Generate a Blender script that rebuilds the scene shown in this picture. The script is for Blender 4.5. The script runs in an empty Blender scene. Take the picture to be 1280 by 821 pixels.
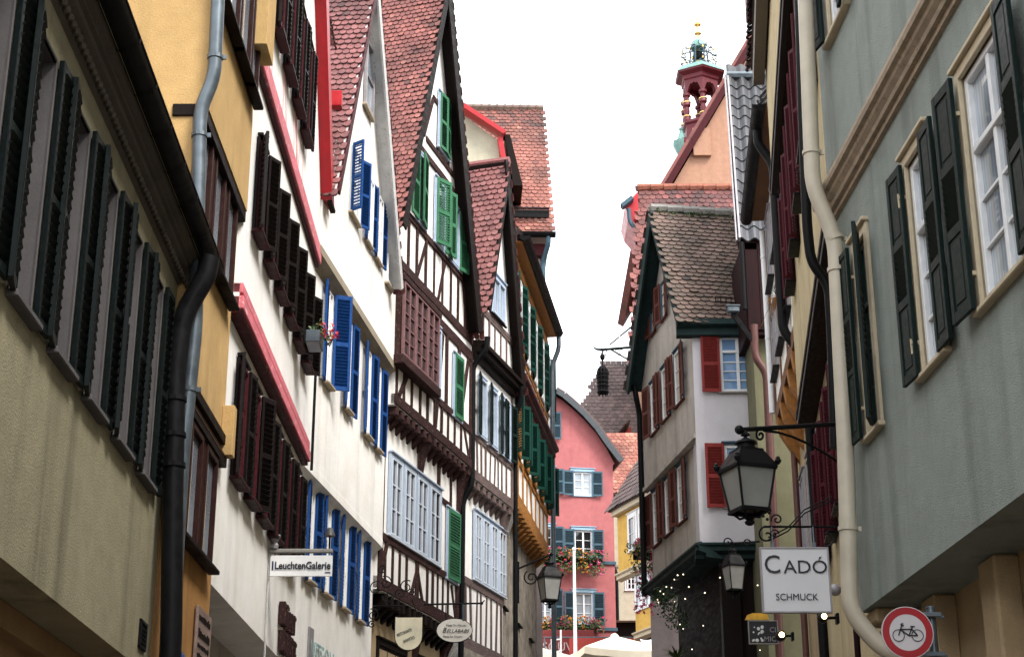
import bpy, math, random
from mathutils import Vector, Matrix
from mathutils.geometry import tessellate_polygon
R = math.radians
rnd = random.Random(7)
scn = bpy.context.scene
COL = scn.collection

# ------------------------------------------------------------------ camera
F, CX, CY, PITCH, EYE = 2050.0, 640.0, 410.5, R(20), Vector((0, 0, 1.6))
cam_d = bpy.data.cameras.new('street_camera'); cam = bpy.data.objects.new('street_camera', cam_d)
COL.objects.link(cam); scn.camera = cam
cam.location = EYE; cam.rotation_euler = (R(90) + PITCH, 0, 0)
cam_d.sensor_width = 36; cam_d.lens = 36 * F / 1280; cam_d.clip_end = 3000; cam_d.clip_start = 0.05

def ray(px, py):
    x = (px - CX) / F; y = (CY - py) / F
    return Vector((x, math.cos(PITCH) - y * math.sin(PITCH), math.sin(PITCH) + y * math.cos(PITCH)))
def at_y(px, py, Y):                         # survey: point of a sight line at a known distance Y
    r = ray(px, py); return EYE + r * (Y / r.y)
def ground(y):                               # the lane climbs towards the square
    pts = [(-400, 0), (0, 0), (10, .75), (20, 2.1), (35, 4.6), (50, 7.2), (58, 8.4), (64, 8.7), (3000, 8.7)]
    for (a, za), (b, zb) in zip(pts, pts[1:]):
        if y <= b: return za + (zb - za) * (y - a) / (b - a)
    return 8.7

class Fac:
    """a vertical plane: u along it (rightwards seen from outside), o outwards, z up"""
    def __init__(s, x, y, ang):
        s.x, s.y, s.ang = x, y, ang
        a = R(ang); s.d = Vector((math.cos(a), math.sin(a), 0)); s.n = Vector((math.sin(a), -math.cos(a), 0))
        s.O = Vector((x, y, 0)); s.M = Matrix.Translation(s.O) @ Matrix.Rotation(a, 4, 'Z')
    def hit(s, px, py, o=0.0):
        r = ray(px, py); t = (o - (EYE - s.O).dot(s.n)) / r.dot(s.n)
        P = EYE + r * t
        return (P - s.O).dot(s.d), P.z
    def u(s, px, z, o=0.0):                  # u of the point at height z seen at px
        k = (px - CX) / F
        A = s.O + s.n * o
        # X = k*(Y cos + (z-h) sin)
        zz = z - EYE.z
        num = k * (A.y * math.cos(PITCH) + zz * math.sin(PITCH)) - A.x
        return num / (s.d.x - k * s.d.y * math.cos(PITCH))
    def z(s, u, py, o=0.0):                  # height at u seen at py
        P = s.O + s.n * o + s.d * u; q = (CY - py) / F
        c, n = math.cos(PITCH), math.sin(PITCH)
        # q = (-Y n + zz c)/(Y c + zz n)
        zz = P.y * (q * c + n) / (c - q * n)
        return zz + EYE.z
    def pt(s, u, o, z): return s.O + s.d * u + s.n * o + Vector((0, 0, z))

def left(x, y, th): return Fac(x, y, 90 - th)
def right(x, y, th): return Fac(x, y, -90 - th)

# ------------------------------------------------------------------ meshes
class MB:
    def __init__(s): s.v = []; s.f = []; s.m = []; s.a = []; s.mi = 0; s.val = 0.5
    def vt(s, p): s.v.append(tuple(p)); return len(s.v) - 1
    def face(s, idx, mi=None): s.f.append(tuple(idx)); s.m.append(s.mi if mi is None else mi); s.a.append(s.val)
    def poly(s, pts, mi=None): s.face([s.vt(p) for p in pts], mi)
    def box(s, x0, x1, y0, y1, z0, z1, T=None):
        P = [(x, y, z) for z in (z0, z1) for x, y in ((x0, y0), (x1, y0), (x1, y1), (x0, y1))]
        if T is not None: P = [T @ Vector(p) for p in P]
        i = [s.vt(p) for p in P]
        for q in ((3, 2, 1, 0), (4, 5, 6, 7), (0, 1, 5, 4), (1, 2, 6, 5), (2, 3, 7, 6), (3, 0, 4, 7)): s.face([i[k] for k in q])
        return s
    def bev(s, x0, x1, y0, y1, z0, z1, b=.006, T=None):
        """box with chamfered edges"""
        b = min(b, (x1 - x0) * .3, (y1 - y0) * .3, (z1 - z0) * .3)
        X = (x0, x1); Y = (y0, y1); Z = (z0, z1); sg = (1, -1)
        ix = {}
        for i in (0, 1):
            for j in (0, 1):
                for k in (0, 1):
                    for ax, p in ((0, (X[i], Y[j] + sg[j] * b, Z[k] + sg[k] * b)), (1, (X[i] + sg[i] * b, Y[j], Z[k] + sg[k] * b)), (2, (X[i] + sg[i] * b, Y[j] + sg[j] * b, Z[k]))):
                        p = Vector(p)
                        ix[i, j, k, ax] = s.vt(T @ p if T is not None else p)
        q = ((0, 0), (1, 0), (1, 1), (0, 1))
        s.face([ix[0, a, c, 0] for a, c in reversed(q)]); s.face([ix[1, a, c, 0] for a, c in q])
        s.face([ix[a, 0, c, 1] for a, c in q]); s.face([ix[a, 1, c, 1] for a, c in reversed(q)])
        s.face([ix[a, c, 0, 2] for a, c in reversed(q)]); s.face([ix[a, c, 1, 2] for a, c in q])
        for a in (0, 1):
            for c in (0, 1):
                s.face([ix[0, a, c, 1], ix[1, a, c, 1], ix[1, a, c, 2], ix[0, a, c, 2]])
                s.face([ix[a, 0, c, 0], ix[a, 1, c, 0], ix[a, 1, c, 2], ix[a, 0, c, 2]])
                s.face([ix[a, c, 0, 0], ix[a, c, 1, 0], ix[a, c, 1, 1], ix[a, c, 0, 1]])
                for e in (0, 1): pass
        for i in (0, 1):
            for j in (0, 1):
                for k in (0, 1): s.face([ix[i, j, k, 0], ix[i, j, k, 1], ix[i, j, k, 2]])
        return s
    def prism(s, pts, off, cap=True):
        """polygon pts (3d) extruded by vector off"""
        off = Vector(off); n = len(pts)
        a = [s.vt(p) for p in pts]; b = [s.vt(Vector(p) + off) for p in pts]
        if cap: s.face(a[::-1]); s.face(b)
        for i in range(n): j = (i + 1) % n; s.face((a[i], a[j], b[j], b[i]))
        return s
    def bar(s, p, q, w, h, up=(0, 0, 1)):
        """rectangular bar between two points; h along up-ish, w across"""
        p, q, up = Vector(p), Vector(q), Vector(up); d = (q - p).normalized()
        x = d.cross(up).normalized() * w / 2; y = x.cross(d).normalized() * h / 2
        s.prism([p - x - y, p + x - y, p + x + y, p - x + y], q - p); return s
    def tube(s, path, r, n=10, cap=True):
        path = [Vector(p) for p in path]; rs = r if isinstance(r, (list, tuple)) else [r] * len(path)
        rings = []; pn = None
        for i, p in enumerate(path):
            d = (path[min(i + 1, len(path) - 1)] - path[max(i - 1, 0)]).normalized()
            if pn is None: pn = d.orthogonal().normalized()
            pn = (pn - d * pn.dot(d)).normalized(); bn = d.cross(pn)
            rings.append([s.vt(p + (pn * math.cos(2 * math.pi * k / n) + bn * math.sin(2 * math.pi * k / n)) * rs[i]) for k in range(n)])
        for a, b in zip(rings, rings[1:]):
            for k in range(n): s.face((a[k], a[(k + 1) % n], b[(k + 1) % n], b[k]))
        if cap: s.face(rings[0][::-1]); s.face(rings[-1])
        return s
    def lathe(s, prof, c=(0, 0, 0), n=16, sq=False):
        """prof [(r,z)], about z through c"""
        c = Vector(c); rings = []
        for r_, z in prof:
            rings.append([s.vt(c + Vector((r_ * math.cos(2 * math.pi * (k + .5) / n), r_ * math.sin(2 * math.pi * (k + .5) / n), z))) for k in range(n)])
        for a, b in zip(rings, rings[1:]):
            for k in range(n): s.face((a[k], a[(k + 1) % n], b[(k + 1) % n], b[k]))
        s.face(rings[0][::-1]); s.face(rings[-1]); return s
    def ball(s, c, r, n=8, m=5, sx=1, sy=1, sz=1):
        c = Vector(c); rings = []
        for i in range(1, m):
            th = math.pi * i / m
            rings.append([s.vt(c + Vector((sx * r * math.sin(th) * math.cos(2 * math.pi * k / n), sy * r * math.sin(th) * math.sin(2 * math.pi * k / n), sz * r * math.cos(th)))) for k in range(n)])
        t = s.vt(c + Vector((0, 0, r * sz))); b = s.vt(c - Vector((0, 0, r * sz)))
        for k in range(n): s.face((t, rings[0][k], rings[0][(k + 1) % n])); s.face((b, rings[-1][(k + 1) % n], rings[-1][k]))
        for a, q in zip(rings, rings[1:]):
            for k in range(n): s.face((a[k], q[k], q[(k + 1) % n], a[(k + 1) % n]))
        return s
    def mesh(s, name, mats, smooth=False):
        me = bpy.data.meshes.new(name); me.from_pydata(s.v, [], s.f)
        mats = mats if isinstance(mats, (list, tuple)) else [mats]
        for m in mats: me.materials.append(m)
        me.polygons.foreach_set('material_index', s.m)
        if smooth: me.polygons.foreach_set('use_smooth', [True] * len(s.f))
        at = me.attributes.new('val', 'FLOAT', 'FACE'); at.data.foreach_set('value', s.a)
        me.update()
        if smooth:
            try: me.set_sharp_from_angle(angle=R(38))
            except Exception: pass
        return me

W = {}                                       # world matrices while building
def link(o, parent, M):
    COL.objects.link(o); W[o.name] = M.copy()
    if parent is not None:
        o.parent = parent; o.matrix_basis = W[parent.name].inverted() @ M
    else: o.matrix_basis = M
    return o
def fixn(o):
    return o
def part(name, mb, mats, parent, M=None, smooth=False, normals=True):
    me = mb.mesh(name, mats, smooth) if isinstance(mb, MB) else mb
    o = bpy.data.objects.new(name, me); return link(o, parent, M if M is not None else (W[parent.name] if parent else Matrix()))
def tag(o, label=None, cat=None, group=None, kind=None):
    if label: o['label'] = label
    if cat: o['category'] = cat
    if group: o['group'] = group
    if kind: o['kind'] = kind
    return o
def thing(name, M, label, cat, group=None):
    o = bpy.data.objects.new(name, None); o.empty_display_size = .3
    link(o, None, M); return tag(o, label, cat, group)
def house(name, fac, label, cat='house'):
    return thing(name, Matrix.Translation((0, 0, ground(fac.y))) @ fac.M, label, cat)
def copy_tree(src, M, label=None, parent=None):
    def rec(o, par, MM):
        c = o.copy(); link(c, par, MM)
        for ch in [x for x in COL.objects if x.parent == o and x is not c]:
            rec(ch, c, MM @ W[o.name].inverted() @ W[ch.name])
        return c
    c = rec(src, parent, M)
    if label: c['label'] = label
    return c

# ------------------------------------------------------------------ materials
def _nt(name):
    m = bpy.data.materials.new(name); m.use_nodes = True; nt = m.node_tree
    return m, nt, nt.nodes['Principled BSDF'], nt.nodes.new, nt.links.new
def _ramp(nt, stops, interp='LINEAR'):
    r = nt.nodes.new('ShaderNodeValToRGB'); e = r.color_ramp.elements; r.color_ramp.interpolation = interp
    while len(e) < len(stops): e.new(.5)
    for el, (p, c) in zip(e, stops): el.position = p; el.color = (*c, 1) if len(c) == 3 else c
    return r
def mixc(nt, a, b, fac, mode='MIX'):
    n = nt.nodes.new('ShaderNodeMix'); n.data_type = 'RGBA'; n.blend_type = mode
    L = nt.links.new
    for sock, v in ((n.inputs[6], a), (n.inputs[7], b), (n.inputs[0], fac)):
        if hasattr(v, 'is_output') or hasattr(v, 'links'): L(v, sock)
        elif isinstance(v, (int, float)): sock.default_value = v
        else: sock.default_value = (*v, 1)
    return n.outputs[2]
def stucco(name, col, dark=.72, warm=(1, 1, 1), streak=.35, bump=.35, grain=60, rough=.92, patch=.5, fine=.12):
    """lime render: blotches, vertical rain streaks, grain bump"""
    m, nt, P, N, L = _nt(name)
    tc = N('ShaderNodeTexCoord'); o = tc.outputs['Object']
    def noise(sc, det, scale3=(1, 1, 1), rg=.6):
        mp = N('ShaderNodeMapping'); L(o, mp.inputs[0]); mp.inputs['Scale'].default_value = scale3
        n = N('ShaderNodeTexNoise'); n.inputs['Scale'].default_value = sc; n.inputs['Detail'].default_value = det; n.inputs['Roughness'].default_value = rg
        L(mp.outputs[0], n.inputs[0]); return n
    n1 = noise(.9, 8); n2 = noise(1.6, 6, (1.6, 1.6, .09)); n3 = noise(grain, 3); n4 = noise(4, 8)
    dk = tuple(c * dark * w for c, w in zip(col, warm))
    r1 = _ramp(nt, [(.38, (0, 0, 0)), (.68, (1, 1, 1))]); L(n1.outputs[0], r1.inputs[0])
    r2 = _ramp(nt, [(.5, (0, 0, 0)), (.72, (1, 1, 1))]); L(n2.outputs[0], r2.inputs[0])
    def mul(x, k):
        q = N('ShaderNodeMath'); q.operation = 'MULTIPLY'; L(x, q.inputs[0]); q.inputs[1].default_value = k; return q.outputs[0]
    c = mixc(nt, col, dk, mul(r1.outputs[0], patch))
    c = mixc(nt, c, tuple(x * .45 for x in col), mul(r2.outputs[0], streak))
    r4 = _ramp(nt, [(.3, (1 - fine,) * 3), (.7, (1 + fine * .6,) * 3)]); L(n4.outputs[0], r4.inputs[0])
    c = mixc(nt, c, r4.outputs[0], 1.0, 'MULTIPLY')
    r5 = _ramp(nt, [(.3, (.9, .9, .9)), (.7, (1.06, 1.06, 1.06))]); L(n3.outputs[0], r5.inputs[0])
    c = mixc(nt, c, r5.outputs[0], 1.0, 'MULTIPLY')
    L(c, P.inputs['Base Color']); P.inputs['Roughness'].default_value = rough
    P.inputs['Specular IOR Level'].default_value = .2
    b = N('ShaderNodeBump'); b.inputs['Strength'].default_value = bump; b.inputs['Distance'].default_value = .012
    ad = N('ShaderNodeMath'); ad.operation = 'ADD'; L(n3.outputs[0], ad.inputs[0])
    L(mul(n4.outputs[0], 1.5), ad.inputs[1]); L(ad.outputs[0], b.inputs['Height']); L(b.outputs[0], P.inputs['Normal'])
    return m
def paint(name, col, rough=.45, var=.25, bump=.15, sc=14, metal=0, wear=None, spec=.4, stretch=(1, 1, 1)):
    """painted wood / metal with slight unevenness and worn specks"""
    m, nt, P, N, L = _nt(name)
    tc = N('ShaderNodeTexCoord'); mp = N('ShaderNodeMapping'); L(tc.outputs['Object'], mp.inputs[0]); mp.inputs['Scale'].default_value = stretch
    n = N('ShaderNodeTexNoise'); n.inputs['Scale'].default_value = sc; n.inputs['Detail'].default_value = 6; L(mp.outputs[0], n.inputs[0])
    r = _ramp(nt, [(.3, tuple(c * (1 - var) for c in col)), (.7, tuple(min(1, c * (1 + var * .6)) for c in col))]); L(n.outputs[0], r.inputs[0])
    c = r.outputs[0]
    if wear:
        n2 = N('ShaderNodeTexNoise'); n2.inputs['Scale'].default_value = sc * 2.5; n2.inputs['Detail'].default_value = 8; L(mp.outputs[0], n2.inputs[0])
        r2 = _ramp(nt, [(.6, (0, 0, 0)), (.68, (1, 1, 1))]); L(n2.outputs[0], r2.inputs[0]); c = mixc(nt, c, wear, r2.outputs[0])
    L(c, P.inputs['Base Color'])
    rr = _ramp(nt, [(.3, (rough * .8,) * 3), (.7, (min(1, rough * 1.25),) * 3)]); L(n.outputs[0], rr.inputs[0]); L(rr.outputs[0], P.inputs['Roughness'])
    P.inputs['Metallic'].default_value = metal; P.inputs['Specular IOR Level'].default_value = spec
    b = N('ShaderNodeBump'); b.inputs['Strength'].default_value = bump; b.inputs['Distance'].default_value = .006
    L(n.outputs[0], b.inputs['Height']); L(b.outputs[0], P.inputs['Normal'])
    return m
def tilemat(name, stops, moss=0, rough=.75, sc=1.1, dirt=.6):
    m, nt, P, N, L = _nt(name)
    at = N('ShaderNodeAttribute'); at.attribute_name = 'val'
    r = _ramp(nt, stops); L(at.outputs['Fac'], r.inputs[0])
    tc = N('ShaderNodeTexCoord')
    n = N('ShaderNodeTexNoise'); n.inputs['Scale'].default_value = sc; n.inputs['Detail'].default_value = 7; n.inputs['Roughness'].default_value = .65; L(tc.outputs['Object'], n.inputs[0])
    r2 = _ramp(nt, [(.46, (1, 1, 1)), (.7, (1 - dirt,) * 3)]); L(n.outputs[0], r2.inputs[0])
    c = mixc(nt, r.outputs[0], r2.outputs[0], 1.0, 'MULTIPLY')
    n3 = N('ShaderNodeTexNoise'); n3.inputs['Scale'].default_value = 22; n3.inputs['Detail'].default_value = 5; L(tc.outputs['Object'], n3.inputs[0])
    r3 = _ramp(nt, [(.35, (.75,) * 3), (.65, (1.15,) * 3)]); L(n3.outputs[0], r3.inputs[0])
    c = mixc(nt, c, r3.outputs[0], 1.0, 'MULTIPLY')
    if moss:
        r4 = _ramp(nt, [(.55 - moss * .1, (0, 0, 0)), (.72, (1, 1, 1))]); L(n3.outputs[0], r4.inputs[0])
        c = mixc(nt, c, (.11, .11, .05), r4.outputs[0])
    L(c, P.inputs['Base Color']); P.inputs['Roughness'].default_value = rough
    b = N('ShaderNodeBump'); b.inputs['Strength'].default_value = .3; b.inputs['Distance'].default_value = .01
    L(n3.outputs[0], b.inputs['Height']); L(b.outputs[0], P.inputs['Normal'])
    return m
def glassmat(name, col=(.02, .024, .03), rough=.06, curtain=None, spec=.7):
    m, nt, P, N, L = _nt(name)
    tc = N('ShaderNodeTexCoord')
    n = N('ShaderNodeTexNoise'); n.inputs['Scale'].default_value = 3.5; n.inputs['Detail'].default_value = 1; L(tc.outputs['Object'], n.inputs[0])
    if curtain:
        w = N('ShaderNodeTexWave'); w.inputs['Scale'].default_value = 6; w.inputs['Distortion'].default_value = 2; L(tc.outputs['Object'], w.inputs[0])
        r = _ramp(nt, [(.1, tuple(c * .8 for c in curtain)), (.8, curtain)]); L(w.outputs[0], r.inputs[0])
        n.inputs['Scale'].default_value = .9; r0 = _ramp(nt, [(.42, (0, 0, 0)), (.62, (.7, .7, .7))]); L(n.outputs[0], r0.inputs[0])
        L(mixc(nt, r.outputs[0], col, r0.outputs[0]), P.inputs['Base Color'])
    else: P.inputs['Base Color'].default_value = (*col, 1)
    P.inputs['Roughness'].default_value = rough; P.inputs['Specular IOR Level'].default_value = spec; P.inputs['Coat Weight'].default_value = .6; P.inputs['Coat Roughness'].default_value = .03
    b = N('ShaderNodeBump'); b.inputs['Strength'].default_value = .25; b.inputs['Distance'].default_value = .01
    L(n.outputs[0], b.inputs['Height']); L(b.outputs[0], P.inputs['Normal'])
    return m
def emit(name, col, s):
    m, nt, P, N, L = _nt(name)
    P.inputs['Base Color'].default_value = (*col, 1); P.inputs['Emission Color'].default_value = (*col, 1); P.inputs['Emission Strength'].default_value = s
    return m

# ------------------------------------------------------------------ building kit
def wall(fac, root, outline, o, depth, mat, holes=(), reveal=.12, name='wall', revmat=None, bottom=True, sides=True, label=None):
    """outline [(u,z)] counter-clockwise seen from outside; holes (u0,u1,z0,z1)"""
    mb = MB()
    loops = [[Vector((u, z, 0)) for u, z in outline]]
    for u0, u1, z0, z1 in holes: loops.append([Vector(p) for p in ((u0, z0, 0), (u0, z1, 0), (u1, z1, 0), (u1, z0, 0))])
    flat = [p for l in loops for p in l]
    ids = [mb.vt((p.x, -o, p.y)) for p in flat]
    for t in tessellate_polygon(loops):
        a, b, c = (flat[i] for i in t)
        if abs((b - a).cross(c - a).z) < 1e-9: continue
        t = t if (b - a).cross(c - a).z > 0 else t[::-1]
        mb.face([ids[i] for i in t])
    n = len(outline)
    if sides:
        for i in range(n):
            (u0, z0), (u1, z1) = outline[i], outline[(i + 1) % n]
            if abs(z0 - z1) < 1e-4 and u1 < u0 and z0 >= max(z for _, z in outline) - 1e-4: continue   # open top
            if not bottom and abs(z0 - z1) < 1e-4 and u1 > u0: continue
            mb.poly([(u0, -o, z0), (u0, -o + depth, z0), (u1, -o + depth, z1), (u1, -o, z1)])
    for u0, u1, z0, z1 in holes:
        q = [(u0, z0), (u1, z0), (u1, z1), (u0, z1)]
        for i in range(4):
            (a, c), (b, d) = q[i], q[(i + 1) % 4]
            mb.poly([(a, -o, c), (a, -o + reveal, c), (b, -o + reveal, d), (b, -o, d)][::-1], 1 if revmat else 0)
    w = part(name, mb, [mat] + ([revmat] if revmat else []), root, fac.M)
    if label: w['label'] = label
    return w
def rect(u0, u1, z0, z1): return [(u0, z0), (u1, z0), (u1, z1), (u0, z1)]

_sh = {}
def shutter_mesh(w, h, mat, kind='louvre', pitch=.05, t=.034, flip=1):
    key = (round(w, 2), round(h, 2), mat.name, kind, flip)
    if key in _sh: return _sh[key]
    mb = MB(); st = min(.055, w * .16)
    mb.bev(0, st, -t / 2, t / 2, 0, h, .004); mb.bev(w - st, w, -t / 2, t / 2, 0, h, .004)
    rails = [0, h - st * 1.5]
    if kind == 'louvre': rails.insert(1, h * .46)
    if kind == 'panel': rails[1:1] = [h * .42, h * .66]
    if kind == 'panel3': rails[1:1] = [h * .34, h * .62]
    for r_ in rails: mb.bev(st, w - st, -t * .45, t * .45, r_, r_ + st * 1.5, .004)
    segs = list(zip(rails, rails[1:]))
    for i, (a, b) in enumerate(segs):
        a += st * 1.5
        if kind in ('panel', 'panel3') and i != 1:
            mb.box(st, w - st, -t * .15, t * .15, a, b)
            mb.bev(st + .03, w - st - .03, -t * .36, t * .36, a + .03, b - .03, .01)
            continue
        n = max(3, int((b - a) / pitch)); p = (b - a) / n
        for k in range(n):
            z = a + (k + .5) * p
            T = Matrix.Translation((0, 0, z)) @ Matrix.Rotation(R(50) * flip, 4, 'X')
            mb.box(st, w - st, -p * .62, p * .62, -.004, .004, T)
    me = mb.mesh('shutter', mat); _sh[key] = me; return me
_wn = {}
def window(fac, root, u0, u1, z0, z1, o, M, rec=.1, fw=.05, nx=2, ny=3, casing=0, cas_mat=None, cas_out=.03, sill=True, sill_mat=None, sill_w=.07,
           hood=True, sh=None, shmat=None, kind='louvre', shw=None, shh=None, pane=None, transom=None, pitch=.05, name='window', standoff=.035):
    """frame mesh (part) > pane, sill, shutters"""
    w, h = u1 - u0, z1 - z0
    mb = MB(); d = .055
    yb = rec                                    # frame front at +rec-d..rec (inwards)
    y0, y1 = yb - d, yb
    mb.bev(0, fw, y0, y1, 0, h); mb.bev(w - fw, w, y0, y1, 0, h); mb.bev(fw, w - fw, y0, y1, 0, fw); mb.bev(fw, w - fw, y0, y1, h - fw, h)
    tz = h * transom if transom else None
    if tz: mb.bev(fw, w - fw, y0 - .01, y1, tz - fw * .45, tz + fw * .45)
    nsash = nx
    for i in range(1, nsash):
        x = fw + (w - 2 * fw) * i / nsash; mb.bev(x - fw * .5, x + fw * .5, y0 + .004, y1, fw, h - fw)
    gl = .011
    spans = [(fw, (tz or h) - fw)]
    zt = (tz - fw * .45) if tz else h - fw
    for i in range(nsash):
        xa = fw + (w - 2 * fw) * i / nsash + (fw * .5 if i else 0); xb = fw + (w - 2 * fw) * (i + 1) / nsash - (fw * .5 if i < nsash - 1 else 0)
        for k in range(1, ny):
            z = fw + (zt - fw) * k / ny; mb.box(xa, xb, y0 + .018, y1 - .006, z - gl, z + gl)
    if casing:
        c = casing; y2, y3 = -cas_out, min(.02, rec)
        mi = 1 if cas_mat else 0; mb.mi = mi
        mb.bev(-c, 0, y2, y3, -c * .3, h + c); mb.bev(w, w + c, y2, y3, -c * .3, h + c); mb.bev(0, w, y2, y3, h, h + c)
        if hood: mb.bev(-c * 1.25, w + c * 1.25, y2 - .035, y3, h + c, h + c + .035)
        mb.mi = 0
    mats = [M] + ([cas_mat] if cas_mat else [])
    WM = fac.M @ Matrix.Translation((u0, -o, z0))
    f = part(name, mb, mats, root, WM)
    pb = MB(); pb.poly([(fw * .6, yb - .012, fw * .6), (w - fw * .6, yb - .012, fw * .6), (w - fw * .6, yb - .012, h - fw * .6), (fw * .6, yb - .012, h - fw * .6)])
    part('pane', pb, pane or G['glass'], f, WM)
    if sill:
        sb = MB(); c = casing
        sb.bev(-c - .03, w + c + .03, -sill_w, rec, -.045, -.003, .008)
        part('sill', sb, sill_mat or M, f, WM)
    if sh:
        shw_ = shw or w / 2; shh_ = shh or h + .04
        for side, ang in (('L', sh[0]), ('R', sh[1])):
            if ang is None: continue
            me = shutter_mesh(shw_, shh_, shmat, kind, pitch, flip=1 if side == 'L' else -1)
            c = 0
            out = -cas_out if casing else 0
            if side == 'L': T = Matrix.Translation((-c, out - standoff, -.02)) @ Matrix.Rotation(-R(ang), 4, 'Z')
            else: T = Matrix.Translation((w + c, out - standoff, -.02)) @ Matrix.Rotation(R(ang) - math.pi, 4, 'Z')
            part('shutter', me, None, f, WM @ T)
    return f

def beams(fac, root, segs, o, mat, w=.14, proud=.018, name='timber_frame', depth=.06, jit=.012):
    """timbers on the wall: (u0,z0,u1,z1[,w])"""
    mb = MB(); k = 0
    for s_ in segs:
        u0, z0, u1, z1 = s_[:4]; ww = s_[4] if len(s_) > 4 else w
        d = Vector((u1 - u0, 0, z1 - z0)); L_ = d.length
        if L_ < .02: continue
        d /= L_; nn = Vector((-d.z, 0, d.x)) * ww / 2
        k += 1; pr = proud + (k % 7) * .0023 + (.008 if abs(d.z) < .3 else 0)
        n = max(2, int(L_ / .5)); a = Vector((u0, 0, z0)); prev = None
        lft = []; rgt = []
        for i in range(n + 1):
            p = a + d * L_ * i / n; j1, j2 = rnd.uniform(-jit, jit), rnd.uniform(-jit, jit)
            lft.append(p + nn * (1 + j1 / ww)); rgt.append(p - nn * (1 + j2 / ww))
        yf, yb = -o - pr, -o + depth
        for i in range(n):
            A, B, C, D = rgt[i], rgt[i + 1], lft[i + 1], lft[i]
            q = [mb.vt((p.x, yf, p.z)) for p in (A, B, C, D)]; b = [mb.vt((p.x, yb, p.z)) for p in (A, B, C, D)]
            mb.face(q); mb.face((q[0], b[0], b[1], q[1])); mb.face((q[2], b[2], b[3], q[3]))
            if i == 0: mb.face((q[3], b[3], b[0], q[0]))
            if i == n - 1: mb.face((q[1], b[1], b[2], q[2]))
    return part(name, mb, mat, root, fac.M)

def tile_roof(root, M, P0, U, V, width, length, mats, tw=.14, ex=.16, kind='scallop', inside=None, th=.05, slab_mat=None, seed=1, darkf=None, name='roof', t=.014, slab=True, lift=.026):
    """roof slope (part): P0 eave corner, U along the eave, V up the slope (unit vectors)"""
    rr = random.Random(seed)
    U, V, P0 = Vector(U).normalized(), Vector(V).normalized(), Vector(P0)
    Nn = U.cross(V).normalized()
    if Nn.z < 0: Nn = -Nn
    mb = MB()
    nb = int(length / ex) + 1; na = int(width / tw) + 1
    def pt(a, b, n): return P0 + U * a + V * b + Nn * n
    for j in range(nb):
        b0 = j * ex - .03; off = (tw / 2 if j % 2 and kind != 'pantile' else 0) - tw / 2 * (kind != 'pantile')
        for i in range(na + 1):
            a0 = off + i * tw; ac = a0 + tw / 2
            if not (inside(ac, b0 + ex * .5) if inside else (0 <= ac <= width)): continue
            v = min(1, max(0, rr.gauss(.5, .16)))
            if rr.random() < .05: v = rr.uniform(0, 1)
            if darkf: v = min(1, max(0, v + darkf(ac, b0)))
            mb.val = v
            top = b0 + ex * 1.35; g = .004; la = rr.uniform(-.009, .009) + .012 * math.sin(a0 * 2.3 + seed)
            a1, a2 = a0 + g, a0 + tw - g
            if kind == 'scallop' or kind == 'round':
                k = 6; dep = tw * (.42 if kind == 'scallop' else .3)
                arc = [(ac - (a2 - a1) / 2 * math.cos(math.pi * q / k), b0 + dep * (1 - math.sin(math.pi * q / k)) + la) for q in range(k + 1)]
            elif kind == 'flat':
                arc = [(a1, b0 + la), (a2, b0 - la)]
            if kind == 'pantile':
                k = 6; prev = None
                for q in range(k + 1):
                    s_ = q / k; h = .045 * math.sin(s_ * math.pi * 1.9 + .2)
                    p1 = mb.vt(pt(a0 + tw * s_, b0 + la + h * .35, lift + .02 + h)); p2 = mb.vt(pt(a0 + tw * s_, top, .01 + h)); p3 = mb.vt(pt(a0 + tw * s_, b0 + la + h * .35, lift - .03 + h))
                    if prev: mb.face((prev[0], p1, p2, prev[1])); mb.face((prev[2], p3, p1, prev[0]))
                    prev = (p1, p2, p3)
                continue
            hi, lo = lift + rr.uniform(-.006, .010) + .012 * math.sin(ac * 1.7 + b0 * .9 + seed), .004 + .010 * math.sin(ac * 1.7 + b0 * .9 + seed)
            if rr.random() < .02: la -= .035; hi += .012
            up = [mb.vt(pt(a, b, hi)) for a, b in arc]
            dn = [mb.vt(pt(a, b, hi - t - .014)) for a, b in arc]
            T1, T2 = mb.vt(pt(a2, top, lo)), mb.vt(pt(a1, top, lo))
            mb.face(up + [T1, T2])
            vv = mb.val; mb.val = 0.02 if kind != 'flat' else vv * .4
            for q in range(len(arc) - 1): mb.face((up[q], dn[q], dn[q + 1], up[q + 1]))
            mb.val = vv
    o = part(name, mb, mats, root, M)
    return o
def slab(root, M, pts, thick_vec, mat, name='roof_boarding'):
    mb = MB(); mb.prism(pts, thick_vec); return part(name, mb, mat, root, M)

def pipe(root, M, path, r, mat, name='downpipe', brackets=(), n=12):
    """rounded polyline tube with ring joints"""
    P = [Vector(p) for p in path]; out = [P[0]]
    for a, b, c in zip(P, P[1:], P[2:]):
        k = min(.16, (b - a).length * .4, (c - b).length * .4)
        p0 = b + (a - b).normalized() * k; p1 = b + (c - b).normalized() * k
        for i in range(6):
            t_ = i / 5; out.append(p0 * (1 - t_) ** 2 + b * 2 * t_ * (1 - t_) + p1 * t_ ** 2)
    out.append(P[-1])
    mb = MB(); mb.tube(out, r, n)
    o = part(name, mb, mat, root, M, smooth=True)
    if brackets:
        for i, t_ in brackets:
            bb = MB(); p = P[i] * (1 - t_) + P[i + 1] * t_; d = (P[i + 1] - P[i]).normalized()
            bb.tube([p - d * .018, p + d * .018], r * 1.16, n); bb.bar(p, p + Vector((0, r + .12, 0)), .012, .02)
            bb.box(p.x + r * 1.05, p.x + r * 1.05 + .035, p.y - .01, p.y + .01, p.z - .02, p.z + .02)
            part('pipe_clip', bb, mat, o, M)
    return o
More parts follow.
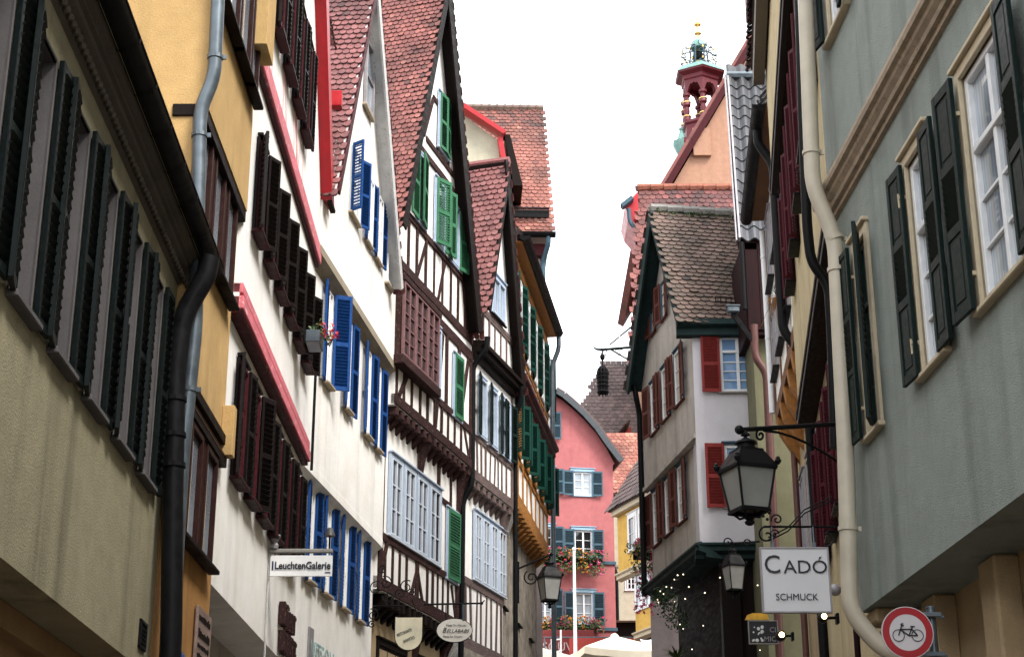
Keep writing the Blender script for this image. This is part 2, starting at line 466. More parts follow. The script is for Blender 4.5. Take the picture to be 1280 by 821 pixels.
def gutter(root, M, p, q, r, mat, name='gutter', n=9, thick=.004, clips=.6, endcaps=True):
    """half-round gutter from p to q (fac-frame points of its rim centre)"""
    p, q = Vector(p), Vector(q); d = (q - p); L_ = d.length; d /= L_
    side = d.cross(Vector((0, 0, 1))).normalized(); up = side.cross(d).normalized()
    mb = MB()
    def ring(c, rr): return [mb.vt(c + side * rr * math.cos(math.pi + math.pi * k / n) + up * rr * math.sin(math.pi + math.pi * k / n)) for k in range(n + 1)]
    a, b = ring(p, r), ring(q, r); a2, b2 = ring(p, r - thick), ring(q, r - thick)
    for k in range(n): mb.face((a[k], a[k + 1], b[k + 1], b[k])); mb.face((a2[k + 1], a2[k], b2[k], b2[k + 1]))
    if endcaps: mb.face(a[::-1]); mb.face(b)
    for s_ in (-1, 1): mb.tube([p + side * s_ * r, q + side * s_ * r], .009, 6)
    o = part(name, mb, mat, root, M, smooth=True)
    k = int(L_ / clips)
    for i in range(k + 1):
        m2 = MB(); c = p + d * L_ * (i + .5) / (k + 1)
        ra, rb = [], []
        for dd, lst in ((-.015, ra), (.015, rb)):
            for j in range(n + 1): lst.append(m2.vt(c + d * dd + side * (r + .008) * math.cos(math.pi + math.pi * j / n) + up * (r + .008) * math.sin(math.pi + math.pi * j / n)))
        for j in range(n): m2.face((ra[j], ra[j + 1], rb[j + 1], rb[j]))
        part('gutter_bracket', m2, mat, o, M)
    return o
def mould(fac, root, u0, u1, prof, mat, name='cornice', zc=0, o=0, ends=True, slope=0):
    """profile [(out, z)] swept along u"""
    mb = MB(); n = len(prof)
    a = [mb.vt((u0, -(o + x), zc + z)) for x, z in prof]; b = [mb.vt((u1, -(o + x), zc + z + slope)) for x, z in prof]
    for i in range(n - 1): mb.face((a[i], b[i], b[i + 1], a[i + 1]))
    if ends: mb.face(a); mb.face(b[::-1])
    return part(name, mb, mat, root, fac.M)
def fbox(fac, root, name, mat, u0, u1, z0, z1, o0, o1, b=.006, label=None):
    mb = MB(); mb.bev(u0, u1, -o1, -o0, z0, z1, b); p = part(name, mb, mat, root, fac.M)
    if label: p['label'] = label
    return p
G = {}
G['cream'] = stucco('cream_render', (.335, .30, .195), dark=.7, streak=.8, grain=70, bump=.5, patch=.6)
G['orange_brown'] = stucco('ochre_base_render', (.30, .19, .09), grain=50)
G['yellow'] = stucco('ochre_yellow_render', (.52, .34, .145), dark=.8, streak=.45, grain=60, bump=.35)
G['orange'] = stucco('orange_render', (.42, .215, .07), dark=.6, streak=.6, grain=60, bump=.3)
G['white'] = stucco('white_render', (.92, .91, .90), dark=.86, warm=(1, .97, .9), streak=.18, grain=60, bump=.22, fine=.05)
G['white2'] = stucco('warm_white_render', (.92, .905, .88), dark=.84, warm=(1, .95, .85), streak=.32, grain=60, bump=.25, fine=.06)
G['white3'] = stucco('infill_plaster', (.90, .885, .86), dark=.82, warm=(1, .95, .85), streak=.25, grain=50, bump=.3, fine=.07)
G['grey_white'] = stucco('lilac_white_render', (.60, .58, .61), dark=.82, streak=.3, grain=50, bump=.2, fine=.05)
G['grey_side'] = stucco('shaded_weathered_render', (.50, .46, .41), dark=.62, streak=.7, grain=50, bump=.3)  # weathering, plus the shade of the corner house's street face put into the grey
G['green'] = stucco('sage_green_render', (.285, .318, .29), dark=.82, streak=.65, grain=95, bump=.9, rough=.95, fine=.1, patch=.5)
G['pink'] = stucco('pink_render', (.42, .14, .145), dark=.8, streak=.25, grain=30, bump=.3)
G['sqyellow'] = stucco('bright_yellow_render', (.60, .37, .09), dark=.85, streak=.2, grain=30)
G['sqcream'] = stucco('pale_cream_render', (.50, .47, .36), dark=.8, streak=.3, grain=30)
G['peach'] = stucco('peach_render', (.40, .225, .155), dark=.85, streak=.2, grain=20)
G['mauve'] = stucco('mauve_grey_render', (.40, .34, .33), dark=.8, streak=.3, grain=30)
G['yel_stucco'] = stucco('combed_cream_render', (.52, .43, .26), dark=.75, streak=.5, grain=45, bump=1.1)
G['rcream'] = stucco('cream_pilaster_render', (.42, .315, .19), dark=.75, streak=.35, grain=60, bump=.3)
G['stone'] = stucco('rubble_stone', (.34, .30, .25), dark=.5, streak=.5, grain=12, bump=1.3, patch=.9, fine=.45)
G['olive'] = stucco('olive_render', (.17, .165, .10), dark=.8)
G['greyrev'] = stucco('grey_window_reveal', (.105, .098, .10), dark=.85, streak=.2, grain=60, bump=.1)
G['soffit'] = stucco('brown_cove_render', (.34, .29, .22), dark=.6, streak=0, grain=30)  # brown render of the upper cove band
G['ivory'] = paint('ivory_pipe_paint', (.52, .47, .37), .4, .12, .1, 5)
G['cornice_tan'] = paint('tan_cornice_paint', (.36, .285, .205), .7, .25, .5, 9, wear=(.24, .17, .12))
G['casing_cream'] = paint('cream_casing_paint', (.50, .42, .29), .6, .15, .2, 9)
G['grey_cornice'] = stucco('grey_brown_cornice', (.13, .11, .09), dark=.6, streak=.3, grain=40, bump=.4)
G['black'] = paint('black_metal', (.008, .008, .009), .45, .3, .15, 12, spec=.09)
G['blackgreen'] = paint('blackish_green_paint', (.006, .010, .010), .42, .3, .2, 18, spec=.09)
G['dkgreen'] = paint('dark_green_paint', (.008, .017, .015), .42, .25, .2, 18, spec=.09)
G['green_sh'] = paint('fresh_green_paint', (.045, .165, .085), .5, .22, .2, 18, spec=.09)
G['green_sh2'] = paint('deep_green_paint', (.007, .045, .033), .5, .25, .2, 18, spec=.09)
G['black_sh'] = paint('black_brown_shutter_paint', (.010, .007, .007), .45, .3, .2, 18, spec=.09)
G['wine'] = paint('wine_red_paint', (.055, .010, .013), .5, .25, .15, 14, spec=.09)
G['wine_sh'] = paint('wine_shutter_paint', (.055, .007, .013), .5, .25, .15, 14, spec=.09)
G['rust_sh'] = paint('rust_red_shutter_paint', (.22, .035, .032), .55, .2, .2, 14, spec=.09)
G['brown_sh'] = paint('red_brown_shutter_paint', (.13, .048, .038), .6, .25, .2, 14, spec=.09)
G['blue_sh'] = paint('royal_blue_paint', (.012, .06, .22), .5, .22, .2, 18, spec=.09)
G['bluegrey_sh'] = paint('slate_blue_paint', (.065, .115, .15), .55, .2, .2, 10, spec=.09)
G['pinkbeam'] = paint('pink_beam_paint', (.64, .16, .20), .6, .22, .2, 10, wear=(.8, .45, .45), stretch=(.3, 1, 1))
G['palebeam'] = paint('faded_pink_beam_paint', (.78, .50, .50), .7, .25, .2, 12, stretch=(1, 1, .4))
G['red'] = paint('bright_red_paint', (.42, .008, .016), .35, .2, .1, 6)
G['timber'] = paint('dark_oak_timber', (.040, .020, .019), .75, .45, .7, 16, wear=(.14, .085, .075), stretch=(.4, 1, .8), spec=.09)
G['timber_grey'] = paint('weathered_timber', (.115, .078, .072), .8, .4, .7, 16, wear=(.22, .17, .16), stretch=(.4, 1, .8))
G['darkwood'] = paint('very_dark_wood', (.010, .006, .005), .6, .4, .5, 14, stretch=(.3, 1, 1), spec=.09)
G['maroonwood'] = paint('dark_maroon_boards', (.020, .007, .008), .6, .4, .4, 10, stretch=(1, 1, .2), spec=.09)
G['orangewood'] = paint('orange_timber', (.34, .14, .025), .65, .35, .4, 14, wear=(.28, .10, .03), stretch=(.4, 1, .8))
G['orangedark'] = paint('brown_orange_timber', (.14, .055, .015), .65, .4, .4, 14, stretch=(.4, 1, .8))
G['greenfascia'] = paint('dark_green_fascia', (.018, .036, .036), .5, .3, .3, 8, spec=.09)
G['zinc'] = paint('blue_grey_zinc', (.11, .135, .155), .38, .25, .15, 7, metal=.5)
G['zincpale'] = paint('pale_zinc_flashing', (.30, .285, .30), .45, .2, .2, 7, metal=.2)
G['brownpipe'] = paint('brown_pipe_paint', (.10, .036, .030), .45, .25, .2, 7)
G['whitepaint'] = paint('white_frame_paint', (.74, .75, .76), .4, .08, .1, 12)
G['greypaint'] = paint('pale_verge_paint', (.52, .515, .51), .6, .12, .25, 9, wear=(.34, .32, .3))
G['palebluepaint'] = paint('pale_blue_frame_paint', (.42, .50, .62), .5, .1, .1, 12)
G['bluepaint2'] = paint('light_blue_frame_paint', (.28, .43, .56), .5, .15, .1, 12)
G['sandstone'] = paint('sandstone_sill', (.42, .34, .24), .8, .3, .4, 20, wear=(.22, .17, .12))
G['brownframe'] = paint('brown_window_paint', (.030, .012, .010), .45, .3, .2, 12, spec=.09)
G['concrete'] = paint('grey_concrete', (.25, .24, .22), .8, .25, .4, 12)
G['copper'] = paint('verdigris_copper', (.16, .31, .28), .55, .3, .3, 6, wear=(.10, .2, .18))
G['gold'] = paint('gilding', (.75, .52, .18), .35, .2, .1, 8, metal=.8)
G['maroon'] = paint('turret_maroon_paint', (.13, .016, .026), .55, .25, .2, 5)
G['glass'] = glassmat('window_glass', (.03, .036, .045))
G['glass_blue'] = glassmat('sky_painted_glass', (.17, .30, .50), .05, spec=.9)  # blue of a sky reflection put into the base colour
G['glass_pale'] = glassmat('curtained_glass', (.06, .08, .11), .08, curtain=(.42, .48, .54))
G['glass_dark'] = glassmat('dark_glass', (.012, .013, .015), .08)
G['lamp_glass'] = paint('frosted_lamp_glass', (.25, .25, .235), .5, .15, .1, 5)
G['sign_white'] = paint('sign_white', (.62, .62, .64), .45, .04, .05, 6)
G['sign_cream'] = paint('sign_cream', (.66, .61, .45), .5, .18, .1, 5)
G['sign_text'] = paint('sign_lettering', (.012, .012, .018), .5, .1, 0, 6)
G['sign_blue'] = paint('sign_dark_blue', (.01, .02, .09), .5, .1, 0, 6)
G['sign_red'] = paint('traffic_red', (.30, .004, .010), .4, .1, .05, 6)
G['sign_rim'] = paint('traffic_rim_white', (.52, .50, .52), .4, .06, .05, 6)
G['redbanner'] = paint('red_banner', (.42, .05, .04), .7, .15, .1, 3)
G['canvas'] = paint('cream_canvas', (.74, .68, .54), .85, .08, .15, 3)
G['whitecanvas'] = paint('white_blue_canvas', (.62, .67, .72), .85, .12, .3, 3)
G['leaf'] = tilemat('leaf_greens', [(0, (.02, .045, .012)), (.5, (.05, .10, .025)), (1, (.10, .16, .05))], rough=.7, dirt=.2)
G['petal'] = tilemat('petal_colours', [(0, (.42, .008, .02)), (.4, (.60, .01, .03)), (.6, (.55, .05, .20)), (1, (.70, .16, .36))], rough=.6, dirt=.1)
G['petal_red'] = tilemat('geranium_red', [(0, (.55, .004, .008)), (1, (.75, .02, .02))], rough=.6, dirt=.1)
G['petal_orange'] = tilemat('petal_orange', [(0, (.75, .18, .01)), (1, (.8, .42, .03))], rough=.6, dirt=.1)
G['tile_red'] = tilemat('red_clay_tiles', [(0, (.07, .030, .028)), (.2, (.155, .050, .044)), (.6, (.225, .072, .062)), (1, (.33, .125, .10))], sc=.9, dirt=.72)
G['tile_maroon'] = tilemat('maroon_clay_tiles', [(0, (0.060, 0.025, 0.025)), (.4, (0.170, 0.047, 0.043)), (1, (0.289, 0.102, 0.085))], sc=.7, dirt=.6)
G['tile_red2'] = tilemat('rosy_clay_tiles', [(0, (.10, .04, .042)), (.3, (.18, .060, .060)), (.75, (.235, .085, .083)), (1, (.31, .13, .12))], sc=.8, dirt=.6)
G['tile_pink'] = tilemat('rose_brown_clay_tiles', [(0, (.14, .05, .048)), (.5, (.225, .080, .077)), (1, (.30, .13, .12))], sc=.8, dirt=.5)
G['tile_orange'] = tilemat('orange_clay_tiles', [(0, (.09, .036, .030)), (.25, (.20, .062, .046)), (.7, (.275, .094, .068)), (1, (.38, .17, .12))], sc=.35, dirt=.9)
G['tile_old'] = tilemat('weathered_old_tiles', [(0, (.040, .028, .024)), (.3, (.105, .066, .055)), (.6, (.165, .098, .082)), (.85, (.21, .135, .115)), (1, (.29, .20, .17))], moss=.35, sc=1, dirt=.6)
G['tile_brown'] = tilemat('brown_grey_tiles', [(0, (0.051, 0.036, 0.034)), (.5, (0.106, 0.072, 0.068)), (1, (0.162, 0.111, 0.102))], sc=.6, dirt=.4)
G['tile_dark'] = tilemat('dark_glazed_pantiles', [(0, (.018, .019, .022)), (.5, (.036, .038, .045)), (1, (.065, .067, .078))], sc=1, dirt=.4, rough=.5)
G['bulb'] = emit('warm_bulb', (1, .86, .6), 2.2)
G['spot'] = emit('warm_spot', (1, .72, .32), 12)

G['winedark'] = paint('dark_wine_sill', (.035, .009, .011), .5, .3, .2, 12, spec=.1)
G['paleframe'] = paint('pale_blue_white_frame', (.56, .62, .70), .45, .08, .1, 12)
# ============================================================ LEFT 1: cream house, near
f1 = left(-2.72, 8.61, -1.6)
H1 = house('cream_house', f1, 'nearest house on the left, cream render with blackish green louvred shutters under a grey cornice')
_, zb = f1.hit(0, 693); _, zb2 = f1.hit(155, 821); zb = (zb + zb2) / 2
_, zs = f1.hit(0, 350)
uend = f1.u(211, f1.hit(209, 600)[1]); ust = -7.5
ua = f1.u(107, 5.0); per = .925
w0s = [ua + per * k for k in range(-6, 4)]
uw = .46
ztop = f1.z(f1.u(107, 6), 100)
ztop = zs + 1.64
zcor = 6.88
hol = [(a, a + uw, zs, ztop) for a in w0s if a + uw < uend - .27]
wall(f1, H1, rect(ust, uend, zb, zcor + .15), 0, 8, G['cream'], hol, reveal=.16, revmat=G['greyrev'])
for k, (a, b, c, d) in enumerate(hol):
    near = a > -3.2
    window(f1, H1, a, b, c, d, 0, G['greyrev'], rec=.15, nx=2, ny=3, casing=.025, cas_mat=G['greyrev'], cas_out=.006, sill_mat=G['greyrev'],
           sh=(172 - (k * 7) % 5, 178.5 - (k % 2)), shmat=G['blackgreen'], shw=.27, pane=G['glass_dark'], standoff=.026, hood=False, pitch=.062)
# moulded cornice with a bead row
mould(f1, H1, ust, uend + .02, [(0, -.02), (.03, 0), (.03, .03), (.05, .04), (.05, .07), (.09, .09), (.10, .12), (.13, .125), (.13, .15), (.17, .165), (.19, .20), (.19, .26), (0, .28)], G['grey_cornice'], zc=zcor - .15)
mb = MB()
uu = -2.5
while uu < uend:
    mb.ball((uu, -.055, zcor - .13), .028, 6, 4); uu += .085
part('bead_moulding', mb, G['grey_cornice'], H1, f1.M, smooth=True)
# gutter
ge = f1.hit(262, 322, .42); 
zg = zcor + .12
gutter(H1, f1.M, (ust, -.235, zg), (uend + .06, -.235, zg), .095, G['black'], clips=.62)
fbox(f1, H1, 'fascia', G['darkwood'], ust, uend + .02, zg - .0, zg + .12, .1, .135)
# roof
tile_roof(H1, f1.M, (ust, -.2, zg + .06), (1, 0, 0), (0, .75, .6), uend - ust + .05, 6.5, G['tile_brown'], tw=.18, ex=.17, seed=3)
wall(f1, H1, [(ust, zg - .1), (uend, zg - .1), (uend, zg)], .2, 8, G['cream'], name='eave_board', sides=False)
# downpipe
x = uend + .12
pipe(H1, f1.M, [f1.M.inverted() @ at_y(a_, b_, 12.74) for a_, b_ in ((262, 322), (258, 345), (228, 395), (219, 470), (216, 620), (214, 800))] + [f1.M.inverted() @ Vector((at_y(214, 800, 12.74).x, 12.74, .2))], .085, G['black'], brackets=((3, .2), (3, .5), (3, .75)))
# ground floor recessed
wall(f1, H1, rect(ust, uend, -.3, zb + .02), -.42, 6, G['orange_brown'])
fbox(f1, H1, 'soffit_beam', G['orange_brown'], ust, uend, zb - .16, zb - .002, -.5, -.3)
# vent grille
u0, z0 = f1.hit(173, 790); mb = MB(); u1 = f1.u(186, 4.1); zt = f1.z(u0, 772)
zbv = f1.z(u0, 808)
mb.bev(u0, u0 + .03, -.02, .01, zbv, zt); mb.bev(u1 - .03, u1, -.02, .01, zbv, zt); mb.bev(u0, u1, -.02, .01, zbv, zbv + .03); mb.bev(u0, u1, -.02, .01, zt - .03, zt)
k = zbv + .05
while k < zt - .04: mb.box(u0, u1, -.012, .0, k, k + .014); k += .034
mb.box(u0, u1, -.003, .002, zbv, zt)
part('vent_grille', mb, G['black'], H1, f1.M)

# ============================================================ LEFT 2: ochre house
YA, YB = 12.97, 15.3
f2 = left(-2.70, YA, 0.0)
H2 = house('ochre_house', f2, 'narrow ochre yellow house with dark brown window frames and a blue grey corner downpipe')
L2 = YB - YA
def u_at(f, px, py, o=0): return f.hit(px, py, o)[0]
_, zj1 = f2.hit(313, 276); _, zj2 = f2.hit(288, 571, -.07)
zj3 = 7.2
wall(f2, H2, rect(0, L2, zj1, zj1 + 3.6), 0, 7, G['yellow'])                      # top storey, its blank side wall faces the camera
wall(f2, H2, rect(.0, L2, zj2, zj1), -.10, 6.9, G['yellow'])
wall(f2, H2, rect(.0, L2, -.2, zj2), -.13, 6.8, G['orange'])
top2 = zj1 + 3.6
# jetty beams
fbox(f2, H2, 'jetty_beam', G['darkwood'], -.02, L2, zj1 - .12, zj1 - .003, -.3, -.01)
fbox(f2, H2, 'jetty_beam', G['darkwood'], .5, L2 - .02, zj2 + .0, zj2 + .1, -.1, -.05)
fbox(f2, H2, 'jetty_corbel', G['yellow'], L2 - .14, L2, zj2 - .1, zj2 + .4, -.1, .02)
def wrow(f, root, pxs, zl, zh, o, frame, pane, **kw):
    r_ = []
    for a, b in pxs:
        ua, ub = f.u(a, zl, o), f.u(b, zl, o)
        r_.append(window(f, root, ua, ub, zl, zh, o, frame, pane=pane, **kw))
    return r_
# top storey windows: sill line (276,0)->(321,125)
_, zsl = f2.hit(295, 60, .0)
for a, b in ((270, 289), (290, 305), (306, 320)):
    pass
zsl = f2.hit(283, 32)[1]
us = [f2.u(272, zsl), f2.u(291.5, zsl + .0), f2.u(305.5, zsl)]
for i, ua in enumerate(us):
    ub = (us + [L2 - .08])[i + 1] - .07
    if ub - ua > .2:
        window(f2, H2, ua, ub, zsl, zsl + 1.35, 0, G['brownframe'], rec=-.015, nx=1, ny=1, casing=.05, cas_out=.05, sill_mat=G['darkwood'], sill_w=.12, pane=G['glass_pale'], fw=.06)
# middle storey: sill line (262,335)->(300,410)
zsl = f2.hit(262, 335, -.10)[1]
mids = [(.1, .64), (.8, 1.34), (1.5, 2.04)]
for a, b in mids: window(f2, H2, a, b, zsl, zsl + 1.25, -.10, G['brownframe'], rec=-.01, nx=1, ny=1, casing=.07, cas_out=.05, sill_mat=G['darkwood'], sill_w=.12, pane=G['glass_pale'], fw=.06)
# lower storey: sill (228,680)->(270,737)
zsl = f2.hit(228, 680, -.15)[1]; zh = f2.z(f2.hit(250, 520, -.15)[0], 520, -.15) 
for a, b in ((.05, .5), (.68, 1.24), (1.42, 2.0)): window(f2, H2, a, b, zsl, zj2 - .2, -.13, G['brownframe'], rec=-.01, nx=1, ny=1, casing=.07, cas_out=.05, sill_mat=G['darkwood'], sill_w=.12, pane=G['glass_pale'], fw=.06)
mb = MB(); mb.bar((.3, .1, zj2 - .14), (L2, .1, zj2 - .14), .1, .1); part('window_head', mb, G['darkwood'], H2, f2.M)
# corner downpipe
def P2(px, py, o): u, z = f2.hit(px, py, o); return (u, -o, z)
pp = [P2(274, -60, .09), P2(268, 98, .09), P2(249, 135, .06), P2(244, 330, .06), P2(236, 500, .06), P2(229, 600, .03), P2(222, 640, .0)]
pp = [at_y(px_, py_, YA - .06) for px_, py_ in ((275, -60), (268, 96), (250, 138), (244, 411), (228, 565), (216, 760))]
pp.append(Vector((pp[-1].x, pp[-1].y, .3)))
pipe(H2, Matrix(), pp, .062, G['zinc'], brackets=((0, .85), (2, .12), (2, .7), (3, .5)))
mb = MB(); mb.tube([(.02, -.02, top2), (.02, -.02, zj1 + .1)], .012, 6); mb.tube([(.04, -.03, top2), (.04, -.03, zj1 + .1)], .009, 6); part('cable', mb, G['greypaint'], H2, f2.M)
# small oriel box at the top, far end
u0, z0 = f2.hit(336, 20, .0)
fbox(f2, H2, 'oriel', G['yellow'], L2 - .35, L2 + .12, f2.hit(320, 25, .12)[1], top2, -.1, .16)
fbox(f2, H2, 'roof', G['tile_brown'], -.1, L2, top2, top2 + .1, -7, .25)
# small dark window on the side wall
mb = MB(); 
# plaque
u0, z0 = f2.hit(243, 755, -.13); u1 = f2.u(260, z0, -.13); zlo = f2.z(u0, 835, -.13)
pq = thing('wall_plaque', f2.M @ Matrix.Translation((u0, .12, zlo)), 'dull bronze plaque with raised dark lettering on the orange wall', 'plaque')
w_, h_ = u1 - u0, z0 - zlo
mb = MB(); mb.bev(0, w_, -.03, .0, 0, h_, .01); part('board', mb, paint('bronze_plaque', (.24, .17, .15), .5, .3, .3, 9), pq)
mb = MB()
for r_, (zz, hh) in enumerate(((.78, .12), (.52, .14), (.36, .08), (.2, .08))):
    xx = .08
    while xx < .85:
        ww = rnd.uniform(.05, .11); mb.box(w_ * xx, w_ * (xx + ww), -.036, -.03, h_ * zz, h_ * (zz + hh * rnd.uniform(.6, 1))); xx += ww + .035
part('lettering', mb, G['darkwood'], pq)
# little blue house-number sign near the downpipe foot
M_ = f1.M @ Matrix.Translation((uend - .02, -.2, f1.z(uend, 815, .2) - .08))
ns = thing('number_sign', M_, 'small blue enamel number sign beside the foot of the black downpipe', 'sign')
mb = MB(); mb.bev(-.02, .14, -.012, 0, -.08, .08, .004); part('board', mb, paint('blue_enamel', (.01, .06, .30), .3, .1), ns)

# ============================================================ LEFT 3: white house with pink beams
f3 = left(-2.70, YB + .01, 0.0); f3l = left(-2.83, YB + .01, 0.4)
H3 = house('white_house', f3, 'white house with pink jetty beams, black brown louvred shutters and a bright red roof edge')
L3 = 5.78
zp2 = f3.hit(385, 575)[1]; zp1 = f3.hit(398, 335)[1]
uR = L3
apx = L3 * .5
# wall outlines
wall(f3, H3, rect(0, L3, zp1, zp1 + 3.4), 0, 7, G['white'])
zt3 = zp1 + 3.4
wall(f3, H3, rect(0, L3, zp2, zp1), -.03, 6.9, G['white'])
zg3 = f3l.hit(275, 742)[1]
wall(f3l, H3, rect(0, L3, zg3, zp2 + .01), 0, 6.9, G['white2'])
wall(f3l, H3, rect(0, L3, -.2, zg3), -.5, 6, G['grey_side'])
# pink jetty beams with mouldings
for zz, oo in ((zp1, 0), (zp2, -.03)):
    fbox(f3, H3, 'jetty_beam', G['pinkbeam'], 0, L3, zz, zz + .14, -.1, oo + .05, .01)
    fbox(f3, H3, 'jetty_beam', G['pinkbeam'], 0, L3, zz + .165, zz + .28, -.1, oo + .035, .01)
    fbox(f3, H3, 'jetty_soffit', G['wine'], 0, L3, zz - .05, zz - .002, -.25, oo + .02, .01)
# faint pink framing of the top storey
beams(f3, H3, [(.2, zp1 + .28, .2, zt3), (1.0, zp1 + .28, 1.0, zp1 + 1.0), (.45, zp1 + .28, .95, zp1 + 1.05), (1.9, zp1 + .28, 1.9, zp1 + 1.0), (2.9, zp1 + .28, 2.9, zp1 + 1.0), (3.3, zp1 + .3, 3.0, zp1 + 1.0), (3.86, zp1 + .28, 3.86, zt3), (3.4, zp1 + .28, 3.8, zp1 + 2.2), (2.3, zp1 + .28, 1.95, zp1 + 1.0)], 0, G['palebeam'], w=.05, proud=.003)
# top row: wine frames, black louvred shutters. sill line (340,58)->(385,190)
zs1 = f3.hit(347, 57)[1]
zs1t = f3.z(3.6, 53)
for k in range(4):
    a = .95 + k * .83
    window(f3, H3, a, a + .42, zs1, zs1t, 0, G['wine'], rec=-.01, nx=2, ny=3, casing=.045, cas_mat=G['black_sh'], cas_out=.04, sill_mat=G['winedark'], sill_w=.13, sh=(172, 174), shmat=G['black_sh'], shw=.2, pane=G['glass_pale'], pitch=.055)
# middle row. sill line (308,285)->(388,470)
zs2 = f3.hit(340, 355, -.03)[1]
for k in range(6):
    a = .5 + k * .85
    window(f3, H3, a, a + .4, zs2, zs2 + 1.04, -.03, G['wine'], rec=-.01, nx=2, ny=3, casing=.04, cas_mat=G['black_sh'], cas_out=.04, sill_mat=G['winedark'], sill_w=.13, sh=(160 + k * 9 % 9, 150), shmat=G['black_sh'], shw=.2, pane=G['glass_pale'], pitch=.055)
# lower row. sill line (288,592)->(346,672)
zs3 = f3l.hit(305, 622)[1]
for k in range(6):
    a = .62 + k * .85
    window(f3l, H3, a, a + .42, zs3, zs3 + 1.22, 0, G['wine'], rec=-.01, nx=2, ny=3, casing=.04, cas_mat=G['black_sh'], cas_out=.04, sill_mat=G['winedark'], sill_w=.13, sh=((170, 172, 168, 168, 170, 170)[k], (172, 150, 172, 172, 172, 172)[k]), shmat=G['black_sh'], shw=.23, pane=G['glass_pale'], pitch=.055)
# roof and red verge: from (395,0) to (420,262)
zv = f3.z(L3, 262, .3)
zva = f3.z(L3, 250, .3)
mb = MB()
for o0, o1, w_ in ((.02, .34, 0),):
    q0_, q1_ = f3.hit(418, 262, .16), f3.hit(410, -50, .16); mb.prism([(q0_[0] - .34, -.16, q0_[1]), (q0_[0], -.16, q0_[1]), (q1_[0], -.16, q1_[1]), (q1_[0] - .42, -.16, q1_[1])], (0, .2, 0))
part('verge_board', mb, G['red'], H3, f3.M)
mb = MB(); mb.bev(q0_[0] - .35, q0_[0] - .2, -.24, 0, zva + 1.5, zva + 1.75, .01); part('purlin_end', mb, G['red'], H3, f3.M)
mb = MB(); mb.bar((L3 + .0, -.13, zva - .02), (L3 + .22, -.16, zva - .09), .07, .05); part('gutter_spout', mb, G['darkwood'], H3, f3.M)
tile_roof(H3, f3.M, (0, -.1, zt3), (1, 0, 0), (0, .6, .8), L3, 6, G['tile_red'], seed=5)
# geranium box on the last middle window
def leafblob(mb, c, r, n, s, rr, colr=(0, 1)):
    for _ in range(n):
        d = Vector((rr.gauss(0, 1), rr.gauss(0, 1), rr.gauss(0, 1))).normalized() * r * rr.uniform(.35, 1)
        p = Vector(c) + d; a = Vector((rr.uniform(-1, 1), rr.uniform(-1, 1), rr.uniform(-1, 1))).normalized(); b = a.orthogonal().normalized()
        mb.val = rr.uniform(*colr); k = s * rr.uniform(.6, 1.2)
        mb.poly([p - a * k, p - b * k * .5, p + a * k, p + b * k * .5])
def flower_box(M, w, label, seed, trail=.3, petals=('petal',), h=.16, boxmat='darkwood', rad=.2, np_=90, nl=260, group=None, d=.18, s=.035):
    t = thing('flower_box', M, label, 'flower box', group or 'flower boxes hung on the house fronts')
    mb = MB(); mb.bev(-w / 2, w / 2, -d, 0, 0, h, .01); part('trough', mb, G[boxmat], t)
    rr = random.Random(seed); mb = MB()
    n = max(2, int(w / .18))
    for i in range(n):
        c = (-w / 2 + w * (i + .5) / n, -d * .6 - .03, h + .05); leafblob(mb, c, rad, int(nl / n * .65), s, rr)
        c = (-w / 2 + w * (i + .5) / n, -d - .08, h - trail * rr.uniform(.2, .9)); leafblob(mb, c, rad * .75, int(nl / n * .35), s, rr)
    part('foliage', mb, G['leaf'], t)
    for q, pm in enumerate(petals):
        mb = MB()
        lo, hi = q / len(petals), (q + 1) / len(petals)
        for i in range(np_ // len(petals) // 4):
            xx = (lo + (hi - lo) * rr.random() * 1.1 - .5) * w
            c = Vector((xx, -d * .7 + rr.uniform(-.16, .0) - .06, h + rr.uniform(-trail, rad)))
            leafblob(mb, c, .05, 7, s * .75, rr)
        part('blossoms', mb, G[pm], t)
    return t
flower_box(f3.M @ Matrix.Translation((4.15, -.12, zs2 - .02)), .42, 'zinc trough of red geraniums hung on the black shuttered white house', 3, trail=.03, petals=('petal_red',), boxmat='zinc', rad=.13, np_=60, nl=120)

# ============================================================ LEFT 4: white house with royal blue shutters
f4 = left(-2.67, 21.12, 7.6); L4 = 5.25
H4 = house('blue_shuttered_house', f4, 'tall white gabled house with royal blue louvred shutters and red tiled steep roof')
zc1 = (f4.hit(403, 325)[1] + f4.hit(492, 456)[1]) / 2
zc2 = (f4.hit(376, 578, -.14)[1] + f4.hit(475, 681, -.14)[1]) / 2
uap, zap = f4.hit(471, -28, .2)
ue_far, ze_far = f4.hit(502, 360, .2)
ue_near, ze_near = f4.hit(421, 236, .2)
print('L4', uap, zap, ue_far, ze_far, ue_near, ze_near, L4)
wh = []
def gable(f, root, L, z0, zen, zef, ua, za, o, depth, mat, holes=(), **kw):
    return wall(f, root, [(0, z0), (L, z0), (L, zef), (ua, za), (0, zen)], o, depth, mat, holes, **kw)
# make the slopes
uapw, zapw = uap, zap - .25
gable(f4, H4, L4, zc1, ze_near - .1 + (zap - ze_near) / (uap - ue_near) * (0 - ue_near), ze_far - .1, uapw, zapw, 0, 8, G['white2'])
wall(f4, H4, rect(0, L4, zc2, zc1), -.14, 7.8, G['white2'], reveal=.1)
wall(f4, H4, rect(0, L4, -.2, zc2), -.28, 7.7, G['white2'])
# rounded jetties
for zz, oo in ((zc1, 0), (zc2, -.14)):
    mould(f4, H4, 0, L4, [(-.16, -.2), (-.13, -.13), (-.07, -.05), (.006, -.003), (.006, .12), (-.02, .16)], G['soffit'] if zz == zc1 else G['white2'], name='cove_moulding', zc=zz, o=oo)
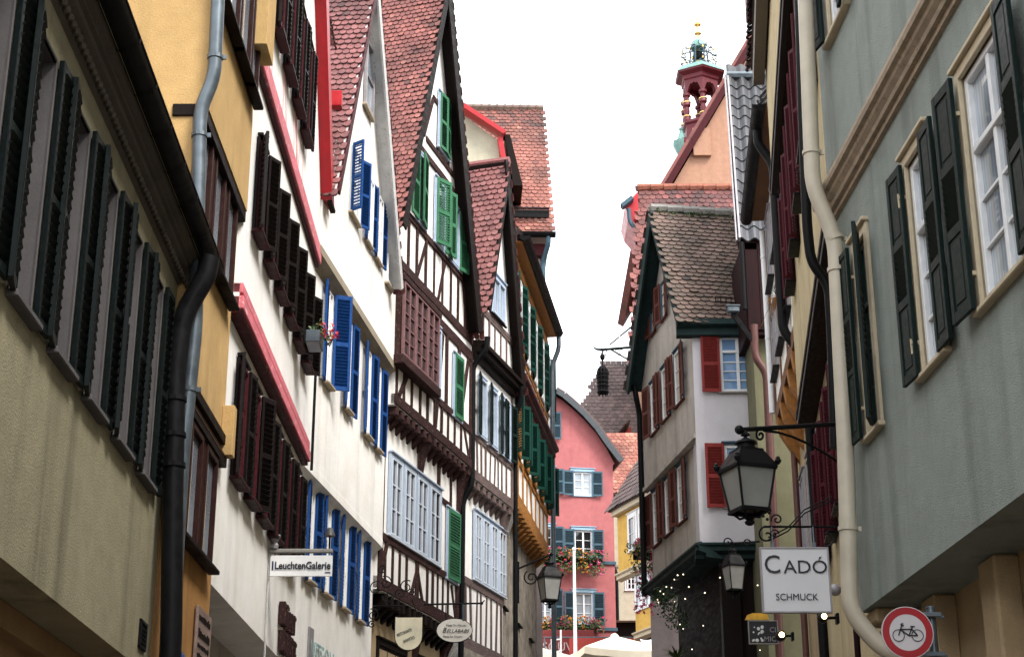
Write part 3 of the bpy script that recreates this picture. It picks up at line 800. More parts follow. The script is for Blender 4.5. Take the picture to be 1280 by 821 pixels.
# roof: near slope with tiles, far slope, verge soffits
def gable_roof(f, root, L, un, zn, uf, zf, ua, za, over, back, tmat, soff, vergew=.12, nearmat=None, tw=.14, ex=.16, kind='scallop', seed=2, vergemat=None, near_tiles=True, flare=None):
    """two slopes meeting at (ua,za); overhang 'over' beyond the wall plane o=0"""
    th = .10
    P = (un, -over, zn); V = Vector((ua - un, 0, za - zn)); Lr = V.length
    far = Vector((uf - ua, 0, zf - za)); Lf = far.length
    vn = V.normalized(); nn = Vector((-vn.z, 0, vn.x))     # outward normal of near slope
    fn = far.normalized(); nf = Vector((-fn.z, 0, fn.x)); 
    if nf.z < 0: nf = -nf
    mb = MB(); mb.prism([P, Vector((ua, -over, za)), Vector((ua, -over, za)) - nn * th, Vector(P) - nn * th], (0, back, 0)); 
    part('near_roof_slope', mb, soff, root, f.M)
    mb = MB(); A = Vector((ua, -over, za)); B = Vector((uf, -over, zf)); mb.prism([B, A, A - nf * th, B - nf * th], (0, back, 0)); part('far_roof_slope', mb, soff, root, f.M)
    if vergemat:
        mb = MB(); mb.prism([B - fn * 0, A, A - nf * vergew * 1.6, B - nf * vergew * 1.6], (0, -.035, 0)); part('verge_board', mb, vergemat, root, f.M); mb = MB(); mb.prism([Vector(P), A, A - nn * vergew, Vector(P) - nn * vergew], (0, -.03, 0)); part('verge_board', mb, nearmat or vergemat, root, f.M)
    # tiles
    tile_roof(root, f.M, (un - vn.x * .12, back - over, zn - vn.z * .12), (0, -1, 0), V, back + .02, Lr + .15, tmat, tw=tw, ex=ex, kind=kind, seed=seed)
    tile_roof(root, f.M, (uf + fn.x * .1, -over, zf + fn.z * .1), (0, 1, 0), -far, back, Lf + .12, tmat, tw=tw, ex=ex, kind=kind, seed=seed + 9)
    mb = MB(); mb.tube([(ua, -over - .03, za + .03), (ua, back - over, za + .03)], .10, 8); part('ridge_tiles', mb, tmat, root, f.M)
gable_roof(f4, H4, L4, ue_near, ze_near, ue_far, ze_far, uap, zap, .2, 7.5, G['tile_red2'], G['greypaint'], vergemat=G['greypaint'], nearmat=G['wine'], tw=.115, ex=.125, seed=11)
# windows (px rows)
def wpx(f, root, a, b, z0, z1, o, fr, **kw): 
    return window(f, root, f.u(a, z0, o), f.u(b, z0, o), z0, z1, o, fr, **kw)
# gable, upper: grey blind shutter (453-463, 65-150); blue row sill line (435,268)-(478,325)
z0 = f4.hit(463, 150)[1]; wpx(f4, H4, 453, 463, z0, z0 + 1.15, 0, G['zincpale'], rec=-.01, nx=1, ny=2, pane=G['glass_pale'], sill_mat=G['sandstone'])
z0 = f4.hit(455, 297)[1]; z1 = z0 + 1.1
for a, b in ((436, 445.5), (456, 461), (468, 473)):
    wpx(f4, H4, a, b + 1, z0, z1, 0, G['whitepaint'], rec=.0, nx=2, ny=2, sh=(170, 172) if a > 440 else (120, 150), shmat=G['blue_sh'], shw=.22, pane=G['glass_pale'], sill_mat=G['sandstone'])
z0 = f4.hit(483, 355)[1]; wpx(f4, H4, 481, 487, z0, z0 + .5, 0, G['whitepaint'], rec=.0, nx=1, ny=1, pane=G['glass_dark'], sill_mat=G['sandstone'])
# middle: sill line (393,465)->(478,565)
o4 = -.14
z0 = (f4.hit(412, 485, o4)[1] + f4.hit(452, 540, o4)[1]) / 2; z1 = z0 + 1.42
for (a, b), s_ in zip(((403, 411), (429, 435), (454, 460), (468, 472.5)), ((170, 118), (165, 172), (168, 172), (170, 172))):
    wpx(f4, H4, a, b, z0, z1, o4, G['whitepaint'], rec=.03, nx=2, ny=3, sh=s_, shmat=G['blue_sh'], shw=.27, pane=G['glass_pale'], sill_mat=G['sandstone'], sill_w=.1)
# lower: sill line (378,722)->(462,783)
o4 = -.28
z0 = (f4.hit(400, 740, o4)[1] + f4.hit(455, 780, o4)[1]) / 2; z1 = z0 + 1.5
for (a, b), s_ in zip(((381, 388), (401, 409), (424, 431), (444, 450)), ((170, 172), (165, 172), (168, 172), (168, 172))):
    wpx(f4, H4, a, b, z0, z1, o4, G['whitepaint'], rec=.03, nx=2, ny=3, sh=s_, shmat=G['blue_sh'], shw=.26, pane=G['glass_pale'], sill_mat=G['sandstone'], sill_w=.1)
# gutter pipe slot at the house joint
mb = MB(); mb.tube([(.02, .0, zc2 + 2.2), (.02, .0, zc2 - .1)], .02, 8); part('cable', mb, G['black'], H4, f4.M)

# ============================================================ LEFT 5: half-timbered house, green shutters
f5 = left(-1.98, 26.3, 15.8); L5 = 4.35
H5 = house('half_timbered_house', f5, 'half timbered gabled house with dark brown beams, green louvred shutters and leaded brown bay window', 'house')
zA = (f5.hit(489, 495)[1] + f5.hit(586, 585)[1]) / 2 - .04        # upper jetty (bottom)
zB = (f5.hit(475, 735, -.22)[1] + f5.hit(584, 785, -.22)[1]) / 2 - .1
ue_far5, ze_far5 = f5.hit(602, 415, .25)
ue_near5, ze_near5 = f5.hit(502, 278, .25)
ua5, za5 = f5.hit(561, -35, .25)
print('L5', zA, zB, ue_near5, ze_near5, ze_far5, za5)
gable(f5, H5, L5, zA, ze_near5 - .15 + (za5 - ze_near5) / (ua5 - ue_near5) * (0 - ue_near5), ze_far5 - .1, ua5, za5 - .25, 0, 8, G['white3'])
wall(f5, H5, rect(0, L5, zB, zA), -.22, 7.8, G['white3'])
wall(f5, H5, rect(0, L5, -.2, zB), -.5, 7.5, G['rcream'])
gable_roof(f5, H5, L5, ue_near5, ze_near5, ue_far5, ze_far5, ua5, za5, .25, 7.5, G['tile_red'], G['darkwood'], vergemat=G['darkwood'], vergew=.2, tw=.11, ex=.12, seed=21)
zb1 = (f5.hit(504, 333)[1] + f5.hit(583, 420)[1]) / 2            # floor beam pair
def uz(px, py, o=0): return f5.hit(px, py, o)
S = []
zm0 = zb1 - .0; zsl5 = zA + .28
S += [(0, zm0, L5, zm0, .17), (0, zm0 - .33, L5, zm0 - .33, .2), (0, zA + .1, L5, zA + .1, .17), (0, zA + .75, L5, zA + .75, .13)]
zq = zm0 + 1.05   # sill rail of the gable windows
S += [(.4, zq, L5 - .25, zq, .12), (1.05, zq + 1.6, 3.5, zq + 1.6, .12), (1.35, zq + 1.95, 3.2, zq + 1.95, .1), (1.7, zq + 3.0, 3.0, zq + 3.0, .1)]
for u in (.08, L5 - .08, 2.1, 2.75, 3.5): S.append((u, zA + .75, u, zm0 - .33, .13))
for u in (.08, .45, .85, 1.3, 1.7, 2.1, 2.5, 2.9, 3.3, 3.7, L5 - .08): S.append((u, zA + .2, u, zA + .7, .09))
for u in (.5, .95, 1.45, 1.95, 2.45, 2.95, 3.4, 3.85): S.append((u, zm0 + .08, u, zq, .09))
S += [(2.15, zA + .22, 2.5, zm0 - .5, .12), (3.6, zA + .75, 4.1, zm0 - .45, .11), (4.2, zA + .2, 3.85, zA + .75, .1), (1.0, zm0 + .1, 1.5, zq - .05, .09), (2.2, zm0 + .1, 2.6, zq, .09), (4.0, zm0 + .1, 3.7, zq - .05, .1), (.2, zA + .2, .6, zA + .7, .1)]
S += [(1.2, zq + 1.95, 1.7, zq + 2.95, .09), (3.1, zq + 1.95, 2.8, zq + 2.95, .09), (2.0, zq + 1.95, 2.0, zq + 3, .08), (2.7, zq + 1.95, 2.7, zq + 3, .08)]
beams(f5, H5, S, 0, G['timber'])
# lower storey framing
S = [(0, zB + .12, L5, zB + .12, .2), (0, zA - .1, L5, zA - .1, .14)]
zw0 = (f5.hit(483, 665, -.22)[1] + f5.hit(547, 708, -.22)[1]) / 2
S += [(0, zw0 - .1, L5, zw0 - .1, .13)]
for u in (.1, L5 - .1): S.append((u, zB, u, zA, .18))
for u in (3.05, 3.8): S.append((u, zw0, u, zA - .1, .12))
for u in (.35, .7, 1.05, 1.4, 2.5, 2.8, 3.1, 3.4, 3.7): S.append((u, zB + .2, u, zw0 - .15, .07))
S += [(1.95, zB + .2, 1.95, zw0 - .1, .17), (1.65, zB + .2, 1.92, zw0 - .35, .08), (2.25, zB + .2, 1.98, zw0 - .35, .08), (.15, zB + .3, .4, zw0 - .15, .1), (4.15, zB + .25, 3.9, zw0 - .2, .08), (3.05, zA - .85, 3.8, zA - .85, .1)]
beams(f5, H5, S, -.22, G['timber'])
# joist ends under both jetties
def joists(f, root, u0, u1, n, z, o_in, o_out, mat, w=.13, h=.16, drop=True):
    mb = MB()
    mb.bev(-w / 2, w / 2, -o_out, -o_in, z - h, z - .004, .012)
    if drop: mb.prism([(-w * .4, -o_in + .02, z - h), (-w * .4, -o_out + .08, z - h), (-w * .4, -o_in + .02, z - h - .22)], (w * .8, 0, 0))
    me = mb.mesh('joist_end', mat)
    for i in range(n): part('joist_end', me, None, root, f.M @ Matrix.Translation((u0 + (u1 - u0) * (i + .5) / n + rnd.uniform(-.015, .015), rnd.uniform(-.01, .01), 0)))
joists(f5, H5, 0, L5, 15, zA, -.24, .02, G['timber'])
joists(f5, H5, .3, L5, 14, zB, -.52, -.2, G['darkwood'], h=.2)
for u in (1.95, L5 - .1): mb = MB(); mb.prism([(u - .1, .2, zA - .9), (u - .1, .2, zA), (u - .1, -.05, zA), (u - .1, .12, zA - .4)], (.2, 0, 0)); part('corner_bracket', mb, G['timber'], H5, f5.M)
for u in (2.7, L5 - .1): mb = MB(); mb.prism([(u - .1, .5, zB - .9), (u - .1, .5, zB), (u - .1, .2, zB), (u - .1, .4, zB - .4)], (.2, 0, 0)); part('corner_bracket', mb, G['timber'], H5, f5.M)
# windows gable
def w5(a, b, z0, z1, o, fr, **kw): return window(f5, H5, a, b, z0, z1, o, fr, **kw)
zg0 = zq + .08
ubase = f5.u(520, zg0 + .2)
w5(ubase - .05, ubase + .4, zg0, zg0 + 1.35, 0, G['palebluepaint'], rec=-.02, nx=1, ny=1, sh=(178, 10), shmat=G['green_sh'], shw=.42, pane=G['glass_pale'], standoff=.05, casing=.04)
w5(ubase + .98, ubase + 1.5, zg0, zg0 + 1.3, 0, G['palebluepaint'], rec=-.02, nx=1, ny=1, sh=(25, 165), shmat=G['green_sh'], shw=.4, pane=G['glass_pale'], casing=.04)
w5(ubase + 1.95, ubase + 2.4, zg0, zg0 + 1.2, 0, G['palebluepaint'], rec=-.02, nx=1, ny=1, sh=(165, 165), shmat=G['green_sh'], shw=.35, pane=G['glass_pale'], casing=.04)
zg1 = zq + 2.0
w5(2.0, 2.62, zg1 + .1, zg1 + 1.25, 0, G['palebluepaint'], rec=-.02, nx=2, ny=1, sh=(8, 8), shmat=G['green_sh'], shw=.31, pane=G['glass_pale'], casing=.04)
# brown leaded bay
zb0 = zsl5 + .55; zb1_ = zm0 - .42
u0 = f5.u(500, zb0, .12); u1 = f5.u(545, zb0, .12)
fbox(f5, H5, 'bay_sill', G['timber'], u0 - .05, u1 + .05, zb0 - .16, zb0, 0, .2)
fbox(f5, H5, 'bay_head', G['timber'], u0 - .05, u1 + .05, zb1_, zb1_ + .1, 0, .2)
for k in range(3):
    a = u0 + (u1 - u0) * k / 3; window(f5, H5, a + .01, a + (u1 - u0) / 3 - .01, zb0, zb1_, .13, paint('bay_frame_%s' % 'brown', (.17, .082, .085), .5) if k == 0 else bpy.data.materials['bay_frame_brown'], rec=.0, nx=2, ny=5, pane=G['glass_dark'], sill=False, fw=.05)
mb = MB(); mb.box(u0, u1, -.12, 0, zb0, zb1_); part('bay_body', mb, G['timber'], H5, f5.M)
w5(u1 + .1, u1 + .42, zb0 - .02, zb1_ - .1, 0, G['palebluepaint'], rec=-.03, nx=1, ny=1, pane=G['glass_pale'], casing=.06)
ug = f5.u(569, zb0 + .1); w5(ug - .22, ug + .22, zb0 - .1, zb1_ - .25, 0, G['palebluepaint'], rec=-.02, nx=1, ny=1, sh=(4, None), shw=.43, shmat=G['green_sh'], pane=G['glass_pale'], casing=.04)
# lower row: four pale-blue windows px 482-548, then a green shutter 556-568
zt = zw0 + 1.32
us = [f5.u(p, zw0, -.22) for p in (482, 499.5, 516, 532, 548)]
for a, b in zip(us, us[1:]): w5(a + .09, b - .09, zw0, zt, -.22, G['paleframe'], rec=-.01, nx=2, ny=3, pane=G['glass_dark'], casing=.07, cas_mat=G['palebluepaint'], fw=.035, cas_out=.06)
a = f5.u(556, zw0 - .1, -.22); b = f5.u(568.5, zw0 - .1, -.22); w5(a, b, zw0 - .12, zw0 + 1.15, -.22, G['palebluepaint'], rec=-.02, nx=1, ny=1, sh=(4, None), shw=b - a - .02, shmat=G['green_sh'], pane=G['glass_pale'], casing=.04)
# ground-floor restaurant front
window(f5, H5, .9, 2.2, zB - 2.1, zB - .75, -.5, G['darkwood'], rec=.05, nx=3, ny=1, pane=G['glass_dark'], casing=.1)
window(f5, H5, 2.9, 3.9, zB - 2.1, zB - .75, -.5, G['darkwood'], rec=.05, nx=3, ny=1, pane=G['glass_dark'], casing=.1)
# downpipe at the joint
pipe(H5, f5.M, [(L5 + .02, -.32, ze_far5 - .05), (L5 + .02, -.28, ze_far5 - .35), (L5 + .04, -.02, ze_far5 - .6), (L5 + .04, -.02, zA - .3), (L5 + .04, .16, zA - .6), (L5 + .04, .18, .5)], .055, G['black'])

# ============================================================ LEFT 6: smaller half-timbered house
f6 = left(-.80, 30.5, 17.0); L6 = 2.75
H6 = house('half_timbered_house', f6, 'small half timbered house with rosy tiled roof, pale blue frames and blackish green shutters', 'house')
ze6 = (f6.hit(592, 437)[1] + f6.hit(644, 500)[1]) / 2
zj6 = (f6.hit(588, 590)[1] + f6.hit(634, 637)[1]) / 2
zw6 = (f6.hit(590, 722, -.2)[1] + f6.hit(629, 746, -.2)[1]) / 2
uf6, zf6 = f6.hit(656, 488, .2)
ua6, za6 = f6.hit(635, 203, .2)
un6, zn6 = f6.hit(609, 384, .2)
print('L6u', uf6, ua6, un6)
print('L6', ze6, zj6, zw6, zf6, za6, zn6)
wall(f6, H6, rect(0, L6, zj6, ze6), 0, 6, G['white3'])
wall(f6, H6, [(0, ze6), (L6, ze6), (L6, zf6 - .1 + max(0, uf6 - L6) * 2.5), (ua6, za6 - .3), (max(0, un6), zn6 - .1), (0, zn6 - .2)], .0, 6, G['white3'], bottom=False)
wall(f6, H6, rect(0, L6, -.2, zj6), -.2, 6, G['white3'])
wall(f6, H6, rect(0, L6, -.2, zw6 - 1.4), -.16, 6, G['stone'])
gable_roof(f6, H6, L6, un6, zn6, uf6, zf6, ua6, za6, .2, 6.5, G['tile_pink'], G['darkwood'], vergemat=G['darkwood'], vergew=.18, tw=.14, ex=.15, seed=31)
# the eave moulding across the gable foot
mould(f6, H6, 0, L6, [(0, -.12), (.1, -.1), (.1, .0), (.2, .03), (.2, .12), (.26, .14), (.26, .22), (0, .26)], G['darkwood'], zc=ze6, name='cornice')
S = [(0, zn6 + .05, L6, zn6 + .05, .12), (0, ze6 + .45, L6, ze6 + .45, .1), (0, ze6 + 1.15, L6 - .1, ze6 + 1.15, .1)]
for u in (.3, .7, 1.1, 1.5, 1.9, 2.3): S.append((u, ze6 + .3, u, ze6 + 1.1, .07))
beams(f6, H6, S, 0, G['timber_grey'])
zg6 = ze6 + 1.25
_a, zg6 = f6.hit(612, 390)
window(f6, H6, _a + .06, f6.u(627, zg6), zg6, f6.z(_a + .3, 350), .02, G['palebluepaint'], rec=-.02, nx=2, ny=1, pane=G['glass_pale'], casing=.08, cas_out=.05, sill_mat=G['darkwood'])
# upper floor: pale-blue windows with blackish green shutters. sill line (590,548)->(640,600)
zu0 = (f6.hit(592, 538)[1] + f6.hit(636, 577)[1]) / 2; 
usx = [f6.u(p, zu0) for p in (591, 605.5, 619, 631.5)]
for k, a in enumerate(usx[:3]):
    b = usx[k + 1]; g = b - a
    window(f6, H6, a + g * .40, b - g * .04, zu0, zu0 + 1.18, 0, G['palebluepaint'], rec=-.02, nx=1, ny=1, pane=G['glass_pale'], casing=.04, sh=(168, None), shmat=G['dkgreen'], shw=g * .42, standoff=.05)
window(f6, H6, L6 - .5, L6 - .3, zu0, zu0 + 1.18, 0, G['palebluepaint'], rec=-.02, nx=1, ny=1, pane=G['glass_pale'], casing=.03, sh=(175, 170), shmat=G['dkgreen'], shw=.26, standoff=.05)
S = [(0, zj6 + .1, L6, zj6 + .1, .18), (0, zu0 - .1, L6, zu0 - .1, .1)]
for u in (.1, .4, .65, .9, 1.2, 1.5, 1.75, 2.0, 2.3, 2.65): S.append((u, zj6 + .15, u + rnd.uniform(-.05, .05), zu0 - .15, .055))
S += [(L6 - .06, zj6, L6 - .06, ze6, .12)]
beams(f6, H6, S, 0, G['timber_grey'])
joists(f6, H6, 0, L6, 8, zj6, -.22, .02, G['timber_grey'], w=.15)
S = [(0, zw6 - .12, L6, zw6 - .12, .14), (0, zj6 - .12, L6, zj6 - .12, .12), (0, zw6 - 1.3, L6, zw6 - 1.3, .22)]
for u in (.1, .38, .7, 1.0, 1.3, 1.6, 1.95, 2.25, 2.6): S.append((u, zw6 - 1.2, u + rnd.uniform(-.1, .1), zw6 - .15, .06))
beams(f6, H6, S, -.2, G['timber_grey'])
joists(f6, H6, 0, L6, 8, zw6 - 1.4, -.4, -.17, G['darkwood'], w=.13)
us = [f6.u(p, zw6, -.2) for p in (589, 599, 609.5, 619.5, 630)]
for a, b in zip(us, us[1:]): window(f6, H6, a + .07, b - .07, zw6, zw6 + 1.28, -.2, G['paleframe'], rec=-.02, nx=2, ny=3, pane=G['glass_dark'], casing=.055, cas_mat=G['palebluepaint'], fw=.035, cas_out=.06)
mb = MB(); mb.prism([(L6 - .25, .18, zj6 - .75), (L6 - .25, .18, zj6), (L6 - .25, -.04, zj6), (L6 - .25, .08, zj6 - .35)], (.22, 0, 0)); part('corner_bracket', mb, G['timber_grey'], H6, f6.M)
pipe(H6, f6.M, [(L6 - .1, -.22, ze6 + .1), (L6 - .02, -.2, ze6 - .2), (L6 + .03, -.06, ze6 - .5), (L6 + .03, -.06, .5)], .05, G['black'])

# ============================================================ LEFT 7: orange-timbered house
f7 = left(.02, 33.3, 8.3); L7 = 6.0
H7 = house('orange_timbered_house', f7, 'half timbered house with orange beams, dark green shutters and a long dark gutter', 'house')
z7e = (f7.hit(660, 300, .3)[1] + f7.hit(690, 410, .3)[1]) / 2
z7j = (f7.hit(641, 643)[1] + f7.hit(672, 693)[1]) / 2 + .42
z7m = f7.hit(665, 527)[1]
print('L7', z7e, z7j, z7m)
wall(f7, H7, rect(0, L7, z7m, z7e), 0, 6, G['white3']); wall(f7, H7, rect(0, L7, z7j, z7m), -.03, 6, G['white3'])
wall(f7, H7, rect(0, L7, -.2, z7j), -.3, 6, G['stone'])
S = [(0, z7j + .12, L7, z7j + .12, .25), (0, z7j + 1.0, L7, z7j + 1.0, .16), (0, z7m - .08, L7, z7m - .08, .14)]
for i in range(9): S.append((.15 + i * .72, z7j, .15 + i * .72, z7m if i % 2 else z7j + .95, .10))
S += [(.3, z7j + .2, .7, z7j + .95), (3.2, z7j + .2, 2.8, z7j + .95)]
beams(f7, H7, S, -.03, G['orangewood'])
S = [(0, z7m + .1, L7, z7m + .1, .12), (0, z7m + .95, L7, z7m + .95, .09), (0, z7e - .2, L7, z7e - .2, .2)]
for i in range(9): S.append((.15 + i * .72, z7m, .15 + i * .72, z7e, .07))
beams(f7, H7, S, 0, G['orangewood'])
joists(f7, H7, 0, L7, 14, z7j, -.32, .03, G['orangewood'], w=.17, h=.16)
mb = MB(); mb.prism([(.3, .3, z7j - 1.0), (.3, .3, z7j - .2), (.3, .0, z7j - .2), (.3, .16, z7j - .7)], (.25, 0, 0)); part('stone_corbel', mb, G['concrete'], H7, f7.M)
for i in range(5):
    a = .25 + i * 1.3
    window(f7, H7, a + .3, a + .75, z7j + 1.08, z7m - .25, -.03, G['orangewood'], rec=-.02, nx=2, ny=3, pane=G['glass_pale'], sh=(140, 135), shmat=G['green_sh2'], shw=.3)
    window(f7, H7, a + .3, a + .75, z7m + 1.05, z7m + 2.4, 0, G['whitepaint'], rec=-.02, nx=2, ny=3, pane=G['glass_pale'], sh=(165, 160), shmat=G['green_sh2'], shw=.34)
    window(f7, H7, a + .3, a + .75, z7e - 1.9, z7e - .5, 0, G['whitepaint'], rec=-.02, nx=2, ny=3, pane=G['glass_pale'], sh=(165, 160), shmat=G['green_sh2'], shw=.34)
# red cornice between the floors
mould(f7, H7, .2, L7, [(0, -.2), (.12, -.16), (.12, -.05), (.2, 0), (.2, .1), (.28, .14), (.28, .22), (0, .24)], G['wine'], zc=z7m - .05, name='red_cornice')
fbox(f7, H7, 'eave_soffit', G['orangewood'], -.2, L7, z7e, z7e + .05, -.1, .24)
gutter(H7, f7.M, (-.3, -.3, z7e + .12), (L7 + .05, -.3, z7e + .12), .11, G['black'])
fbox(f7, H7, 'fascia', G['darkwood'], -.2, L7, z7e + .05, z7e + .2, .12, .2)
tile_roof(H7, f7.M, (-.3, -.22, z7e + .2), (1, 0, 0), (0, .62, .78), L7 + .4, 4, G['tile_brown'], seed=8)
pipe(H7, f7.M, [(L7, -.3, z7e), (L7 + .02, -.3, z7e - .3), (L7 + .05, -.12, z7e - .75), (L7 + .05, -.1, .5)], .06, G['zinc'])
window(f7, H7, .5, 1.0, z7j - 2.2, z7j - .8, -.3, G['darkwood'], rec=.1, nx=1, ny=2, pane=G['glass_dark'])
window(f7, H7, 2.6, 3.1, z7j - 2.2, z7j - .8, -.3, G['darkwood'], rec=.1, nx=1, ny=2, pane=G['glass_dark'])
window(f7, H7, 4.6, 5.1, z7j - 2.2, z7j - .8, -.3, G['darkwood'], rec=.1, nx=1, ny=2, pane=G['glass_dark'])

# ============================================================ LEFT 8: tall house behind with orange roof
f8 = Fac(at_y(560, 300, 41.5).x - 3, 41.5, 2)
H8 = house('tall_tiled_house', f8, 'tall mauve grey house with weathered orange tiled roof rising behind the timbered row', 'house')
uR8, z8e = f8.hit(691, 300); z8k = f8.hit(691, 278)[1]
V = Vector((0, 3.0, 0)); z8r = at_y(640, 133, 45.6).z
wall(f8, H8, rect(0, uR8 - .0 - .35, -.2, z8e - .25), 0, 8, G['mauve'])
fbox(f8, H8, 'eave_board', G['wine'], -.1, uR8 - .2, z8e - .55, z8e - .2, -.2, .2)
gutter(H8, f8.M, (-.1, -.5, z8e - .02), (uR8 + .05, -.5, z8e - .02), .12, G['black'])
sl = Vector((0, 4.1, z8r - z8k)); 
tile_roof(H8, f8.M, (0, -.42, z8e), (1, 0, 0), Vector((0, .42, z8k - z8e)), uR8, Vector((0, .42, z8k - z8e)).length + .1, G['tile_orange'], tw=.17, ex=.2, seed=41)
tile_roof(H8, f8.M, (0, 0, z8k), (1, 0, 0), sl, uR8, sl.length, G['tile_orange'], tw=.17, ex=.2, seed=42, darkf=lambda a, b: -.35 if b > sl.length * .8 else 0)
mb = MB(); mb.prism([(0, 0, z8k - .05), (0, 4.1, z8r - .05), (0, 8.2, z8k - .05)], (uR8 - .02, 0, 0)); part('roof_body', mb, G['mauve'], H8, f8.M)
mb = MB(); mb.tube([(0, 4.1, z8r), (uR8, 4.1, z8r)], .13, 8)
for i in range(24): mb.tube([(i * uR8 / 24, 4.1, z8r), (i * uR8 / 24 + .05, 4.1, z8r)], .155, 8)
part('ridge_tiles', mb, G['tile_old'], H8, f8.M)
mb = MB(); 
for s_ in (0, 1): mb.tube([(uR8 - 3, -.1, z8k + .25 + s_ * .12), (uR8 - .1, -.1, z8k + .25 + s_ * .12)], .03, 6)
mb.box(uR8 - 3, uR8 - .1, -.12, -.06, z8k + .1, z8k + .32)
part('snow_guard', mb, G['black'], H8, f8.M)
pipe(H8, f8.M, [(uR8 - .15, -.5, z8e - .1), (uR8 - .15, -.45, z8e - .3), (uR8 - .28, -.1, z8e - .7), (uR8 - .28, -.1, z8e - 8)], .07, G['bluegrey_sh'])
# dormer
ud, zd = f8.hit(614, 210); 
d0 = f8.u(575, zd); zd1 = f8.hit(600, 165)[1]
mb = MB(); mb.prism([(d0, -.6, zd - 1), (ud + .2, -.6, zd - 1), (ud + .2, -.6, zd + .55), (d0, -.6, zd1 + .25)], (0, 4, 0)); part('dormer_wall', mb, G['sqcream'], H8, f8.M)
mb = MB(); mb.bar((d0, -.75, zd1 + .38), (ud + .35, -.75, zd + .62), .5, .12); mb.bar((ud + .22, -.7, zd + .55), (ud + .45, -.7, zd - .9), .3, .14, up=(1, 0, 0)); part('dormer_verge', mb, G['red'], H8, f8.M)
mb = MB(); mb.prism([(ud + .35, -.8, zd + .65), (ud + .5, -.8, zd + .65), (ud + .85, -.8, zd - .9), (ud + .6, -.8, zd - .9)], (0, 3.6, 0)); part('dormer_roof', mb, G['darkwood'], H8, f8.M)
# ============================================================ RIGHT 1: sage green house, near
r1 = right(3.0, 14.1, -2.5)
K1 = house('green_house', r1, 'nearest house on the right, rough sage green render with dark green panelled shutters', 'house')
zb = (r1.hit(1075, 765)[1] + r1.hit(1280, 617)[1]) / 2
zcl = (r1.hit(1052, 264)[1] + r1.hit(1198, 5)[1]) / 2
zct = zcl + .24
UE = 14
print('R1 zb', zb, 'cornice', zcl, zct)
zs = (r1.hit(1082, 552)[1] + r1.hit(1150, 478)[1] + r1.hit(1225, 386)[1]) / 3
ztp = r1.hit(1212, 60)[1] - .03
print('R1 sill', zs, 'top', ztp)
wins = []
for a in (1086, 1155, 1228): wins.append(r1.u(a, zs + .2))
per = wins[2] - wins[1]
ww = .66
wins = [(a, a + w_) for a, w_ in zip(wins, (.36, .52, .93))]
k = wins[-1][0] + per
k += .5
while k < UE - 1: wins.append((k, k + .7)); k += per
print('R1 wins', wins)
hol = [(a, b, zs, ztp - .1) for a, b in wins]
wall(r1, K1, rect(0, UE, zb, zcl + .1), 0, 8, G['green'], hol, reveal=.12, revmat=G['casing_cream'])
for i, (a, b, c, d) in enumerate(hol):
    sh = [(177, 158), (176, 179.5), (176, 176), (176, 176)][min(i, 3)]
    window(r1, K1, a, b, c, d, 0, G['whitepaint'] if i else G['dkgreen'], rec=.07, nx=2, ny=3, transom=.66, casing=.085, cas_mat=G['casing_cream'], cas_out=.03, sill_mat=G['casing_cream'], sill_w=.06,
           sh=sh, shmat=G['dkgreen'], shw=(.24, .31, .345, .33)[min(i, 3)], kind='panel3', pane=G['glass_dark'] if i == 0 else G['glass_pale'], standoff=.05 if i != 1 else .03, pitch=.05, fw=.055)
    # hinge pins
    mb = MB()
    for zz in (c + .25, d - .25):
        mb = MB(); mb.bar((a - .03, -.03, zz), (a - .03, -.09, zz), .025, .03); mb.bar((a - .03, -.085, zz - .09), (a - .035, -.085, zz + .03), .012, .012)
        part('shutter_hinge', mb, G['casing_cream'], K1, r1.M)
# cornice, upper storey
prof = [(-.05, -.01), (.035, -.0), (.04, .045), (.075, .05), (.085, .085), (.12, .12), (.13, .15), (.165, .165), (.175, .20), (.175, .235), (.01, .25)]
mould(r1, K1, -.03, UE, prof, G['cornice_tan'], zc=zcl)
zu = r1.hit(1033, 66, .02)[1]
z2 = zct
u2 = r1.u(1056, zu + .1, .14)
_a = r1.u(1040, zu, .02)
print('up', _a)
uph = [(_a, _a + .6, zu, zu + 1.7), (2.1, 2.7, zu, zu + 1.7), (4.0, 4.7, zu, zu + 1.7), (6, 6.7, zu, zu + 1.7)]
wall(r1, K1, rect(0, UE, zct, zu + 3.2), .02, 8, G['green'], uph, reveal=.12, revmat=G['casing_cream'])
for i, (a, b, c, d) in enumerate(uph):
    window(r1, K1, a, b, c, d, .02, G['whitepaint'], rec=.07, nx=2, ny=3, transom=.66, casing=.1, cas_mat=G['casing_cream'], sill_mat=G['casing_cream'], sh=(168 if i == 0 else 174, 174), shmat=G['dkgreen'], shw=.27, kind='panel3', pane=G['glass_pale'], standoff=.05, pitch=.075)
ztopR = zu + 3.2
gutter(K1, r1.M, (-.1, -.7, ztopR), (UE, -.7, ztopR), .12, G['ivory'])
fbox(r1, K1, 'eave_soffit', G['casing_cream'], 0, UE, ztopR - .04, ztopR + .06, 0, .6)
tile_roof(K1, r1.M, (0, -.65, ztopR + .08), (1, 0, 0), (0, .72, .7), UE, 5, G['tile_brown'], tw=.18, ex=.17, seed=51)
# ground storey: recessed, with pilasters
wall(r1, K1, rect(0, UE, -.2, zb + .02), -.55, 7, G['rcream'])
for px in (1176, 1250, 1345, 1460):
    ua = r1.u(px - 10, 3.6, -.42); ub = ua + .36
    fbox(r1, K1, 'pilaster', G['rcream'], ua, ub, -.2, zb - .003, -.56, -.36, .02)
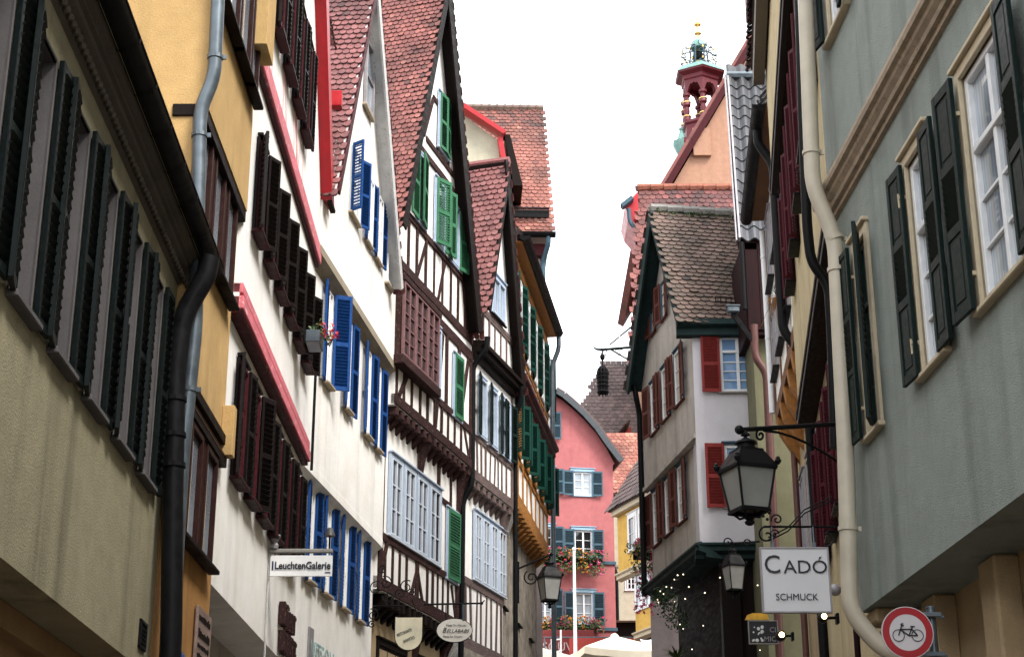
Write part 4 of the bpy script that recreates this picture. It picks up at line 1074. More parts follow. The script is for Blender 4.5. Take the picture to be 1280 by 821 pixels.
# corbel at the far corner
mb = MB()
for i, (dz, w_) in enumerate(((0, .5), (-.14, .4), (-.26, .3), (-.38, .2))): mb.bev(-.02 + .003 * i, .3 - .02 * i, .55 - w_, .57, zb + dz - .13, zb + dz - .004 * i - .002, .02)
part('stepped_corbel', mb, G['rcream'], K1, r1.M)
# ivory downpipe at the far corner
def P1(f, px, py, o): u, z = f.hit(px, py, o); return (u, -o, z)
po = .22
zA_ = r1.hit(1020, 240, po)[1]
zk1 = r1.z(-.2, 245, .34); zk2 = r1.z(-.12, 310, .1)
zlow = r1.z(-.1, 760, .1)
iv = [at_y(px_, py_, 13.62) for px_, py_ in ((1001, -150), (1016, 232), (1044, 300), (1057, 560), (1063, 765))]
iv += [iv[-1] + Vector((.22, -.05, -.30)), iv[-1] + Vector((.5, -.02, -.42)), Vector((iv[-1].x + .5, iv[-1].y, .5))]
pipe(K1, Matrix(), iv, .073, G['ivory'], brackets=((0, .9), (2, .15), (3, .5), (1, .98)), n=18)
# dark downpipe behind
bp = [at_y(px_, py_, 14.7) for px_, py_ in ((994, -150), (1003, 130), (1009, 285), (1014, 328), (1036, 356), (1040, 420), (1044, 560))]
pipe(K1, Matrix(), bp, .05, G['black'])
mb = MB(); mb.tube([(-.27, .02, zk2 - .6), (-.27, .02, .8)], .028, 8); part('conduit', mb, G['maroonwood'], K1, r1.M)

# ============================================================ RIGHT 2: combed cream house, wine shutters
r2 = right(4.36, 25.0, 7.0)          # the lane bends: this front turns away from the viewer
K2 = house('combed_cream_house', r2, 'cream stucco house with wine red shutters under deep dark jetties behind the ivory downpipe', 'house')
LR2 = 10.7
zj1, zj2, zt2 = 13.16, 9.15, 15.15
wall(r2, K2, rect(0, LR2, zj1, zt2 + .3), 0, 6, G['yel_stucco'])
wall(r2, K2, rect(0, LR2, zj2, zj1), -.20, 6, G['yel_stucco'])
wall(r2, K2, rect(0, LR2, -.2, zj2), -.46, 6, G['yel_stucco'])
for zz, oo in ((zj1, 0), (zj2, -.20)):
    mould(r2, K2, -.02, LR2, [(-.06, -.10), (.02, -.08), (.02, -.02), (.05, 0), (.05, .07), (0, .1)], G['darkwood'], zc=zz, o=oo, name='jetty_moulding')
    mould(r2, K2, -.02, LR2, [(.022, -.055), (.03, -.05), (.03, -.035), (.022, -.03)], G['zincpale'], zc=zz, o=oo, name='drip_edge')
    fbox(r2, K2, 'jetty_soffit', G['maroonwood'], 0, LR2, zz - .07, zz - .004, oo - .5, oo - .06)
for k in range(6):
    a = .9 + k * 1.6
    window(r2, K2, a, a + .6, zj1 - 2.2, zj1 - .5, -.20, G['darkwood'], rec=.0, nx=2, ny=3, pane=G['glass_dark'], sh=(150, 150), shmat=G['wine_sh'], shw=.24, sill_mat=G['black'], sill_w=.16)
    window(r2, K2, a, a + .6, zj2 - 2.5, zj2 - .75, -.46, G['darkwood'], rec=.0, nx=2, ny=3, pane=G['glass_dark'], sh=(150, 150), shmat=G['wine_sh'], shw=.24, sill_mat=G['black'], sill_w=.16)
fbox(r2, K2, 'box_eave', paint('grey_brown_eave', (.12, .10, .075), .6), -.02, LR2, zt2, zt2 + .34, .03, .22)
tile_roof(K2, r2.M, (-.1, -.3, zt2 + .36), (1, 0, 0), (0, .7, .72), LR2, 4.5, G['tile_brown'], tw=.18, ex=.2, seed=55)
mb = MB(); mb.prism([(-.05, -.25, zt2 + .32), (-.05, 3.0, zt2 + 3.6), (-.05, 6, zt2 + .32)], (LR2, 0, 0)); part('roof_body', mb, G['tile_brown'], K2, r2.M)
fbox(r2, K2, 'dormer_eave', G['maroon'], -.1, 2.6, zt2 + 1.25, zt2 + 2.6, -.2, .28, .02)
fbox(r2, K2, 'dormer_cheek', G['maroonwood'], .0, 2.5, zt2 + .3, zt2 + 1.28, -1.2, -.05)

# ============================================================ RIGHT 3: orange timbered house between
r3 = right(5.06, 30.0, 5.1)
K3 = house('timbered_house', r3, 'narrow white walled house with orange brown brackets beyond the cream stucco house', 'house')
LR3 = 4.9
zg3 = 14.8; z3j = 10.6
wall(r3, K3, rect(0, LR3, z3j, zg3 + .1), 0, 5, G['white3'])
wall(r3, K3, rect(0, LR3, -.2, z3j), -.35, 5, G['rcream'])
gutter(K3, r3.M, (-.05, -.38, zg3 + .05), (LR3, -.38, zg3 + .05), .115, G['black'])
fbox(r3, K3, 'eave_soffit', G['orangedark'], 0, LR3, zg3 + .0, zg3 + .06, 0, .32)
tile_roof(K3, r3.M, (0, -.34, zg3 + .12), (1, 0, 0), (0, .6, .8), LR3, 3.0, G['tile_dark'], kind='pantile', tw=.28, ex=.3, seed=61)
beams(r3, K3, [(0, z3j + .12, LR3, z3j + .12, .26), (.1, z3j, .1, zg3, .18), (1.7, z3j, 1.7, zg3, .14), (3.3, z3j, 3.3, zg3, .14), (0, z3j + 1, LR3, z3j + 1, .14)], 0, G['orangedark'])
for k in range(5):
    mb = MB(); u = .2 + k * .95
    mb.prism([(u, .36, z3j - .9), (u, .36, z3j - .01), (u, -.04, z3j - .01), (u, .0, z3j - .3), (u, .2, z3j - .65)], (.25, 0, 0)); part('bracket', mb, G['orangewood'], K3, r3.M)
for k in range(3):
    window(r3, K3, .4 + k * 1.55, 1.2 + k * 1.55, z3j + .75, z3j + 1.95, 0, G['zincpale'], rec=0, nx=2, ny=3, pane=G['glass_dark'], casing=.08, cas_mat=G['zincpale'], sill_mat=G['black'], sill_w=.12)
    window(r3, K3, .4 + k * 1.55, 1.2 + k * 1.55, z3j + 2.55, z3j + 3.9, 0, G['zincpale'], rec=0, nx=2, ny=3, pane=G['glass_dark'], casing=.08, cas_mat=G['zincpale'], sill_mat=G['black'], sill_w=.12)
    window(r3, K3, .4 + k * 1.55, 1.2 + k * 1.55, z3j - 3.2, z3j - 1.3, -.35, G['zincpale'], rec=0, nx=2, ny=3, pane=G['glass_dark'], casing=.08, cas_mat=G['zincpale'], sill_mat=G['black'], sill_w=.1)
pipe(K3, r3.M, [(LR3 - .8, -.38, zg3 - .05), (LR3 - .8, -.38, zg3 - .3), (LR3 - .8, -.14, zg3 - .7), (LR3 - .8, -.14, z3j + .4), (LR3 - .8, .2, z3j - .1), (LR3 - .8, .2, 4)], .08, G['black'])
pipe(K3, r3.M, [(.0, -.08, r3.z(.1, 287, .1)), (.0, -.08, z3j + .2)], .06, G['whitepaint'], brackets=((0, .15), (0, .6)))
pipe(K3, r3.M, [(.3, .25, z3j - .3), (.3, .25, 2)], .06, G['brownpipe'])

# ============================================================ RIGHT 4: dark gabled house with glazed pantiles
# near roof slope faces the camera; verge (pale flashing) from (922,300) to (908,97)
Y4 = 33.0
pe = at_y(922, 300, Y4); pr = at_y(908, 97, Y4 + 2.6)
r4 = Fac(pe.x, Y4, 0)
K4 = house('dark_gabled_house', r4, 'dark boarded house whose steep roof carries glossy dark pantiles with a pale metal verge', 'house')
Vv = Vector((pr.x - pe.x, 2.6, pr.z - pe.z))
tile_roof(K4, r4.M, (0, 0, pe.z), (1, 0, 0), Vv, 4.2, Vv.length, G['tile_dark'], kind='pantile', tw=.30, ex=.40, seed=71)
mb = MB(); mb.prism([(.0, .05, pe.z - .05), (Vv.x, 2.6, pr.z - .03), (Vv.x, 2.6, pr.z - .15), (.0, .05, pe.z - .2)], (4.2, 0, 0)); mb.prism([(.6, 2.63, pr.z - .03), (1.1, 5.4, pe.z - .03), (1.1, 5.4, pe.z - .2), (.6, 2.63, pr.z - .2)], (3.2, 0, 0)); part('roof_body', mb, G['maroonwood'], K4, r4.M)
mb = MB(); mb.bar((.03, -.08, pe.z - .02), (.03 + Vv.x, 2.6, pr.z + .06), .04, .12, up=(0, -1, .4)); mb.bar((-.035, -.08, pe.z - .06), (-.035 + Vv.x, 2.6, pr.z + .02), .03, .07, up=(0, -1, .4)); part('verge_flashing', mb, G['zincpale'], K4, r4.M)
mb = MB(); mb.tube([(Vv.x, 2.6, pr.z + .05), (4.2, 2.6, pr.z + .05)], .11, 8); part('ridge_flashing', mb, G['zinc'], K4, r4.M)
# boarded wall under the eave
xa = at_y(927, 400, Y4 + .1).x - pe.x; zlo = at_y(940, 411, Y4).z
for i in range(6):
    fbox(r4, K4, 'wall_board', G['maroonwood'], .15 + i * .28, .15 + i * .28 + .272, zlo, pe.z + .1, -3, -.05 - .01 * (i % 2))
fbox(r4, K4, 'wall', G['maroonwood'], .12, 4.1, zlo - .1, pe.z - .2, -5, -.1)
fbox(r4, K4, 'lower_wall', G['olive'], at_y(946.5, 480, Y4).x - pe.x, 4.0, 2, zlo, -4.5, -.35)
pipe(K4, r4.M, [(at_y(942, 411, Y4).x - pe.x, -.1, zlo + .05), (at_y(943, 448, Y4).x - pe.x, -.1, at_y(941, 448, Y4).z), (at_y(957, 464, Y4).x - pe.x, -.1, at_y(958, 468, Y4).z), (at_y(958, 560, Y4).x - pe.x, -.1, 3)], .085, G['brownpipe'])
pipe(K4, r4.M, [(xa + .05, -.1, pe.z - .1), (xa + .05, -.12, zlo + .4)], .05, G['black'])
# iron brace with small spotlight
mb = MB(); a = at_y(916, 392, Y4 - .1); b = at_y(940, 425, Y4 - .1); mb.bar((a.x - pe.x, -.1, a.z), (b.x - pe.x, -.1, b.z), .1, .1, up=(0, 1, 0)); part('brace', mb, G['black'], K4, r4.M)
sp = thing('floodlight', r4.M @ Matrix.Translation((a.x - pe.x, -.15, a.z)), 'small grey floodlight on the dark brace below the glossy pantile roof', 'floodlight')
mb = MB(); mb.bev(-.13, .13, -.08, .08, .0, .14, .02); mb.bev(-.15, .15, -.10, .10, .12, .16, .015); part('housing', mb, G['zinc'], sp)
mb = MB(); mb.box(-.10, .10, -.085, -.081, .02, .11); part('lens', mb, G['zinc'], sp)

# ============================================================ corner house, centre right
YC = 34.5
c0 = at_y(870, 550, YC)
c5 = Fac(c0.x, YC, -1.5); s5 = right(0, 0, 0)
TH5 = -9.0
# left (street) face: from far end to the corner
far = None
d5 = Vector((math.sin(R(TH5)), math.cos(R(TH5)), 0)); Ls5 = 4.9
s5 = right(c0.x + d5.x * Ls5, c0.y + d5.y * Ls5, TH5)
K5 = house('corner_house', c5, 'pale lilac white corner house with rust red shutters and weathered tiled gable roof', 'house')
zb5 = c5.z(.3, 679); ze5 = c5.z(.3, 408); ssb = s5.z(Ls5 - .3, 672)
Lc5 = 3.6
zmid = s5.z(Ls5, 545)   # lower storey top ledge on the street face
print('C5', c0, zb5, ze5, 'far px', s5.hit(812, 735), Ls5)
wfr = [(at_y(897, 420, YC).x - c0.x + .02, at_y(943, 420, YC).x - c0.x)]
def zc5(py): return c5.z(.5, py)
hol = [(wfr[0][0], wfr[0][1], zc5(490), zc5(420)), (wfr[0][0], wfr[0][1], zc5(634), zc5(556))]
wall(c5, K5, rect(0, Lc5, zb5, ze5), 0, 3, G['grey_white'], hol, reveal=.08)
for h in hol:
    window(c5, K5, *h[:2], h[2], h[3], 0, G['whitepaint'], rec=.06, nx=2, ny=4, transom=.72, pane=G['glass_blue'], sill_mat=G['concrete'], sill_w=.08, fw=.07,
           casing=.04, cas_mat=G['bluegrey_sh'], sh=(176, None), shmat=G['rust_sh'], shw=.42, pitch=.06)
# street face with gable: apex seen at (818,258)
uA, zA5 = s5.hit(818, 262, .25)
uF, zF5 = s5.hit(790, 480, .25)
uN, zN5 = s5.hit(849, 408, .25)
print('C5 gable', uA, zA5, uF, zF5, uN, zN5)
uF = max(uF, -.3)
ze5s = ze5 - .0
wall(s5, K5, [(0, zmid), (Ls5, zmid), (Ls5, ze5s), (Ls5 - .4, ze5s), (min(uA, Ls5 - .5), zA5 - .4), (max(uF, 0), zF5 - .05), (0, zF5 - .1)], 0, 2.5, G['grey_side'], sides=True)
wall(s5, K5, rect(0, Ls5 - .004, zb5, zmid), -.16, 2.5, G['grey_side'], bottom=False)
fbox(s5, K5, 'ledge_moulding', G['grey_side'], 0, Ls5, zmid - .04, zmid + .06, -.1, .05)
# roof
un_, zn_ = Ls5 + .25, ze5 + .02
ov = .35
apx_ = uA
back = 5.2
mb = MB(); A = Vector((uA, -ov, zA5)); B = Vector((Ls5 + .30, -ov, ze5 + .05)); Fp = Vector((uF - .15, -ov, zF5 - .1))
nnn = Vector((B.z - A.z, 0, -(B.x - A.x))).normalized(); nnn = nnn if nnn.z > 0 else -nnn
vN = (A - B); vN.normalize()
mb.prism([B, A, A - nnn * .12, B - nnn * .12], (0, back, 0)); part('near_roof_slope', mb, G['darkwood'], K5, s5.M)
nf = Vector((A.z - Fp.z, 0, -(A.x - Fp.x))).normalized(); nf = nf if nf.z > 0 else -nf
mb = MB(); mb.prism([A, Fp, Fp - nf * .12, A - nf * .12], (0, back, 0)); part('far_roof_slope', mb, G['greenfascia'], K5, s5.M)
mb = MB(); mb.prism([A, Fp, Fp - nf * .34, A - nf * .34], (0, -.05, 0)); mb.prism([B, A, A - nnn * .16, B - nnn * .16], (0, -.045, 0)); part('verge_board', mb, G['greenfascia'], K5, s5.M)
tile_roof(K5, s5.M, B - vN * .1 + Vector((0, 0, .01)), (0, 1, 0), vN, back, (A - B).length + .1, G['tile_old'], tw=.2, ex=.155, kind='round', seed=81, lift=.035, darkf=lambda a, b: .12 * math.sin(b * 2.1 + a))
tile_roof(K5, s5.M, Fp, (0, 1, 0), (A - Fp), back, (A - Fp).length, G['tile_old'], tw=.2, ex=.2, kind='flat', seed=82)
mb = MB()
for i in range(13): mb.tube([(uA, -ov + i * .4, zA5 + .02), (uA, -ov + i * .4 + .41, zA5 + .05)], [.13, .11], 8)
part('ridge_tiles', mb, G['concrete'], K5, s5.M)
rr = random.Random(5); mb = MB()
for i in range(60):
    c = (uA + .12, -ov + rr.uniform(.1, 2.6), zA5 - .12 + rr.uniform(-.05, .05)); leafblob(mb, c, .07, 6, .03, rr)
part('moss', mb, G['leaf'], K5, s5.M)
mould(c5, K5, -.35, Lc5, [(-.02, -.28), (.18, -.26), (.18, -.1), (.34, -.06), (.34, .06), (0, .1)], G['greenfascia'], zc=ze5, name='eave_board')
# snow guard near the eave
mb = MB()
for i in range(26): q = B + vN * .55 + nnn * .1 + Vector((0, .9 + i * .12, 0)); mb.box(q.x - .01, q.x + .01, q.y, q.y + .02, q.z, q.z + .16)
for dz in (.02, .14): q = B + vN * .55 + nnn * .1; mb.box(q.x - .01, q.x + .01, q.y + .9, q.y + 4.0, q.z + dz, q.z + dz + .02)
part('snow_guard', mb, G['black'], K5, s5.M)
# street-face windows, three rows
def rows5(pts, wfac, z0, z1, o, **kw):
    for a, b in pts: window(s5, K5, s5.u(a, z0, o), s5.u(b, z0, o), z0, z1, o, G['whitepaint'], rec=.03, nx=1, ny=3, pane=G['glass_pale'], casing=.06, cas_mat=G['bluegrey_sh'], cas_out=.02, sill_mat=G['concrete'], **kw)
z0 = s5.hit(838, 518)[1]; 
for (a, b) in ((816, 823.5), (830, 838), (846, 855)):
    window(s5, K5, s5.u(a, z0), s5.u(b, z0), z0, z0 + 1.25, 0, G['whitepaint'], rec=.02, nx=1, ny=3, pane=G['glass_pale'], casing=.06, cas_mat=G['bluegrey_sh'], sill_mat=G['brown_sh'], sh=(172, 172), shmat=G['brown_sh'], shw=.42, standoff=.05, pitch=.06)
z0 = s5.hit(840, 664, -.16)[1]
for (a, b) in ((819, 826.5), (834, 841.5), (850, 858.5)):
    window(s5, K5, s5.u(a, z0, -.16), s5.u(b, z0, -.16), z0, z0 + 1.3, -.16, G['whitepaint'], rec=.02, nx=1, ny=3, pane=G['glass_pale'], casing=.06, cas_mat=G['bluegrey_sh'], sill_mat=G['brown_sh'], sh=(172, 172), shmat=G['brown_sh'], shw=.4, standoff=.05, pitch=.06)
z0 = s5.hit(822, 410)[1]
for (a, b) in ((815, 820), (828, 834)):
    window(s5, K5, s5.u(a, z0), s5.u(b, z0), z0, z0 + .95, 0, G['bluegrey_sh'], rec=.02, nx=1, ny=3, pane=G['glass_pale'], sill_mat=G['brown_sh'], sh=(172, 172), shmat=G['brown_sh'], shw=.34, standoff=.05)
z0 = s5.hit(822, 322)[1]; window(s5, K5, s5.u(820, z0), s5.u(825, z0), z0, z0 + .7, 0, G['brown_sh'], rec=.02, nx=1, ny=2, pane=G['glass_dark'])
# black jetty mouldings over the ground floor
pr5 = [(-.5, -.34), (-.1, -.3), (-.1, -.22), (.06, -.16), (.06, -.08), (.12, -.04), (.12, .0), (0, .03)]
mould(c5, K5, -.1, Lc5, pr5, G['greenfascia'], zc=zb5)
mould(s5, K5, -.0, Ls5 + .1, pr5, G['greenfascia'], zc=zb5)
wall(c5, K5, rect(.75, Lc5, 2, zb5 + .01), -.5, 2.5, G['darkwood'])
wall(s5, K5, rect(0, Ls5 - .75, 2, zb5 + .01), -.75, 2.3, G['darkwood'])
fbox(c5, K5, 'shop_post', G['darkwood'], .45, .85, 2, zb5 - .3, -.8, -.35)
fbox(c5, K5, 'shop_post', G['darkwood'], 1.5, 1.68, 2, zb5 - .3, -.6, -.4)
window(c5, K5, .95, 1.46, zb5 - 3.6, zb5 - .7, -.5, G['darkwood'], rec=.05, nx=1, ny=1, pane=G['glass_dark'], sill=False)
window(c5, K5, 1.75, 2.7, zb5 - 3.6, zb5 - .6, -.5, G['darkwood'], rec=.05, nx=2, ny=1, pane=G['glass_dark'], sill=False)
# black rainwater pipe down the far edge of the street face
pipe(K5, s5.M, [(uF + .05, -.2, zF5 - .05), (uF + .1, -.18, zF5 - .35), (.0, -.06, zF5 - .75), (.0, -.06, zb5 - .2)], .07, G['black'])

# ============================================================ house behind it, red roof
Y6 = 41.5
a = at_y(788, 455, Y6); rd = at_y(797, 236, Y6 + 4.2)
r6 = Fac(a.x, Y6, 0)
K6 = house('red_roofed_house', r6, 'red tiled house rising behind the pale corner house, its steep verge edge against the sky', 'house')
V6 = Vector((0, 4.2, rd.z - a.z))
sl6 = V6.length
# slanted verge so the left edge follows the photograph: build roof sheared in its own plane by stepping courses
skew = (rd.x - a.x)
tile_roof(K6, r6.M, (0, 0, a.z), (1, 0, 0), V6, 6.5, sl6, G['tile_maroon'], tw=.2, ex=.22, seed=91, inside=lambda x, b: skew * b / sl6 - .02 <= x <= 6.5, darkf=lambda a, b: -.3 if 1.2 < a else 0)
mb = MB(); mb.prism([(0, 0, a.z - .04), (skew, 4.2, rd.z - .04), (skew, 4.2, rd.z - .2), (0, 0, a.z - .2)], (6.4, 0, 0)); mb.prism([(skew + .2, 4.24, rd.z - .04), (skew + 1.0, 8.4, a.z - .04), (skew + 1.0, 8.4, a.z - .2), (skew + .2, 4.24, rd.z - .2)], (5.4, 0, 0)); part('roof_body', mb, G['wine'], K6, r6.M)
mb = MB()
for i in range(16): mb.tube([(skew + i * .4, 4.2, rd.z + .02), (skew + i * .4 + .4, 4.2, rd.z + .05)], [.15, .12], 8)
part('ridge_tiles', mb, paint('orange_ridge', (.26, .085, .05), .7, .4, .3, 9, wear=(.14, .08, .06)), K6, r6.M)
x0 = at_y(806, 500, Y6).x - a.x
mb = MB(); P4 = [(x0, .15), (6.3, .15), (6.3, 8.2), (x0 + .95, 8.2)]
mb.prism([(x, y, 2) for x, y in P4], (0, 0, a.z - 2.1)); mb.prism([(x0, .15, a.z - .1), (x0 + .95, 8.2, a.z - .1), (x0 + .5, 4.2, rd.z - .25)], (.3, 0, 0))
part('wall', mb, G['mauve'], K6, r6.M)
q = at_y(779, 272, Y6 + 4.4); 
mb = MB(); e = at_y(796, 290, Y6 + 4.4)
mb.prism([(q.x - a.x, 3.6, q.z + .05), (e.x - a.x, 3.6, q.z + .5), (e.x - a.x, 3.6, q.z - .7), (q.x - a.x + .1, 3.6, q.z - .3)], (0, 2, 0)); part('side_dormer', mb, G['red'], K6, r6.M)
mb = MB(); mb.bar((q.x - a.x - .1, 3.5, q.z - .05), (q.x - a.x + .22, 3.5, q.z + .22), .3, .12); part('dormer_flashing', mb, G['bluegrey_sh'], K6, r6.M)
pipe(K6, r6.M, [(q.x - a.x + .1, 3.5, q.z - .1), (q.x - a.x + .12, 3.5, q.z - .55), (e.x - a.x, 3.5, q.z - .9)], .06, G['bluegrey_sh'])

# ============================================================ town hall gable and turret
YT = 76
g0 = at_y(836, 240, YT); g1 = at_y(932, 76, YT)
rt = Fac(g0.x, YT, 0)
KT = house('town_hall', rt, 'town hall with a plain peach gable edged in dark red far behind', 'town hall')
w_ = g1.x - g0.x; sl = (g1.z - g0.z) / w_; wa = w_ + 1.6; zap = g0.z + sl * wa
wall(rt, KT, [(-.8, 4), (2 * wa + .8, 4), (2 * wa + .8, g0.z - sl * .8), (wa, zap), (-.8, g0.z - sl * .8)], 0, 14, G['peach'])
mb = MB(); A = Vector((wa, -.3, zap + .2)); Lp = Vector((-1.5, -.3, g0.z - sl * 1.3)); nn = Vector((-sl, 0, 1)).normalized()
mb.prism([Lp, A, A + nn * .38, Lp + nn * .38], (0, 14, 0)); 
Rp = Vector((2 * wa + 1.5, -.3, g0.z - sl * 1.3)); n2 = Vector((sl, 0, 1)).normalized()
mb.prism([A, Rp, Rp + n2 * .38, A + n2 * .38], (0, 14, 0)); part('roof', mb, G['tile_red'], KT, rt.M)
mb = MB(); mb.prism([Lp - nn * .12, A - nn * .12, A + nn * .2, Lp + nn * .2], (0, -.1, 0)); part('verge_board', mb, G['wine'], KT, rt.M)
p = at_y(877, 178, YT - .1); fbox(rt, KT, 'wall_block', G['peach'], p.x - g0.x - .45, p.x - g0.x + .45, p.z - .8, p.z + .75, 0, .25)
# the turret (astronomical bell turret): octagonal, on the roof ridge behind
YU = 80
tb = at_y(878, 172, YU); px_m = YU / F / math.cos(PITCH) * 1.0
tt = thing('bell_turret', Matrix.Translation((tb.x, YU, tb.z)), 'maroon bell turret with verdigris copper cap and gilded openwork spire above the town hall', 'turret')
def zT(py): return at_y(878, py, YU - .85).z - tb.z
rT = (at_y(900, 100, YU).x - at_y(858, 100, YU).x) / 2
rT *= 1.12
mb = MB(); mb.lathe([(rT * 1.05, zT(200)), (rT * 1.05, zT(186)), (rT * 1.35, zT(176)), (rT * 1.35, zT(171)), (rT * 1.0, zT(168)), (rT * 1.0, zT(153)), (rT * 1.12, zT(151)), (rT * 1.12, zT(148)), (rT * .9, zT(147))], n=6); part('base_drum', mb, G['maroon'], tt)
for k in range(6):
    an = 2 * math.pi * (k + .5) / 6; c = Vector((rT * .93 * math.cos(an), rT * .93 * math.sin(an), 0))
    mb = MB(); mb.lathe([(.2, zT(148)), (.2, zT(143)), (.13, zT(141)), (.16, zT(136)), (.13, zT(131)), (.22, zT(129)), (.22, zT(126)), (.14, zT(124)), (.14, zT(118)), (.22, zT(117)), (.22, zT(114))], c, n=8); part('column', mb, G['maroon'], tt, smooth=True)
    mb = MB(); mb.lathe([(.17, zT(143.5)), (.23, zT(143)), (.23, zT(142)), (.17, zT(141.5))], c, n=8); mb.lathe([(.17, zT(126)), (.24, zT(125.5)), (.24, zT(124.5)), (.17, zT(124))], c, n=8); part('gilt_ring', mb, G['gold'], tt)
# arcade band: eight panels each with an arched opening
for k in range(6):
    a0, a1 = 2 * math.pi * (k + .5) / 6, 2 * math.pi * (k + 1.5) / 6
    A = Vector((math.cos(a0), math.sin(a0), 0)) * rT; B = Vector((math.cos(a1), math.sin(a1), 0)) * rT
    zt_, zl_ = zT(97), zT(119)
    mb = MB(); n = 10; inn = -(A + B).normalized() * .22
    top = [A.lerp(B, i / n) + Vector((0, 0, zt_)) for i in range(n + 1)]
    bot = []
    for i in range(n + 1):
        s_ = i / n; t_ = (s_ - .5) * 2
        arch = 0 if abs(t_) > .84 else math.sqrt(max(0, 1 - (t_ / .84) ** 2))
        arch = max(0, min(1, arch + (.06 * math.cos(t_ * 14)) * (abs(t_) < .8)))
        bot.append(A.lerp(B, s_) + Vector((0, 0, zl_ + (zt_ - zl_) * .80 * arch)))
    for i in range(n):
        q = [mb.vt(v) for v in (bot[i], bot[i + 1], top[i + 1], top[i])]; r_ = [mb.vt(v + inn) for v in (bot[i], bot[i + 1], top[i + 1], top[i])]
        mb.face(q); mb.face(r_[::-1]); mb.face((q[0], r_[0], r_[1], q[1]))
    part('arch_panel', mb, G['maroon'], tt)
mb = MB(); mb.lathe([(rT * .98, zT(98)), (rT * 1.08, zT(96)), (rT * 1.1, zT(92)), (rT * 1.38, zT(89)), (rT * 1.42, zT(86.5)), (rT * .5, zT(87))], n=6); part('cornice', mb, G['maroon'], tt)
mb = MB(); mb.lathe([(rT * 1.44, zT(87)), (rT * 1.28, zT(82.5)), (rT * .9, zT(76.5)), (rT * .5, zT(72)), (rT * .3, zT(71))], n=6); part('copper_cap', mb, G['copper'], tt)
for k in range(6):
    an = 2 * math.pi * k / 6; r0 = rT * .42
    mb = MB(); mb.tube([(r0 * 1.25 * math.cos(an), r0 * 1.25 * math.sin(an), zT(77)), (r0 * math.cos(an), r0 * math.sin(an), zT(52))], .045, 6); part('spire_rod', mb, G['bluegrey_sh'], tt)
for k in range(8):
    an = 2 * math.pi * k / 8 + .2; mb = MB(); c = Vector((math.cos(an), math.sin(an), 0))
    pts = []
    for i in range(22):
        t_ = i / 21; rr_ = rT * (.62 + .22 * math.sin(t_ * 3.1)) + .18 * math.sin(t_ * 19); pts.append(c * rr_ + Vector((-c.y, c.x, 0)) * .22 * math.cos(t_ * 16) + Vector((0, 0, zT(79) + (zT(49) - zT(79)) * t_)))
    mb.tube(pts, .03, 5); part('scroll_work', mb, G['bluegrey_sh'], tt)
    for i in range(5): mb = MB(); q = pts[2 + i * 4]; mb.ball(q + c * .10, .055, 6, 4, sz=1.5); part('gilt_leaf', mb, G['gold'] if i % 2 else G['zincpale'], tt)
mb = MB(); mb.ball((0, 0, zT(66)), .22, 8, 6); mb.tube([(0, 0, zT(76)), (0, 0, zT(50))], .06, 6); part('bell', mb, G['gold'], tt)
mb = MB(); mb.ball((0, 0, zT(62)), .30, 8, 5, sz=1.3); part('small_bell', mb, G['black'], tt)
mb = MB(); mb.lathe([(rT * .42, zT(52)), (rT * .44, zT(50)), (rT * .36, zT(44)), (rT * .2, zT(41)), (.06, zT(40))], n=10); part('upper_cap', mb, G['copper'], tt)
mb = MB(); mb.lathe([(.08, zT(41)), (.05, zT(34)), (.2, zT(33)), (.2, zT(32)), (.05, zT(31)), (.05, zT(24)), (.2, zT(22)), (.2, zT(20)), (.04, zT(19)), (.03, zT(9))], n=8); part('finial', mb, G['gold'], tt, smooth=True)
mb = MB()
for k in range(4): mb.bar((0, 0, zT(13)), (.35 * math.cos(k * 1.57 + .4), 0, zT(13) + .35 * math.sin(k * 1.57 + .4)), .03, .03, up=(0, 1, 0))
part('star', mb, G['gold'], tt)
p = at_y(874, 161, YU); mb = MB(); mb.tube([(-.15 - 0, -rT - .1, zT(161)), (-.15, -rT - .02, zT(161))], .25, 10); part('gilt_rosette', mb, G['gold'], tt)
# small side finial
px_ = at_y(851, 165, YU).x - tb.x
mb = MB(); mb.lathe([(.45, zT(172)), (.3, zT(170)), (.22, zT(166)), (.1, zT(158)), (.14, zT(157)), (.14, zT(155)), (.03, zT(154)), (.02, zT(148))], (px_, -.3, 0), n=8); mb.lathe([(.12, zT(195)), (.5, zT(176)), (.5, zT(172))], (px_, -.3, 0), n=8); part('corner_finial', mb, G['copper'], tt, smooth=True)
# ============================================================ the square at the end
YP = 68.0
p0 = at_y(640, 700, YP)
fp = Fac(p0.x, YP, 9)
KP = house('pink_house', fp, 'raspberry pink house on the square with slate blue shutters and flower boxes', 'house')
uL = fp.u(766, 20)
apex = fp.hit(698, 492); 
zt0 = fp.z(uL, 590)
prof = []
for px, py in ((693, 490), (703, 496), (716, 507), (730, 520), (745, 537), (758, 556), (768, 575)):
    prof.append(fp.hit(px, py))
uam = prof[0][0]
out = [(uam - (uL - uam) - .2, 6), (uL, 6), (uL, prof[-1][1] - .2)] + [(u, z - .15) for u, z in prof[::-1]] + [(2 * uam - u, z - .15) for u, z in prof[1:]] 
out[0] = (2 * uam - prof[-1][0] + .3, 6)
def pwin(pxa, pxb, pya, pyb, **kw):
    u0, z0 = fp.hit(pxa, pyb); u1 = fp.u(pxb, z0); z1 = fp.z(u0, pya); return (u0, u1, z0, z1)
W_ = [pwin(717, 740, 589, 619), pwin(718, 741, 662, 697), pwin(719, 742, 740, 780), pwin(673, 691, 586, 616), pwin(673, 691, 658, 694), pwin(673, 690, 736, 778), pwin(676, 688, 515, 548)]
wall(fp, KP, out, 0, 9, G['pink'], W_, reveal=.1, revmat=G['bluepaint2'])
